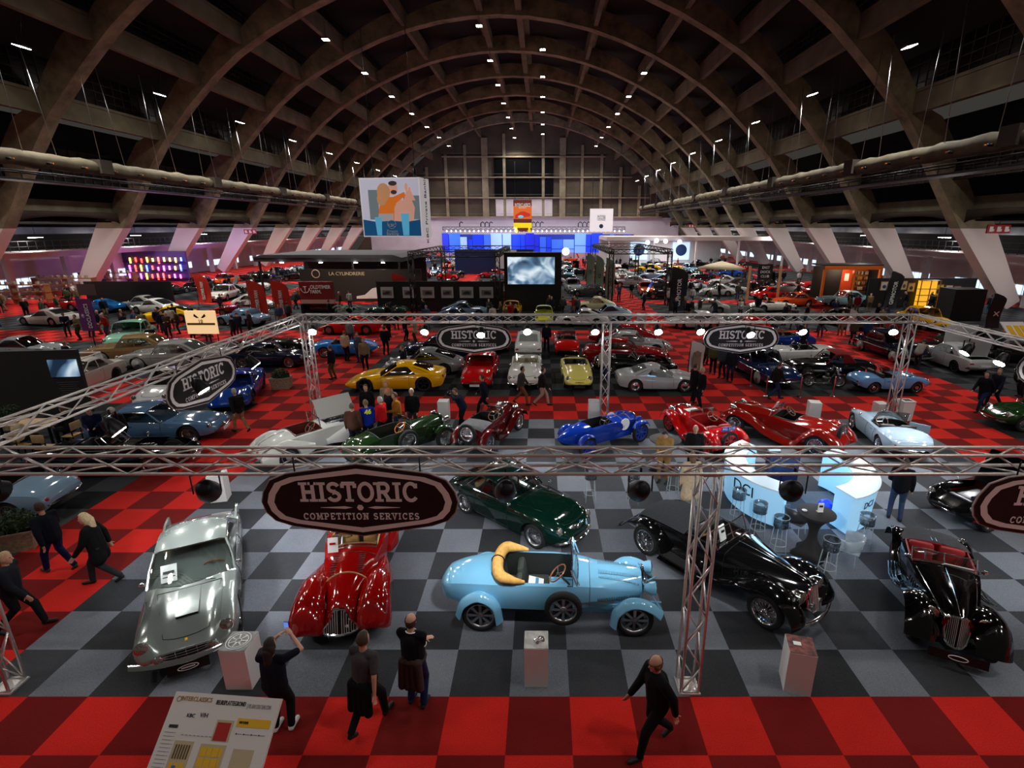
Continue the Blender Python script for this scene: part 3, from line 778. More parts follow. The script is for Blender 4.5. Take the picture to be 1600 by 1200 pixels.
def wheel_meshes(kind, r, w):
 key = (kind, round(r, 3), round(w, 3))
 if key in WHEELS: return WHEELS[key]
 ri = r * (0.72 if kind in ('alloy', 'racer', 'wire', 'wirebig') else (0.70 if kind == 'modern' else 0.64)); h = w / 2
 t = MB()
 t.lathe([(ri, -h * 0.8), (ri + 0.01, -h * 0.95), (r * 0.9, -h), (r * 0.975, -h * 0.75), (r, -h * 0.4), (r, h * 0.4), (r * 0.975, h * 0.75), (r * 0.9, h), (ri + 0.01, h * 0.95), (ri, h * 0.8), (ri * 0.97, h * 0.5), (ri * 0.97, -h * 0.5), (ri, -h * 0.8)], 26, axis='Y')
 t.f = t.f[:-2]; t.m = t.m[:-2]; t.sm = t.sm[:-2]
 m = MB()
 if kind == 'white':
  for s in (-1, 1): m.lathe([(r * 0.88, s * (h + 0.002)), (ri * 1.02, s * (h * 0.97 + 0.003))], 26, axis='Y', mi=1)
 m.lathe([(ri, -h * 0.82), (ri, h * 0.82), (ri * 0.93, h * 0.8), (ri * 0.92, -h * 0.8), (ri, -h * 0.82)], 26, axis='Y')
 m.f = m.f[:-2]; m.m = m.m[:-2]; m.sm = m.sm[:-2]
 if kind in ('wire', 'wirebig'):
  n = 30
  for s in (-1, 1):
   for k in range(n):
    a = 2 * PI * k / n; b = a + (0.45 if k % 2 else -0.45)
    m.tube([(ri * 0.95 * math.cos(a), s * h * 0.15, ri * 0.95 * math.sin(a)), (ri * 0.2 * math.cos(b), s * h * 0.62, ri * 0.2 * math.sin(b))], 0.0045, 4)
  m.lathe([(0.01, -h * 0.8), (ri * 0.2, -h * 0.7), (ri * 0.22, 0), (ri * 0.2, h * 0.7), (0.02, h * 0.95)], 12, axis='Y')
 elif kind in ('alloy', 'racer'):
  n = 8
  for s in (-1, 1):
   for k in range(n):
    a = 2 * PI * k / n; c, d = math.cos(a), math.sin(a); wd = r * 0.085
    pts = [(ri * 0.2, -wd * 0.7), (ri * 0.2, wd * 0.7), (ri * 0.95, wd), (ri * 0.95, -wd)]
    q = [(p * c - e * d, s * h * (0.55 if i < 2 else 0.5), p * d + e * c) for i, (p, e) in enumerate(pts)]
    q2 = [(p[0], p[1] - s * 0.03, p[2]) for p in q]
    m.add(q + q2, [(0, 1, 2, 3), (4, 5, 6, 7), (0, 1, 5, 4), (1, 2, 6, 5), (2, 3, 7, 6), (3, 0, 4, 7)])
  m.lathe([(ri * 0.7, -h * 0.35), (ri * 0.7, h * 0.35)], 20, axis='Y', mi=1)
  m.lathe([(0.01, -h * 0.8), (ri * 0.26, -h * 0.66), (ri * 0.26, h * 0.66), (0.02, h * 0.9)], 12, axis='Y')
 elif kind == 'modern':
  m.lathe([(ri * 0.9, -0.02), (ri * 0.9, 0.02)], 20, axis='Y', mi=1)
  for s in (-1, 1):
   for k in range(5):
    for e in (-0.13, 0.13):
     a = 2 * PI * k / 5 + PI / 2
     m.tube([(ri * 0.12 * math.cos(a), s * h * 0.6, ri * 0.12 * math.sin(a)), (ri * 0.94 * math.cos(a + e), s * h * 0.75, ri * 0.94 * math.sin(a + e))], 0.022, 5)
  m.lathe([(0.02, -h * 0.7), (ri * 0.2, -h * 0.66), (ri * 0.2, h * 0.66), (0.02, h * 0.7)], 12, axis='Y')
 elif kind == 'disc':
  for s in (-1, 1):
   m.lathe([(ri * 0.96, s * h * 0.45), (ri * 0.7, s * h * 0.7), (ri * 0.5, s * h * 0.6), (ri * 0.35, s * h * 0.9), (0.01, s * h * 0.98)], 22, axis='Y')
 else:
  m.lathe([(ri * 0.95, -h * 0.4), (ri * 0.6, -h * 0.55), (ri * 0.6, h * 0.55), (ri * 0.95, h * 0.4)], 22, axis='Y', mi=0 if kind == 'white' else 1)
  for s in (-1, 1): m.lathe([(ri * 0.55, s * h * 0.6), (ri * 0.4, s * h * 0.85), (0.01, s * h * 0.95)], 18, axis='Y')
 rm = {'wire': ['chrome', 'black'], 'wirebig': ['plain', 'black'], 'alloy': ['steel', 'black'], 'racer': ['plain', 'black'], 'modern': ['dark_metal', 'black'], 'disc': ['chrome', 'black'], 'white': ['chrome', 'paper'], 'steel': ['chrome', 'dark_metal']}[kind]
 WHEELS[key] = (t.mesh('tyre', 'rubber'), m.mesh('rim', rm), t, m, rm)
 return WHEELS[key]
class Kit:
 """the parts of one car before they become objects"""
 def __init__(s): s.parts = []; s.wheels = []
 def part(s, name, mb, mats, key=None, parent=None, label=None, sharp=None):
  if mb.v: s.parts.append([name, mb, mats, key, parent, label, sharp, None])
 def wheel(s, x, y, r, w, kind, steer=0.0, name='wheel', z=None, tilt=None): s.wheels.append((x, y, r, w, kind, steer, name, z, tilt))
def place(kit, name, x, y, ang, cols, z=0.0):
 """cols: dict key -> rgba for the coloured parts"""
 r = empty(name, (x, y, z), math.radians(ang)); made = {}
 for p in kit.parts:
  nm, mb, mats, key, par, lab, sharp, me = p
  if me is None: me = p[7] = mb.mesh(nm, mats)
  o = link(nm, me, made.get(par, r) if par else r, cols.get(key) if key else None, sharp if sharp else 38)
  if lab: o['label'] = lab
  made[nm] = o
 for (wx, wy, wr, ww, kind, steer, nm, wz, tilt) in kit.wheels:
  t, m = wheel_meshes(kind, wr, ww)[:2]
  o = link(nm, t, r); o.location = (wx, wy, wr if wz is None else wz); o.rotation_euler = tilt if tilt else (0, 0, steer)
  q = link('rim', m, o, cols.get('rim', (0.5, 0.5, 0.52, 1)))
 return r
def merge(kit):
 """the same car as one mesh, for cars too far away to show their parts"""
 mb = MB(); mats = []
 def mid(m):
  if m not in mats: mats.append(m)
  return mats.index(m)
 for nm, b, ms, key, *_ in kit.parts:
  ms = ms if isinstance(ms, (list, tuple)) else [ms]
  ms = ['black' if (m == 'leather') else m for m in ms]
  loc = [mid(m) for m in ms]; n = len(mb.v); mb.v += b.v; mb.f += [tuple(i + n for i in f) for f in b.f]; mb.m += [loc[k] for k in b.m]; mb.sm += b.sm
 for (wx, wy, wr, ww, kind, steer, nm, wz, tilt) in kit.wheels:
  t = MB(); h = ww / 2
  t.X = Matrix.Translation((wx, wy, wr if wz is None else wz)); t.lathe([(0.02, -h), (wr * 0.62, -h), (wr * 0.95, -h), (wr, -h * .5), (wr, h * .5), (wr * .95, h), (wr * 0.62, h), (0.02, h)], 14, axis='Y')
  t2 = MB(); t2.X = t.X; t2.lathe([(wr * .55, -h - .006), (wr * .55, h + .006)], 12, axis='Y')
  for b, mm in ((t, 'rubber'), (t2, 'steel')):
   n = len(mb.v); mb.v += b.v; mb.f += [tuple(i + n for i in f) for f in b.f]; mb.m += [mid(mm)] * len(b.f); mb.sm += b.sm
 me = mb.mesh('far_car', mats); me.set_sharp_from_angle(angle=math.radians(38))
 return me
def seat(mb, x, y, z, w=0.5, d=0.5, h=0.55, lean=0.18):
 mb.rbox((x, y, z + 0.08), (d, w, 0.16), 0.05)
 q = MB(); q.rbox((0, 0, h / 2), (0.15, w, h), 0.06)
 R = Matrix.Translation((x - d / 2, y, z + 0.08)) @ Matrix.Rotation(-lean, 4, 'Y')
 mb.add([R @ V(p) for p in q.v], q.f, 0, True)
def steering(kit, x, y, z, r=0.19, tilt=0.9, m='wood', key=None):
 a = MB(); b = MB()
 M = Matrix.Translation((x, y, z)) @ Matrix.Rotation(-tilt, 4, 'Y')
 a.tube([M @ V((r * math.cos(2 * PI * k / 20), r * math.sin(2 * PI * k / 20), 0)) for k in range(20)], 0.014, 6, closed=True)
 for k in range(3):
  an = PI / 2 + 2 * PI * k / 3; b.tube([M @ V((0, 0, -0.01)), M @ V((r * math.cos(an), r * math.sin(an), 0))], 0.008, 4)
 b.tube([M @ V((0, 0, 0.01)), M @ V((0, 0, -0.35))], 0.02, 6)
 kit.part('steering_wheel', a, m, key); kit.part('steering_column', b, 'steel', None, 'steering_wheel')
def headlamp(kit, x, y, z, r, deep=0.16, bowl='chrome', key=None, name='headlamp', up=0.0):
 for s in ((-1, 1) if y else (1,)):
  b = MB(); b.X = Matrix.Translation((x, s * y, z)) @ Matrix.Rotation(-up, 4, 'Y')
  b.lathe([(0.01, -deep), (r * 0.55, -deep * 0.85), (r * 0.9, -deep * 0.4), (r, -0.01), (r * 1.04, 0.0), (r * 1.04, 0.02), (r * .95, 0.025)], 18, axis='X')
  kit.part(name, b, bowl, key)
  l = MB(); l.X = b.X; l.lathe([(r * 0.95, 0.022), (r * 0.7, 0.045), (0.01, 0.06)], 16, axis='X'); kit.part('lens', l, 'lens', None, name)
def plate(kit, x, y, z, wd=0.5, h=0.11, m='white', rot=0.0, name='number_plate', frame='black'):
 b = MB(); b.box((x, y, z), (0.015, wd, h), ry=rot); kit.part(name, b, m)
def interior(kit, sh, x0, x1, yw, zf=0.28, ztop=None, seats=((0.0, 0.36), (0.0, -0.36)), key='i', sw=0.5, sheight=0.55, rear=None, wheel=None, wheel_m='wood', wall=0.02):
 """open cockpit: tub walls, floor, seats, steering wheel"""
 t = MB(); n = 10
 zt = lambda x: (sh.top(x, yw) if ztop is None else ztop) - 0.01
 for s in (-1, 1):
  t.grid([[(x0 + (x1 - x0) * i / n, s * yw, zf), (x0 + (x1 - x0) * i / n, s * (yw), zt(x0 + (x1 - x0) * i / n))] for i in range(n + 1)])
 t.grid([[(x0, -yw, zf), (x0, yw, zf)], [(x1, -yw, zf), (x1, yw, zf)]])
 for x in (x0, x1): t.grid([[(x, yw * (j / 4 - 1), zf), (x, yw * (j / 4 - 1), sh.top(x, yw * (j / 4 - 1)) - 0.005)] for j in range(9)])
 kit.part('cockpit_lining', t, 'leather', 'i2')
 for (sx, sy) in seats:
  b = MB(); seat(b, sx, sy, zf, sw, 0.5, sheight); kit.part('seat', b, 'leather', key)
 if rear:
  b = MB(); seat(b, rear, 0, zf, yw * 1.7, 0.45, sheight); kit.part('rear_seat', b, 'leather', key)
 if wheel: steering(kit, *wheel, m=wheel_m)
def rim_line(kit, sh, x0, x1, yw, r=0.022, mats='leather', key='i', n=9, name='cockpit_trim'):
 m = MB(); pts = []
 for i in range(n + 1): pts.append((x0 + (x1 - x0) * i / n, yw))
 for j in range(1, n): pts.append((x1, yw * (1 - 2 * j / n)))
 for i in range(n + 1): pts.append((x1 + (x0 - x1) * i / n, -yw))
 for j in range(1, n): pts.append((x0, yw * (-1 + 2 * j / n)))
 m.tube([(a, b, sh.top(a, b) + r * 0.3) for a, b in pts], r, 6, closed=True)
 kit.part(name, m, mats, key)
def screen(kit, x, z0, yw, h, lean=0.5, m='glass', frame='chrome', fr=0.013, bow=0.05, split=False, sh=None, taper=0.9):
 """raked windscreen with frame; leaning back (towards -x)"""
 g = MB(); rows = []; n = 8
 zb = (lambda y: sh.top(x - bow * (y / yw) ** 2, y)) if sh else (lambda y: z0)
 for i in range(4):
  t = i / 3; rows.append([(x - bow * (2 * j / n - 1) ** 2 - lean * h * t, yw * (2 * j / n - 1) * (1 - (1 - taper) * t), (1 - t) * zb(yw * (2 * j / n - 1)) + t * (z0 + h)) for j in range(n + 1)])
 g.grid(rows); kit.part('windscreen', g, m)
 f = MB(); f.tube(rows[0], fr, 6); f.tube(rows[-1], fr, 6)
 f.tube([r[0] for r in rows], fr, 6); f.tube([r[-1] for r in rows], fr, 6)
 if split: f.tube([r[n // 2] for r in rows], fr, 6)
 kit.part('windscreen_frame', f, frame, None, 'windscreen')
 return rows
def cabin(kit, sh, xa, xb, xc, xd, hr, wr=0.80, wb=0.86, crown=0.05, bow=0.16, cpil=0.25, bpil=None, glass='glass', frame='chrome', key='c', paint='paint', rearbow=0.12, interior_key='i', rear_glass=True):
 """closed cabin: xa/xd = windscreen and rear window base, xb/xc = their tops"""
 n = 10
 wba = lambda x: sh.fw(x) * wb
 wr_ = sh.fw(0.5 * (xb + xc)) * wr
 def edge(xbase, xtop, bw, sgn):
  lo, hi = [], []
  for j in range(n + 1):
   u = 2 * j / n - 1; y = u * wba(xbase); x = xbase - sgn * bw * u * u
   lo.append(V((x, y, sh.top(x, y) - 0.005)))
   y2 = u * wr_; hi.append(V((xtop - sgn * bw * 0.7 * u * u, y2, hr + crown * (1 - u * u) - 0.035 * u ** 6)))
  return lo, hi
 fl, fh = edge(xa, xb, bow, 1); rl, rh = edge(xd, xc, rearbow, -1)
 def sheet(lo, hi, bulge=0.0, k=4):
  return [[lo[j] + (hi[j] - lo[j]) * (i / k) + V((0, 0, bulge * math.sin(PI * i / k))) for j in range(n + 1)] for i in range(k + 1)]
 g = MB(); g.grid(sheet(fl, fh, 0.02)); kit.part('windscreen', g, glass)
 if rear_glass:
  lo2 = [rl[j] + (rh[j] - rl[j]) * 0.12 for j in range(1, n)]; hi2 = [rl[j] + (rh[j] - rl[j]) * 0.9 for j in range(1, n)]
  g = MB(); k = 4
  g.grid([[lo2[j] + (hi2[j] - lo2[j]) * (i / k) + V((0, 0, 0.025 * math.sin(PI * (0.12 + 0.78 * i / k)) + 0.006)) for j in range(len(lo2))] for i in range(k + 1)]); kit.part('rear_window', g, glass)
 p = MB(); rows = []
 for i in range(9):
  t = i / 8; rows.append([fh[j] * (1 - t) + rh[j] * t + V((0, 0, 0.035 * math.sin(PI * t))) for j in range(n + 1)])
 p.grid(rows); p.grid(sheet(rl, rh, 0.025))
 for j in (0, n):
  rail = [r[j] for r in rows]; A0, B0 = fl[j], rl[j]; s = -1 if j == 0 else 1
  def low(t):
   x = A0.x + (B0.x - A0.x) * t; y = s * wba(x); return V((x, y, sh.top(x, y)))
  def at(t, v):
   q = rail[0] * (1 - t) + rail[-1] * t
   i = t * 8; i0 = min(7, int(i)); q = rail[i0] + (rail[i0 + 1] - rail[i0]) * (i - i0)
   b = low(t); r = b + (q - b) * v; r.y += s * 0.02 * math.sin(PI * v); return r
  tw0, tw1 = 0.02, 1 - cpil
  g = MB(); gl = [tw0 + (tw1 - tw0) * i / 8 for i in range(9)]
  g.grid([[at(t, 0.04), at(t, 0.35), at(t, 0.65), at(t, 0.9)] for t in gl]); kit.part('side_window', g, glass)
  q = [tw1 + (1 - tw1) * i / 4 for i in range(5)]
  p.grid([[at(t, 0.0), at(t, 0.3), at(t, 0.65), at(t, 1.0)] for t in q])
  p.grid([[at(i / 8, 0.88), at(i / 8, 1.0)] for i in range(9)])
  p.tube([at(tw0 * 0.2, v) for v in (0, 0.5, 1.0)], 0.028, 6)
  if bpil is not None: p.tube([at(bpil, v) for v in (0, 0.5, 0.95)], 0.022, 6)
  if frame:
   c = MB(); c.tube([at(t, 0.03) for t in gl] + [at(tw1, 0.5)] + [at(t, 0.9) for t in reversed(gl)], 0.010, 5, closed=True); kit.part('window_trim', c, frame)
 kit.part('roof', p, paint, key)
 if frame:
  c = MB(); c.tube(sheet(fl, fh, 0.02)[0] + [sheet(fl, fh, 0.02)[i][-1] for i in range(1, 5)] + list(reversed(sheet(fl, fh, 0.02)[-1])) + [sheet(fl, fh, .02)[i][0] for i in range(3, 0, -1)], 0.012, 5, closed=True); kit.part('windscreen_trim', c, frame)
 zf = sh.fb(0) + 0.12
 xm = 0.5 * (xa + xd)
 for s in (-1, 1):
  b = MB(); seat(b, xm + 0.12, s * 0.36, zf + 0.05, 0.5, 0.5, 0.58); kit.part('seat', b, 'leather', interior_key)
 b = MB(); b.box((xa - 0.25, 0, sh.top(xa, 0) - 0.1), (0.3, wba(xa) * 1.6, 0.14)); b.box((xm, 0, zf), (abs(xa - xd) * 0.8, wba(xm) * 1.7, 0.04)); kit.part('dashboard', b, 'black')
 steering(kit, xa - 0.52, 0.36, sh.top(xa, 0) - 0.02, 0.18, 1.0)
 return fl, fh
def bumper(kit, x, yw, z, bow=0.12, h=0.09, d=0.05, m='chrome', name='bumper', wrap=0.25):
 s = 1 if x > 0 else -1; b = MB(); rows = []
 pts = [(x - s * (bow * (k / 8.0) ** 2), yw * k / 8.0) for k in range(-8, 9)]
 pts = [(pts[0][0] - s * wrap, pts[0][1] - 0.02)] + pts + [(pts[-1][0] - s * wrap, pts[-1][1] + 0.02)]
 for px, py in pts:
  rows.append([(px, py, z - h / 2), (px + s * d * 0.7, py, z - h * 0.3), (px + s * d, py, z), (px + s * d * 0.7, py, z + h * 0.3), (px, py, z + h / 2), (px - s * 0.02, py, z)])
 b.loft(rows); kit.part(name, b, m)
def grille_bars(kit, x, yw, z0, z1, n=6, vert=False, m='chrome', back='black', name='grille', bow=0.06, frame=True, oval=False):
 bk = MB(); bar = MB(); k = 8
 hh = (lambda u: math.sqrt(max(0.0, 1 - u * u)) if oval else (1 - 0.25 * abs(u) ** 4)); zc = (z0 + z1) / 2; hz = (z1 - z0) / 2
 P = lambda u, v, dx=0: (x + dx - bow * u * u, u * yw, zc + v * hz * hh(u))
 us = [-1 + 2 * i / 12 for i in range(13)]
 bk.grid([[P(u, -1), P(u, 1)] for u in us], smooth=False)
 kit.part(name, bk, back)
 if vert:
  for i in range(n):
   u = -0.94 + 1.88 * i / (n - 1); bar.tube([P(u, -1, .012), P(u, 0, .02), P(u, 1, .012)], 0.008, 4)
 else:
  for i in range(n):
   v = -0.85 + 1.7 * i / max(1, n - 1); bar.tube([P(u, v, 0.015) for u in us], 0.008, 4)
  if n > 2:
   for u in (-.6, -.3, 0, .3, .6): bar.tube([P(u, -0.9, .012), P(u, .9, .012)], 0.006, 4)
 if frame: bar.tube([P(u, 1, 0.01) for u in us] + [P(u, -1, 0.01) for u in reversed(us)], 0.016, 5, closed=True)
 kit.part('grille_bars', bar, m, None, name)
def under(kit, xr, xf, w, z0=0.16, z1=0.5):
 b = MB(); b.box(((xr + xf) / 2, 0, (z0 + z1) / 2), (xf - xr, 2 * w, z1 - z0)); kit.part('chassis', b, 'black')
def arches_(xf, xr, r, k=1.14): return [(xf, r * k, r), (xr, r * k, r)]
# full-width bodies
def envelope(P):
 """P: st stations, wb, off (shift of axles), r, tw, wheel kind, open/closed data, lamps, bumpers"""
 k = Kit(); g = P.get
 xf, xr = g('off', 0) + P['wb'] / 2, g('off', 0) - P['wb'] / 2; r = P['r']; tw = g('tw', 0.18)
 cx = g('cockpit'); ex = []
 if cx: ex = [cx[0], cx[1]]
 if g('hole'): ex += list(g('hole')[:2])
 sh = Shell(P['st'], arches_(xf, xr, r, g('ak', 1.15)), tuck=g('tuck', 0.12), sh=g('sh', 0.11), p=g('p', 2.6), rp=g('rp', 0.78), rw=g('rw', 0.22), n=g('n', 34), nt=g('nt', 8), extra=ex)
 cut = None
 if cx or g('hole'):
  def cut(x, y):
   if cx and cx[0] < x < cx[1] and abs(y) < cx[2]: return True
   h = g('hole')
   return bool(h and h[0] < x < h[1] and abs(y) < h[2])
 mb = MB(); tt = g('twotone'); pm = g('paint', 'paint')
 sh.into(mb, cut, mif=(lambda x, y, z: 1 if z < tt * sh.fs(x) else 0) if tt else None)
 k.part('body', mb, [pm, pm] if not tt else [pm, g('twomat', 'tail_red')], 'c')
 W = sh.fw(0)
 under(k, xr - r * 1.2, xf + r * 1.2, W * 0.66, z0=sh.fb(0) + 0.02, z1=min(0.55, r * 1.6))
 st_ = g('steer', 0.0)
 for x in (xf, xr):
  for s in (-1, 1):
   y = sh.fw(x) * (1 - sh.tuck * 0.5) - tw / 2 - g('inset', 0.03); k.wheel(x, s * y, r, tw, g('wheel', 'wire'), st_ if x == xf else 0)
 if cx:
  interior(k, sh, cx[0], cx[1], cx[2] * 1.0, zf=sh.fb(0) + 0.1, seats=g('seats', ((cx[0] + 0.42, 0.34), (cx[0] + 0.42, -0.34))), wheel=(cx[1] - 0.32, 0.34 * g('drive', 1), sh.ft(cx[1]) + 0.02), wheel_m=g('wheel_m', 'wood'))
  rim_line(k, sh, cx[0], cx[1], cx[2], 0.02)
  if g('screen', True): screen(k, cx[1] + 0.1, sh.ft(cx[1]), cx[2] * 1.05, g('sch', 0.34), 0.75, sh=sh, bow=0.16, m='glass')
 if g('cab'):
  c = dict(g('cab')); cabin(k, sh, paint=pm, **c)
 seam = MB()
 hd = g('hood')
 if hd:
  sh.line(seam, [(hd[0], 0.0), (hd[0], hd[2] * .5), (hd[0], hd[2]), ((hd[0] + hd[1]) / 2, (hd[2] + hd[3]) / 2), (hd[1], hd[3]), (hd[1] + 0.04, hd[3] * 0.5), (hd[1] + 0.05, 0.0)], 0.007, sides=(1, -1))
 for dx in g('doors', ()):
  sh.line(seam, [(dx, None, sh.fb(dx) + 0.06 + (sh.fs(dx) - sh.fb(dx) - 0.06) * i / 6) for i in range(7)], 0.0045, sides=(1, -1))
 if len(g('doors', ())) > 1:
  sh.line(seam, [(g('doors')[0] + (g('doors')[-1] - g('doors')[0]) * i / 6, None, sh.fb(0) + 0.06) for i in range(7)], 0.0045, sides=(1, -1))
 k.part('panel_gap', seam, 'black')
 hl = g('lamps')
 if hl: headlamp(k, hl[0], hl[1], hl[2], hl[3], deep=hl[4] if len(hl) > 4 else 0.14, bowl=g('lampm', 'chrome'), up=g('lampup', 0.25))
 if g('fog'):
  f = g('fog'); headlamp(k, f[0], f[1], f[2], f[3], deep=0.08, name='fog_lamp')
 if g('popup'):
  f = g('popup');
 if g('fb'): bumper(k, *g('fb'))
 if g('rb'): bumper(k, *g('rb'))
 if g('grille'): grille_bars(k, **g('grille'))
 tl = g('tail')
 if tl:
  for s in (-1, 1):
   b = MB(); b.X = Matrix.Translation((tl[0], s * tl[1], tl[2])); b.ell((0, 0, 0), (0.05, tl[3], tl[4] if len(tl) > 4 else tl[3]), 10, 6); k.part('tail_light', b, 'tail_red')
 for a in g('plates', ()): plate(k, *a)
 if g('mirror', True):
  for s in (-1, 1):
   b = MB(); mx = g('mirror_x', 0.55); yy = sh.side(mx, sh.fs(mx)) ; zz = sh.fs(mx)
   b.tube([(mx, s * (yy - 0.06), zz), (mx - 0.02, s * (yy + 0.04), zz + 0.09)], 0.008, 5); b.ell((mx - 0.03, s * (yy + 0.06), zz + 0.11), (0.035, 0.06, 0.05), 10, 6); k.part('wing_mirror', b, 'chrome')
 if g('trimline'):
  b = MB(); t = g('trimline'); sh.line(b, [(t[0] + (t[1] - t[0]) * i / 14, None, t[2]) for i in range(15)], 0.011, 0.006, (1, -1)); k.part('side_trim', b, 'chrome')
 if g('handles', True) and len(g('doors', ())) > 1:
  for s in (-1, 1):
   dx = g('doors')[0] + 0.12; zz = sh.fs(dx) - 0.1; b = MB(); b.tube([(dx, s * (sh.side(dx, zz) + 0.012), zz), (dx + 0.14, s * (sh.side(dx, zz) + 0.016), zz)], 0.011, 6); k.part('door_handle', b, 'chrome')
 k.sh = sh
 if g('more'): g('more')(k, sh)
 return k
# cars with separate wings
def wing_sheet(mb, path, y0, y1, drop=0.10, skirt=0.0, n=7, inner_drop=0.0, pw=2.2):
 """swept mudguard: path of (x, z) along its crown, between y0 (body side) and y1 (outer edge)"""
 P = [V((a, 0, b)) for a, b in path]; Q = []
 for i in range(len(P) - 1):
  p0, p1, p2, p3 = P[max(i - 1, 0)], P[i], P[i + 1], P[min(i + 2, len(P) - 1)]
  for q in range(5):
   t = q / 5.0; Q.append(0.5 * ((2 * p1) + (p2 - p0) * t + (2 * p0 - 5 * p1 + 4 * p2 - p3) * t * t + (3 * p1 - 3 * p2 + p3 - p0) * t ** 3))
 Q.append(P[-1]); rows = []; under_ = []
 for i, c in enumerate(Q):
  a, b = Q[max(i - 1, 0)], Q[min(i + 1, len(Q) - 1)]; t = (b - a).normalized(); nrm = V((-t.z, 0, t.x))
  if nrm.z < 0 and abs(t.x) > 0.2: nrm = -nrm
  row = []; row2 = []
  for j in range(n + 1):
   u = 2 * j / n - 1; d = (drop if u * (y1 - y0) > 0 or inner_drop is None else inner_drop) * abs(u) ** pw
   if inner_drop is None: d = drop * abs(u) ** pw
   y = y0 + (y1 - y0) * (j / n); q = c - nrm * d; row.append((q.x, y, q.z)); q2 = q - nrm * 0.018; row2.append((q2.x, y, q2.z))
  rows.append(row); under_.append(row2)
 mb.grid(rows); mb.grid(under_)
 for j in (0, n): mb.grid([[rows[i][j], under_[i][j]] for i in range(len(rows))])
 mb.grid([[rows[0][j], under_[0][j]] for j in range(n + 1)]); mb.grid([[rows[-1][j], under_[-1][j]] for j in range(n + 1)])
def radiator(kit, x, hw, z0, z1, style, key='c', shell='chrome'):
 pts = []
 if style == 'horseshoe':
  zc = (z0 + z1) / 2 + 0.05; hh = (z1 - z0) / 2
  for i in range(25):
   a = math.radians(-58 + (296) * i / 24); pts.append((hw * math.cos(a) * (1.0 - 0.1 * (math.sin(a) < 0)), zc + (z1 - zc) * math.sin(a) * (1.0 if math.sin(a) > 0 else 1.15)))
 elif style == 'heart':
  for a, b in ((0, 1.0), (0.28, 0.97), (0.45, 0.80), (0.6, 0.52), (0.85, 0.3), (1.0, 0.14), (0.92, 0.02), (0.6, 0.0), (0, 0.0)): pts.append((a * hw, z0 + b * (z1 - z0)))
  pts = pts + [(-a, b) for a, b in reversed(pts[1:-1])]
 elif style == 'waterfall':
  for a, b in ((0, 1.0), (0.5, 0.98), (0.85, 0.9), (1.0, 0.74), (0.98, 0.45), (0.86, 0.18), (0.5, 0.03), (0, 0.0)): pts.append((a * hw, z0 + b * (z1 - z0)))
  pts = pts + [(-a, b) for a, b in reversed(pts[1:-1])]
 elif style == 'split':
  for a, b in ((0, 1.0), (0.4, 0.97), (0.8, 0.8), (1.0, 0.5), (0.95, 0.15), (0.6, 0.0), (0, 0.0)): pts.append((a * hw, z0 + b * (z1 - z0)))
  pts = pts + [(-a, b) for a, b in reversed(pts[1:-1])]
 else:
  for a, b in ((0, 1.0), (0.6, 0.97), (0.95, 0.88), (1.0, 0.6), (0.97, 0.1), (0.9, 0.0), (0, 0.0)): pts.append((a * hw, z0 + b * (z1 - z0)))
  pts = pts + [(-a, b) for a, b in reversed(pts[1:-1])]
 n = len(pts); m = MB(); cy, cz = 0, (z0 + z1) / 2
 bow = 0.10 if style in ('heart', 'waterfall', 'split') else 0.0
 bx = lambda a, b: bow * (1 - (a / hw) ** 2) - ((0.42 if style == 'heart' else 0.2) * (b - z0) if style in ('heart', 'split', 'waterfall') else 0)
 m.add([(x + bx(a, b), a, b) for a, b in pts] + [(x + bx(0, cz) * 1.0, 0, cz)], [(i, (i + 1) % n, n) for i in range(n)], smooth=True)
 kit.part('radiator', m, mat('radiator_core', S(52, 52, 55), 0.4, 0.7) if style not in ('waterfall', 'heart') else 'dark_metal')
 f = MB(); f.tube([(x + bx(a, b) + 0.005, a, b) for a, b in pts], 0.026 if shell == 'chrome' else 0.02, 7, closed=True)
 kit.part('radiator_shell', f, shell if shell != 'paint' else 'paint', key if shell == 'paint' else None, 'radiator')
 b = MB(); nb = 15
 for i in range(nb):
  y = hw * 0.9 * (2 * i / (nb - 1) - 1)
  zs_ = []
  for (a0, b0), (a1, b1) in zip(pts, pts[1:] + pts[:1]):
   if (a0 - y) * (a1 - y) < 0: zs_.append(b0 + (b1 - b0) * (y - a0) / (a1 - a0))
  if len(zs_) >= 2:
   zl, zh = min(zs_), max(zs_); b.tube([(x + bx(y, zl) + .012, y, zl), (x + bx(y, (zl + zh) / 2) + .02, y, (zl + zh) / 2), (x + bx(y, zh) + .012, y, zh)], 0.007, 4)
 kit.part('radiator_bars', b, 'alu', None, 'radiator')
def louvres(kit, xs, y, z0, z1, sh=None, name='bonnet_louvre'):
 for s in (-1, 1):
  b = MB()
  for x in xs: b.box((x, s * (y(x) + 0.004), (z0(x) + z1(x)) / 2), (0.014, 0.012, z1(x) - z0(x)))
  kit.part(name, b, 'black')
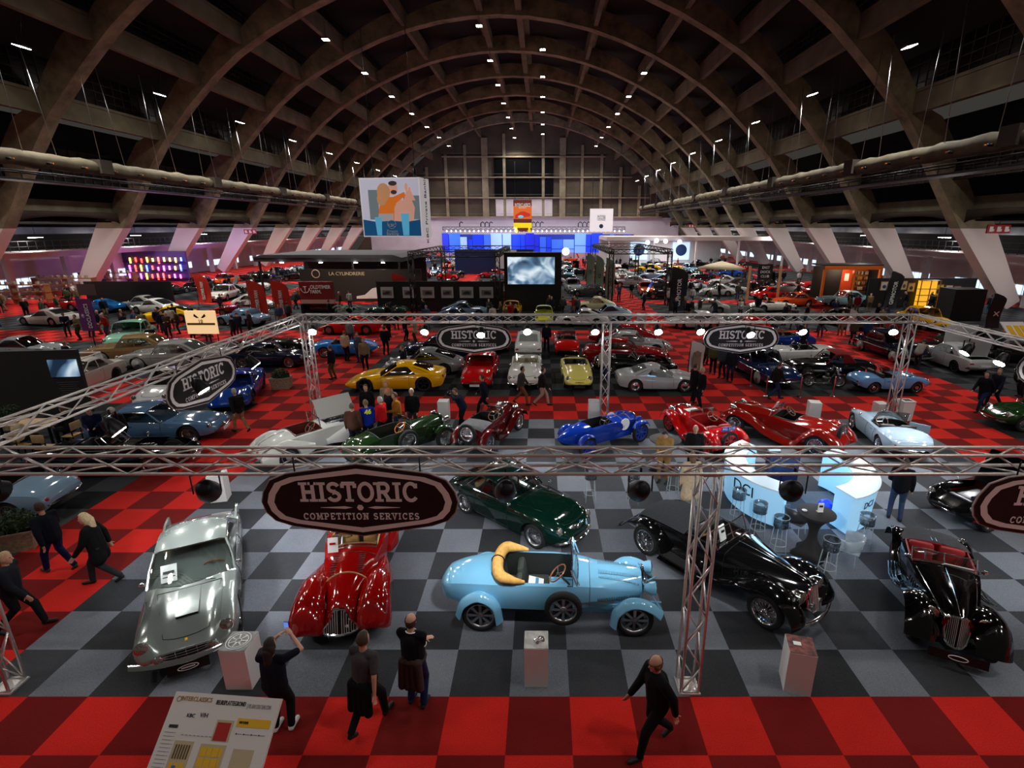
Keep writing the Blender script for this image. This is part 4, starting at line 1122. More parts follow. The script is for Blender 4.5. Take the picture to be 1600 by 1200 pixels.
def prewar(P):
 k = Kit(); g = P.get; wb = P['wb']; xf, xr = wb / 2, -wb / 2; r = P['r']; tw = g('tw', 0.13); tr = P['track'] / 2; pm = g('paint', 'paint')
 ck = g('cockpit'); ex = [ck[0], ck[1]] + ([g('hoodx')] if g('hoodx') else [])
 if g('ck2'): ex += [g('ck2')[0], g('ck2')[1]]
 sh = Shell(P['st'], g('arches', ()), tuck=g('tuck', 0.12), sh=g('sh', 0.08), p=g('p', 2.2), rp=0.8, n=30, nt=8, extra=ex)
 bon = g('bonnet_open')
 def cut(x, y):
  if ck[0] < x < ck[1] and abs(y) < ck[2]: return True
  c2 = g('ck2')
  if c2 and c2[0] < x < c2[1] and abs(y) < c2[2]: return True
  if bon and bon[0] < x < bon[1] and abs(y) < bon[2]: return True
  return False
 mb = MB(); sh.into(mb, cut); k.part('body', mb, pm, 'c')
 c = MB()
 for s in (-1, 1): c.box((0.02, s * 0.36, 0.42 * r / 0.36), (wb + 0.5, 0.06, 0.11))
 c.box((0, 0, r * 0.95), (wb * 0.85, 0.66, 0.2))
 for x in (xf, xr): c.tube([(x, -tr, r), (x, tr, r)], 0.032, 8)
 for s in (-1, 1):
  for x in (xf, xr): c.tube([(x - 0.4, s * 0.38, r + 0.06), (x, s * 0.4, r - 0.06), (x + 0.4, s * 0.38, r + 0.08)], 0.025, 6)
 k.part('chassis', c, g('chassis', 'black'), 'c')
 for x in (xf, xr):
  for s in (-1, 1): k.wheel(x, s * tr, r, tw, g('wheel', 'wire'), g('steer', 0) if x == xf else 0)
 interior(k, sh, ck[0], ck[1], ck[2], zf=g('floor', 0.34), seats=g('seats', ((ck[0] + 0.35, 0.27), (ck[0] + 0.35, -0.27))), sw=g('sw', 0.44), sheight=g('seath', 0.5), rear=g('rear'), wheel=(ck[1] - 0.3, 0.27 * g('drive', -1), sh.ft(ck[1]) + g('swz', 0.02), 0.2, 0.75), wheel_m=g('wheel_m', 'wood'))
 if g('trim', True): rim_line(k, sh, ck[0], ck[1], ck[2], 0.018)
 rd = g('rad')
 if rd: radiator(k, *rd)
 sc = g('screen')
 if sc: screen(k, sc[0], sh.ft(sc[0]) - 0.01, sc[1], sc[2], sc[3], sh=sh, split=g('split', False), taper=1.0, bow=0.02, frame=g('scf', 'chrome'))
 for fn in g('wings', ()):
  for s in (-1, 1):
   m = MB()
   if fn[0] == 'sheet':
    _, path, y0, y1, drop, idrop = fn; wing_sheet(m, path, s * y0, s * y1, drop, inner_drop=idrop)
   else:
    _, st, yo, ar, kw = fn; q = Shell(st, ar, yoff=s * yo, n=20, nt=6, **kw); q.into(m)
   k.part('wing', m, pm, g('wingkey', 'c'))
 rb = g('runboard')
 if rb:
  for s in (-1, 1):
   m = MB(); m.box(((rb[0] + rb[1]) / 2, s * (rb[2] + rb[3]) / 2, rb[4]), (rb[1] - rb[0], rb[3] - rb[2], 0.035)); k.part('running_board', m, 'black' if g('rbm') is None else pm, 'c')
   m = MB()
   for i in range(6): m.box(((rb[0] + rb[1]) / 2, s * (rb[2] + (rb[3] - rb[2]) * (0.15 + 0.14 * i)), rb[4] + 0.022), (rb[1] - rb[0] - 0.1, 0.012, 0.01))
   k.part('tread_strip', m, 'chrome', None, 'running_board')
 hl = g('lamps')
 if hl:
  headlamp(k, hl[0], hl[1], hl[2], hl[3], deep=hl[4] if len(hl) > 4 else 0.2, bowl=g('lampm', 'chrome'), key=g('lampkey'), up=g('lampup', 0.0))
  b = MB(); b.tube([(hl[0] - 0.08, -hl[1], hl[2] - hl[3] * 0.9), (hl[0] - 0.08, hl[1], hl[2] - hl[3] * 0.9)], 0.016, 6)
  k.part('lamp_bar', b, g('barm', 'chrome'), 'c')
 lv = g('louvres')
 if lv: louvres(k, [lv[0] + (lv[1] - lv[0]) * i / (lv[2] - 1) for i in range(lv[2])], lambda x: sh.side(x, lv[3]), lambda x: lv[3], lambda x: lv[4])
 seam = MB()
 if g('hinge', True) and rd:
  hx = [sc[0] + 0.12 if sc else ck[1] + 0.2, rd[0] - 0.04]; pts = [(hx[0] + (hx[1] - hx[0]) * i / 8, 0.0) for i in range(9)]; sh.line(seam, pts, 0.006, 0.003); k.part('bonnet_hinge', seam, 'chrome')
 seam = MB()
 for hx in g('seams', ()):
  sh.line(seam, [(hx, None, sh.fb(hx) + 0.02 + (sh.fs(hx) - sh.fb(hx) - .02) * i / 4) for i in range(5)] + [(hx, sh.fw(hx) * .9 * (1 - i / 5)) for i in range(6)], 0.005, sides=(1, -1))
 for dx in g('doors', ()): sh.line(seam, [(dx, None, sh.fb(dx) + 0.06 + (sh.fs(dx) - sh.fb(dx) - 0.06) * i / 5) for i in range(6)], 0.005, sides=(1, -1))
 k.part('panel_gap', seam, 'black')
 sp = g('spare')
 if sp == 'back':
  x, z = g('spare_at'); k.wheel(x, 0, r * 0.97, tw, g('wheel', 'wire'), 0, 'spare_wheel', z, (0, 0.0 + g('spare_tilt', 0.0), PI / 2))
 elif sp == 'side':
  for s in g('spare_sides', (-1,)):
   x, yy, z = g('spare_at'); k.wheel(x, s * yy, r * 0.97, tw, g('wheel', 'wire'), 0, 'spare_wheel', z, (0, 0, 0))
 if g('bumper'): bumper(k, *g('bumper'))
 if g('rb'): bumper(k, *g('rb'))
 for a in g('plates', ()): plate(k, *a)
 tl = g('tail')
 if tl:
  for s in (-1, 1):
   b = MB(); b.ell((tl[0], s * tl[1], tl[2]), (0.05, 0.03, 0.03), 10, 6); k.part('tail_light', b, 'tail_red')
 k.sh = sh
 if g('more'): g('more')(k, sh)
 return k
# colours
WHITE, CREAM, SILVER, GREY, BLACKC = S(222, 222, 220), S(232, 222, 176), S(150, 156, 156), S(120, 124, 128), S(9, 9, 10)
RED, DRED, MAROON, ORANGE, YELLOW, PYELLOW = S(196, 16, 16), S(150, 14, 12), S(92, 10, 14), S(214, 70, 20), S(244, 186, 10), S(232, 220, 104)
NAVY, BLUE, BBLUE, LBLUE, PALEB, STEELB = S(10, 18, 42), S(14, 44, 140), S(30, 120, 200), S(124, 190, 226), S(176, 200, 220), S(82, 112, 150)
GREEN, DGREEN, MINT, GOLD, BROWN, TAN = S(24, 60, 30), S(4, 32, 24), S(150, 204, 178), S(150, 122, 74), S(66, 38, 22), S(214, 170, 104)
BEIGE, LEATHERRED, DARKL = S(206, 176, 128), S(150, 26, 32), S(26, 27, 29)
# body styles, metres, nose towards +x
GT60 = dict(st=[(-2.22, .46, .60, .63, .60), (-2.1, .32, .72, .78, .74), (-1.6, .24, .82, .90, .80, .02), (-.9, .20, .84, .92, .82), (.1, .18, .80, .88, .82), (1.0, .20, .76, .83, .82, .02), (1.6, .24, .70, .75, .80, .04), (2.05, .32, .60, .62, .72, .02), (2.2, .40, .52, .53, .58)],
 wb=2.55, r=.33, tw=.19, cab=dict(xa=.62, xb=.12, xc=-.95, xd=-1.62, hr=1.26, cpil=.2), hood=(.78, 1.95, .58, .42), doors=(-.75, .42), lamps=(2.0, .62, .60, .10), fb=(2.22, .62, .42, .12, .07), rb=(-2.26, .62, .46, .10, .07), grille=dict(x=2.19, yw=.44, z0=.38, z1=.52, n=5, oval=True), tail=(-2.16, .58, .62, .06), wheel='wire', plates=((2.28, 0, .34, .5, .11, 'white'),))
P911 = dict(st=[(-2.1, .42, .56, .60, .60), (-2.0, .30, .68, .76, .74), (-1.5, .22, .80, .92, .86, .0), (-.9, .20, .84, .96, .86), (0, .18, .80, .88, .82), (.9, .19, .72, .79, .82, .05), (1.4, .22, .66, .70, .80, .10), (1.9, .28, .54, .56, .70, .05), (2.1, .36, .46, .47, .55)],
 wb=2.32, off=.02, r=.33, tw=.24, cab=dict(xa=.72, xb=.15, xc=-.62, xd=-1.85, hr=1.28, cpil=.30, frame=None, glass='dark_glass'), hood=(.85, 1.75, .5, .36), doors=(-.45, .65), lamps=(1.86, .58, .62, .11, .2), lampm='paint', tail=(-2.03, .56, .62, .05, .05), wheel='modern', inset=.02, plates=((-2.12, 0, .5, .5, .11, 'white'),))
SUPER = dict(st=[(-2.2, .45, .66, .70, .70), (-2.1, .28, .80, .88, .86), (-1.5, .2, .86, .93, .94, .04), (-.8, .16, .82, .92, .92), (.1, .15, .76, .86, .90), (.9, .16, .72, .80, .92, .06), (1.5, .18, .66, .68, .92, .09), (2.1, .22, .52, .52, .84, .03), (2.42, .28, .38, .39, .62)],
 wb=2.72, off=.1, r=.36, tw=.28, cab=dict(xa=.85, xb=.05, xc=-.75, xd=-1.75, hr=1.24, wr=.70, cpil=.30, frame=None, glass='dark_glass', crown=.06), hood=(1.0, 2.0, .6, .45), doors=(-.6, .7), grille=dict(x=2.38, yw=.42, z0=.24, z1=.36, n=2, frame=False), tail=(-2.16, .66, .72, .07, .07), wheel='modern', inset=.015, plates=((-2.2, 0, .55, .5, .11, 'white'),), ak=1.1)
DINO = dict(st=[(-2.0, .44, .64, .68, .66), (-1.9, .30, .74, .80, .76), (-1.3, .2, .80, .88, .85, .04), (-.5, .17, .74, .86, .83), (.3, .16, .70, .78, .82), (1.0, .18, .68, .70, .84, .10), (1.5, .2, .60, .60, .80, .09), (1.95, .28, .46, .47, .68, .03), (2.12, .34, .41, .42, .5)],
 wb=2.34, r=.32, tw=.21, cab=dict(xa=.75, xb=.05, xc=-.6, xd=-1.35, hr=1.13, wr=.72, cpil=.30, frame=None), hood=(.95, 1.8, .45, .34), doors=(-.4, .6), lamps=(1.8, .58, .58, .09), tail=(-1.98, .55, .62, .05), wheel='disc', ak=1.12)
FGT = dict(st=[(-2.1, .44, .70, .76, .76), (-2.0, .24, .84, .92, .88), (-1.3, .16, .86, .94, .94, .05), (-.5, .14, .78, .90, .90), (.4, .14, .72, .80, .90), (1.1, .16, .72, .72, .93, .12), (1.6, .18, .62, .60, .90, .11), (2.05, .22, .46, .45, .80, .05), (2.2, .28, .38, .38, .62)],
 wb=2.6, r=.34, tw=.28, cab=dict(xa=.95, xb=.15, xc=-.45, xd=-1.2, hr=1.10, wr=.66, cpil=.28, frame=None), hood=(1.1, 1.95, .5, .5), doors=(-.35, .75), lamps=(1.75, .66, .58, .10), grille=dict(x=2.16, yw=.5, z0=.26, z1=.36, n=2, frame=False), tail=(-2.1, .6, .66, .06), wheel='modern', ak=1.12)
ETYPE = dict(st=[(-2.1, .50, .60, .63, .44), (-1.9, .38, .68, .76, .64), (-1.3, .26, .78, .88, .78), (-.5, .2, .78, .86, .80), (.2, .2, .76, .86, .80), (1.0, .24, .68, .82, .79, .02), (1.7, .3, .60, .70, .70, .05), (2.1, .38, .52, .58, .54, .02), (2.26, .44, .5, .52, .34)],
 wb=2.44, r=.33, tw=.17, cockpit=(-.95, -.05, .56), sch=.36, hood=(.12, 2.0, .5, .28), doors=(-.85, -.05), lamps=(1.86, .52, .64, .10, .2), lampm='chrome', lampup=.4, grille=dict(x=2.24, yw=.24, z0=.45, z1=.55, n=1, oval=True), fb=(2.2, .55, .42, .22, .06), rb=(-2.1, .6, .5, .14, .06), tail=(-2.05, .5, .6, .06, .03), wheel='wire', plates=((2.3, 0, .34, .5, .11, 'black'),))
VETTE = dict(st=[(-2.25, .42, .60, .66, .62), (-2.1, .32, .72, .80, .76), (-1.4, .24, .84, .92, .86, .02), (-.5, .22, .80, .88, .84), (.3, .22, .82, .90, .84), (1.1, .24, .82, .88, .88, .04), (1.7, .28, .78, .80, .88, .05), (2.05, .36, .68, .68, .82, .02), (2.2, .44, .58, .58, .68)],
 wb=2.59, r=.34, tw=.17, cockpit=(-.85, .05, .6), sch=.38, hood=(.25, 1.95, .56, .5), doors=(-.75, .15), lamps=(2.05, .68, .66, .085), fog=(2.06, .5, .64, .08), grille=dict(x=2.18, yw=.48, z0=.42, z1=.54, n=3, oval=True), fb=(2.26, .8, .40, .2, .09), rb=(-2.3, .75, .46, .16, .08), tail=(-2.2, .6, .66, .07), wheel='disc')
COBRA = dict(st=[(-1.9, .50, .60, .64, .48), (-1.75, .36, .72, .80, .70), (-1.2, .24, .80, .90, .84, .04), (-.5, .2, .74, .86, .74), (.1, .2, .74, .86, .74), (.8, .22, .74, .82, .80, .06), (1.3, .26, .68, .72, .82, .09), (1.7, .34, .56, .58, .64, .03), (1.86, .42, .50, .51, .44)],
 wb=2.29, r=.33, tw=.22, cockpit=(-.75, .05, .54), sch=.34, hood=(.3, 1.6, .38, .3), doors=(-.6, .02), lamps=(1.62, .55, .62, .09), grille=dict(x=1.84, yw=.34, z0=.38, z1=.52, n=4, oval=True), tail=(-1.82, .52, .6, .05), wheel='wire', fb=(1.9, .3, .42, .05, .05), ak=1.12, rb=(-1.96, .35, .5, .05, .05))
SPRITE = dict(COBRA, st=[(-1.75, .48, .60, .63, .48), (-1.6, .36, .70, .77, .64), (-1.1, .26, .78, .84, .70), (-.4, .24, .72, .80, .68), (.2, .24, .74, .80, .68), (.8, .26, .74, .77, .70, .05), (1.3, .3, .66, .68, .70, .08), (1.65, .38, .56, .57, .56, .02), (1.8, .44, .5, .51, .40)], wb=2.05, r=.29, tw=.14, cockpit=(-.75, .02, .5), lamps=(1.5, .5, .62, .09), wheel='steel', cab=None, fb=(1.84, .5, .38, .08, .06), rb=(-1.8, .5, .42, .08, .06))
SED50 = dict(st=[(-2.5, .48, .62, .68, .66), (-2.35, .34, .80, .88, .80), (-1.6, .28, .94, 1.02, .90, .02), (-.6, .26, .94, 1.0, .92), (.5, .26, .94, 1.0, .92), (1.3, .28, .92, 1.0, .92, .03), (1.9, .32, .86, .92, .90, .05), (2.35, .40, .74, .76, .82, .02), (2.5, .48, .62, .62, .68)],
 wb=3.0, r=.36, tw=.18, cab=dict(xa=.95, xb=.45, xc=-.95, xd=-1.6, hr=1.52, cpil=.16, bpil=.46), hood=(1.1, 2.2, .6, .45), doors=(-1.0, -.1, .8), lamps=(2.34, .66, .78, .10), fb=(2.56, .88, .46, .16, .13), rb=(-2.56, .86, .46, .14, .13), grille=dict(x=2.5, yw=.56, z0=.48, z1=.64, n=4), tail=(-2.42, .66, .78, .07), wheel='white', trimline=(-2.2, 2.2, .66))
AMER = dict(SED50, st=[(-2.7, .5, .66, .72, .72), (-2.6, .36, .84, .92, .86), (-1.8, .3, .92, .98, .92, .03), (-.6, .26, .90, .95, .94), (.5, .26, .88, .94, .94), (1.4, .28, .88, .92, .94, .03), (2.1, .32, .82, .85, .92, .05), (2.6, .40, .70, .72, .86, .03), (2.75, .48, .60, .60, .76)], wb=3.05, cab=dict(xa=.95, xb=.5, xc=-.85, xd=-1.55, hr=1.42, cpil=.12, bpil=.45), lamps=(2.62, .7, .70, .10), fb=(2.8, .9, .44, .16, .13), rb=(-2.76, .9, .46, .14, .13), grille=dict(x=2.73, yw=.56, z0=.46, z1=.6, n=4), trimline=(-2.4, 2.4, .7))
B356 = dict(st=[(-1.95, .42, .50, .54, .50), (-1.85, .32, .62, .72, .66), (-1.4, .24, .76, .94, .78, .02), (-.8, .22, .82, 1.0, .80), (0, .2, .80, .92, .80), (.8, .22, .74, .84, .80, .05), (1.3, .26, .68, .76, .78, .07), (1.75, .34, .56, .60, .64, .02), (1.95, .42, .48, .50, .46)],
 wb=2.1, r=.32, tw=.15, cab=dict(xa=.62, xb=.2, xc=-.5, xd=-1.45, hr=1.30, cpil=.25, wr=.72), hood=(.75, 1.6, .42, .3), doors=(-.4, .55), lamps=(1.62, .55, .64, .10, .18), lampm='paint', fb=(1.98, .6, .36, .16, .08), rb=(-1.98, .6, .36, .16, .08), tail=(-1.86, .5, .56, .05), wheel='disc')
SED80 = dict(st=[(-2.3, .42, .72, .78, .70), (-2.2, .28, .84, .90, .80), (-1.5, .22, .88, .95, .84), (-.6, .2, .88, .92, .84), (.5, .2, .86, .90, .84), (1.2, .22, .82, .88, .84), (1.8, .24, .76, .82, .83), (2.25, .30, .66, .68, .78), (2.32, .40, .58, .60, .72)],
 wb=2.62, r=.32, tw=.2, cab=dict(xa=.8, xb=.2, xc=-.85, xd=-1.6, hr=1.33, cpil=.2, bpil=.48, wr=.78), hood=(.9, 2.1, .62, .58), doors=(-.5, .7), lamps=(2.28, .58, .60, .085), fb=(2.36, .76, .44, .06, .12), rb=(-2.36, .76, .48, .06, .12), grille=dict(x=2.31, yw=.5, z0=.52, z1=.64, n=4), tail=(-2.26, .6, .7, .14, .07), wheel='modern', plates=((-2.4, 0, .62, .5, .11, 'white'),), tuck=.08, sh=.07, p=4.0)
VIPER = dict(SUPER, cab=None, cockpit=(-1.0, .2, .62), sch=.3, wheel_m='black', hood=(.45, 2.0, .6, .45))
CONV60 = dict(GT60, cab=None, cockpit=(-1.15, .12, .58), sch=.36)
def style(base, **k):
 d = dict(base); d.update(k); return envelope(d)
def softtop(kit, sh, xa, xb, xc, xd, hr, key='t'):
 cabin(kit, sh, xa, xb, xc, xd, hr, cpil=.45, paint='cloth', key=key, frame=None)
# the cars of the near stand
def more_silver(k, sh):
 for s in (-1, 1):
  b = MB(); pr = [(-1.25, .0), (-1.7, .10), (-2.18, .20), (-2.22, .16), (-2.16, -.10), (-1.25, -.04)]
  y0 = s * .70; b.prism([(x, sh.top(x, .66) + dz) for x, dz in pr], y0 - .022, y0 + .022); k.part('tail_fin', b, 'paint_metallic', 'c')
 b = MB(); rows = []
 for i in range(7):
  x = .92 + .72 * i / 6; up = .012 + .035 * (i / 6)
  rows.append([(x, y, sh.top(x, y) + up * (1 if abs(y) < .18 else 0) - (0.0 if abs(y) < .18 else .01)) for y in (-.19, -.175, -.1, 0, .1, .175, .19)])
 b.grid(rows); k.part('bonnet_scoop', b, 'paint_metallic', 'c')
 b = MB(); b.grid([[(1.645, y, sh.top(1.64, y) + t) for t in (-.005, .044)] for y in (-.17, -.1, .1, .17)]); k.part('scoop_mouth', b, 'black', None, 'bonnet_scoop')
 b = MB(); b.box((.50, -.36, 1.03), (.02, .26, .34), ry=-.85); b2 = MB(); b2.box((.51, -.36, 1.06), (.012, .18, .05), ry=-.85); b2.box((.56, -.36, .99), (.012, .2, .02), ry=-.85)
 k.part('display_card', b, 'paper'); k.part('card_print', b2, 'dark_metal', None, 'display_card')
 b = MB(); b.box((2.08, 0, sh.top(2.08, 0) + .004), (.05, .04, .012), ry=.4); k.part('bonnet_badge', b, mat('badge_yellow', S(235, 190, 20), .3))
 b = MB(); b.box((2.36, 0, .27), (.02, .62, .17), ry=-.15); k.part('stand_plate', b, 'dark_metal')
 b = MB(); b.tube([(2.374, .15 * math.cos(t * PI / 10), .27 + .05 * math.sin(t * PI / 10)) for t in range(20)], .008, 5, closed=True); b.box((2.374, 0, .27), (.01, .2, .02)); k.part('plate_oval', b, 'paper', None, 'stand_plate')
 b = MB()
 for s in (-.12, .42): b.tube([(.86, s, sh.top(.86, s) + .02), (.78, s - .38, sh.top(.78, s) + .06)], .008, 5)
 k.part('wiper', b, 'chrome')
silver = style(GT60, more=more_silver, paint='paint_metallic', st=[(-2.25, .45, .62, .66, .62), (-2.14, .34, .76, .80, .75), (-1.6, .25, .86, .90, .82, .03), (-.9, .22, .86, .94, .83), (.2, .20, .84, .93, .83), (1.0, .22, .80, .86, .83, .06), (1.6, .26, .77, .76, .83, .12), (2.0, .32, .70, .64, .81, .13), (2.18, .38, .60, .56, .74, .06), (2.26, .45, .52, .52, .64)], rp=.80, rw=.16,
 lamps=(2.10, .62, .68, .11), cab=dict(xa=.80, xb=.18, xc=-.90, xd=-1.65, hr=1.30, cpil=.18, wb=.88, wr=.74, bow=.2, rearbow=.16), fog=(2.25, .40, .48, .075), hood=(.90, 1.98, .52, .34), fb=(2.33, .84, .40, .22, .12, .08), grille=dict(x=2.27, yw=.52, z0=.40, z1=.585, n=4, oval=True), trimline=(-.8, .9, .34), plates=())
def more_red(k, sh):
 b = MB(); pts = [(1.02, y, sh.top(1.02, y) + .006) for y in [sh.fw(1.02) * .92 * (1 - j / 8) for j in range(17)]]; b.tube(pts, .016, 6); k.part('bonnet_strap', b, 'leather', 'i')
 b = MB(); b.box((.36, -.34, 1.16), (.02, .20, .30), ry=-.35); b2 = MB(); b2.box((.374, -.34, 1.2), (.012, .12, .04), ry=-.35); k.part('display_card', b, 'paper'); k.part('card_print', b2, 'tail_red', None, 'display_card')
 for s in (-1, 1):
  b = MB()
  for i in range(9):
   x = .5 + .06 * i; b.box((x, s * .22, sh.top(x, .22) + .002), (.014, .2, .010))
  k.part('bonnet_louvre', b, 'black')
 b = MB(); b.box((1.93, 0, .26), (.015, .40, .09)); k.part('number_plate', b, 'dark_metal')
 b = MB(); b.lathe([(.03, 0), (.035, .01), (.01, .015)], 12, axis='X', c=(1.89, .13, .40)); k.part('nose_badge', b, 'paper')
redcar = prewar(dict(wb=2.62, track=1.34, r=.35, tw=.15, arches=(), more=more_red, wheel='wire',
 st=[(-1.98, .40, .55, .60, .30), (-1.7, .30, .76, .84, .56), (-1.0, .26, .88, .95, .70), (-.1, .26, .90, .98, .66), (.35, .3, .88, 1.0, .58), (.9, .34, .76, .95, .46), (1.4, .34, .60, .84, .38), (1.7, .33, .46, .70, .34), (1.84, .33, .40, .52, .28)],
 cockpit=(-.85, .1, .50), rad=(1.86, .31, .27, .70, 'heart'), screen=(.22, .5, .30, .5), seats=((-.5, .27), (-.5, -.27)), hinge=False,
 wings=(('shell', [(.05, .40, .55, .58, .08), (.55, .30, .66, .74, .22), (1.05, .24, .76, .90, .31), (1.5, .22, .74, .92, .34), (1.82, .24, .64, .80, .33), (1.98, .32, .54, .64, .25), (2.05, .42, .48, .52, .10)], .60, [(1.31, .40, .34)], dict(tuck=.12, sh=.2, p=2.0)),
   ('shell', [(-2.05, .4, .5, .55, .10), (-1.75, .28, .62, .78, .22), (-1.3, .26, .70, .88, .26), (-.85, .28, .62, .76, .22), (-.45, .34, .5, .56, .10)], .60, [(-1.31, .40, .34)], dict(tuck=.1, sh=.2, p=2.0))),
 lamps=None, tail=(-1.95, .3, .6), seams=(.42,)))
def more_bug(k, sh):
 pts = []
 for t in range(17):
  a = PI * t / 16; pts.append((-1.02 - .17 * math.sin(a), .50 * math.cos(a), 1.10 + .02 * math.sin(a)))
 pts = [(-.62, .52, 1.03), (-.82, .53, 1.06)] + pts + [(-.82, -.53, 1.06), (-.62, -.52, 1.03)]
 rr = [.03, .07] + [.115] * 17 + [.07, .03]
 b = MB(); b.tube(pts, rr, 10); k.part('folded_hood', b, 'cloth', 't')
 b = MB(); q = [(-1.19, 0, 1.12 + .0)]; b.tube([(-1.19 + .125 * math.cos(a * PI / 8), 0, 1.12 + .125 * math.sin(a * PI / 8)) for a in range(16)], .012, 5, closed=True); k.part('hood_strap', b, 'black', None, 'folded_hood')
 b = MB()
 for i in range(26):
  x = .80 + .76 * i / 25
  for s in (-1, 1): b.box((x, s * .14, sh.top(x, .14) + .003), (.012, .12, .008)); b.box((x, s * .27, sh.top(x, .25) + .001), (.012, .05, .008))
 k.part('top_louvre', b, mat('louvre_blue', S(70, 120, 150), .5))
 b = MB()
 for s in (-1, 1):
  b.tube([(1.35, s * .34, .62), (.55, s * .46, .60)], .018, 6); b.tube([(1.55, s * .2, .42), (2.0, s * .38, .56)], .016, 6); b.tube([(1.62, s * .28, .95), (2.0, s * .46, .46)], .014, 6)
 k.part('strut', b, 'paint', 'c')
 b = MB(); b.box((.5, -.45, .62), (.9, .02, .012)); b.tube([(.4, -.5, .58), (1.1, -.46, .6)], .016, 6); k.part('exhaust_pipe', b, 'steel')
 b = MB(); b.box((-.42, -.2, .82), (.30, .22, .012), ry=.25); b2 = MB(); b2.box((-.40, -.2, .828), (.06, .16, .012), ry=.25); k.part('display_card', b, 'paper'); k.part('card_print', b2, mat('print_blue', S(80, 150, 200), .6), None, 'display_card')
 b = MB()
 for s in (-1, 1): b.tube([(.42, s * .52, 1.0), (.30, s * .53, 1.34), (.32, s * .1, 1.36)], .014, 6)
 k.part('screen_pillar', b, 'paint', 'c')
bug = prewar(dict(wb=2.93, track=1.26, r=.365, tw=.15, wheel='alloy', more=more_bug, chassis='paint',
 st=[(-2.32, .52, .66, .72, .16), (-2.2, .48, .80, .88, .36), (-1.6, .42, .92, 1.0, .52), (-.9, .42, .97, 1.04, .60), (-.1, .42, .97, 1.03, .60), (.40, .44, .95, 1.05, .55), (.8, .46, .90, 1.05, .48), (1.25, .49, .84, 1.02, .40), (1.64, .52, .78, .99, .31)],
 trim=False, cockpit=(-1.08, .30, .50), rad=(1.67, .29, .50, 1.03, 'horseshoe'), screen=(.40, .50, .26, .5), seats=((-.42, .25), (-.42, -.25)), rear=-.85,
 wings=(('sheet', [(1.00, .24), (1.06, .56), (1.30, .79), (1.56, .82), (1.80, .73), (2.00, .57)], .50, .78, .10, None),
   ('sheet', [(-1.95, .36), (-1.84, .66), (-1.56, .85), (-1.30, .80), (-1.10, .60), (-1.03, .24)], .48, .77, .10, None)),
 lamps=(1.86, .33, .84, .125, .2), lampm='paint', lampkey='c', louvres=(.78, 1.58, 26, .58, .68), seams=(.62,), hinge=False,
 spare='side', spare_at=(.12, .72, .63), tail=(-1.6, .72, .72), plates=()))
def tonneau(k, sh, x0, x1, f=.93, up=.015, key='t', nx=8, ny=10):
 b = MB(); rows = []
 for i in range(nx + 1):
  x = x0 + (x1 - x0) * i / nx; ws = sh.fw(x) * (1 - sh.sh) * f
  rows.append([(x, ws * (2 * j / ny - 1), sh.top(x, ws * (2 * j / ny - 1)) + up - (.02 if j in (0, ny) else 0)) for j in range(ny + 1)])
 b.grid(rows); k.part('tonneau_cover', b, 'cloth', key)
def more_blk(k, sh):
 tonneau(k, sh, -1.85, -.52, .98, .03)
 b = MB(); b.box((.16, -.25, 1.24), (.02, .2, .34), ry=-.3); k.part('display_card', b, 'paper')
 b = MB(); b.box((.174, -.25, 1.28), (.01, .1, .05), ry=-.3); k.part('card_print', b, 'black', None, 'display_card')
 for s in (-1, 1):
  b = MB(); b.X = Matrix.Translation((2.14, s * .14, .60)); b.lathe([(.01, -.1), (.05, -.07), (.06, 0), (.01, .02)], 12, axis='X'); k.part('fog_lamp', b, 'chrome')
 b = MB(); b.rbox((-.35, -.02, 1.06), (.22, .95, .16), .06); k.part('seat_back_roll', b, 'leather', 'i')
blk = prewar(dict(wb=3.0, track=1.36, r=.37, tw=.15, wheel='wire', more=more_blk,
 st=[(-2.1, .45, .6, .66, .36), (-1.85, .4, .84, .94, .60), (-1.2, .34, .97, 1.05, .70), (-.2, .32, 1.0, 1.06, .70), (.35, .34, 1.0, 1.08, .62), (.9, .38, .95, 1.07, .50), (1.5, .42, .86, 1.03, .37), (1.9, .45, .76, .98, .28), (2.04, .47, .66, .92, .22)],
 cockpit=(-.5, .16, .54), rad=(2.05, .19, .45, .98, 'split'), screen=(.30, .56, .30, .5), seats=((-.2, .27), (-.2, -.27)), split=True,
 wings=(('sheet', [(-1.0, .32), (-.3, .35), (.4, .52), (.95, .78), (1.45, .93), (1.9, .84), (2.16, .56), (2.2, .42)], .26, .90, .20, .06),
   ('sheet', [(-2.28, .50), (-2.16, .56), (-1.95, .76), (-1.5, .92), (-1.08, .72), (-.85, .40), (-.75, .32)], .46, .88, .16, .03)),
 runboard=(-1.0, .0, .60, .90, .38), lamps=(1.98, .34, .80, .13, .22), louvres=(.7, 1.5, 14, .62, .80), seams=(.45,), bumper=(2.24, .55, .40, .1, .06), tail=(-2.1, .5, .6), rb=(-2.32, .5, .42, .06, .06)))
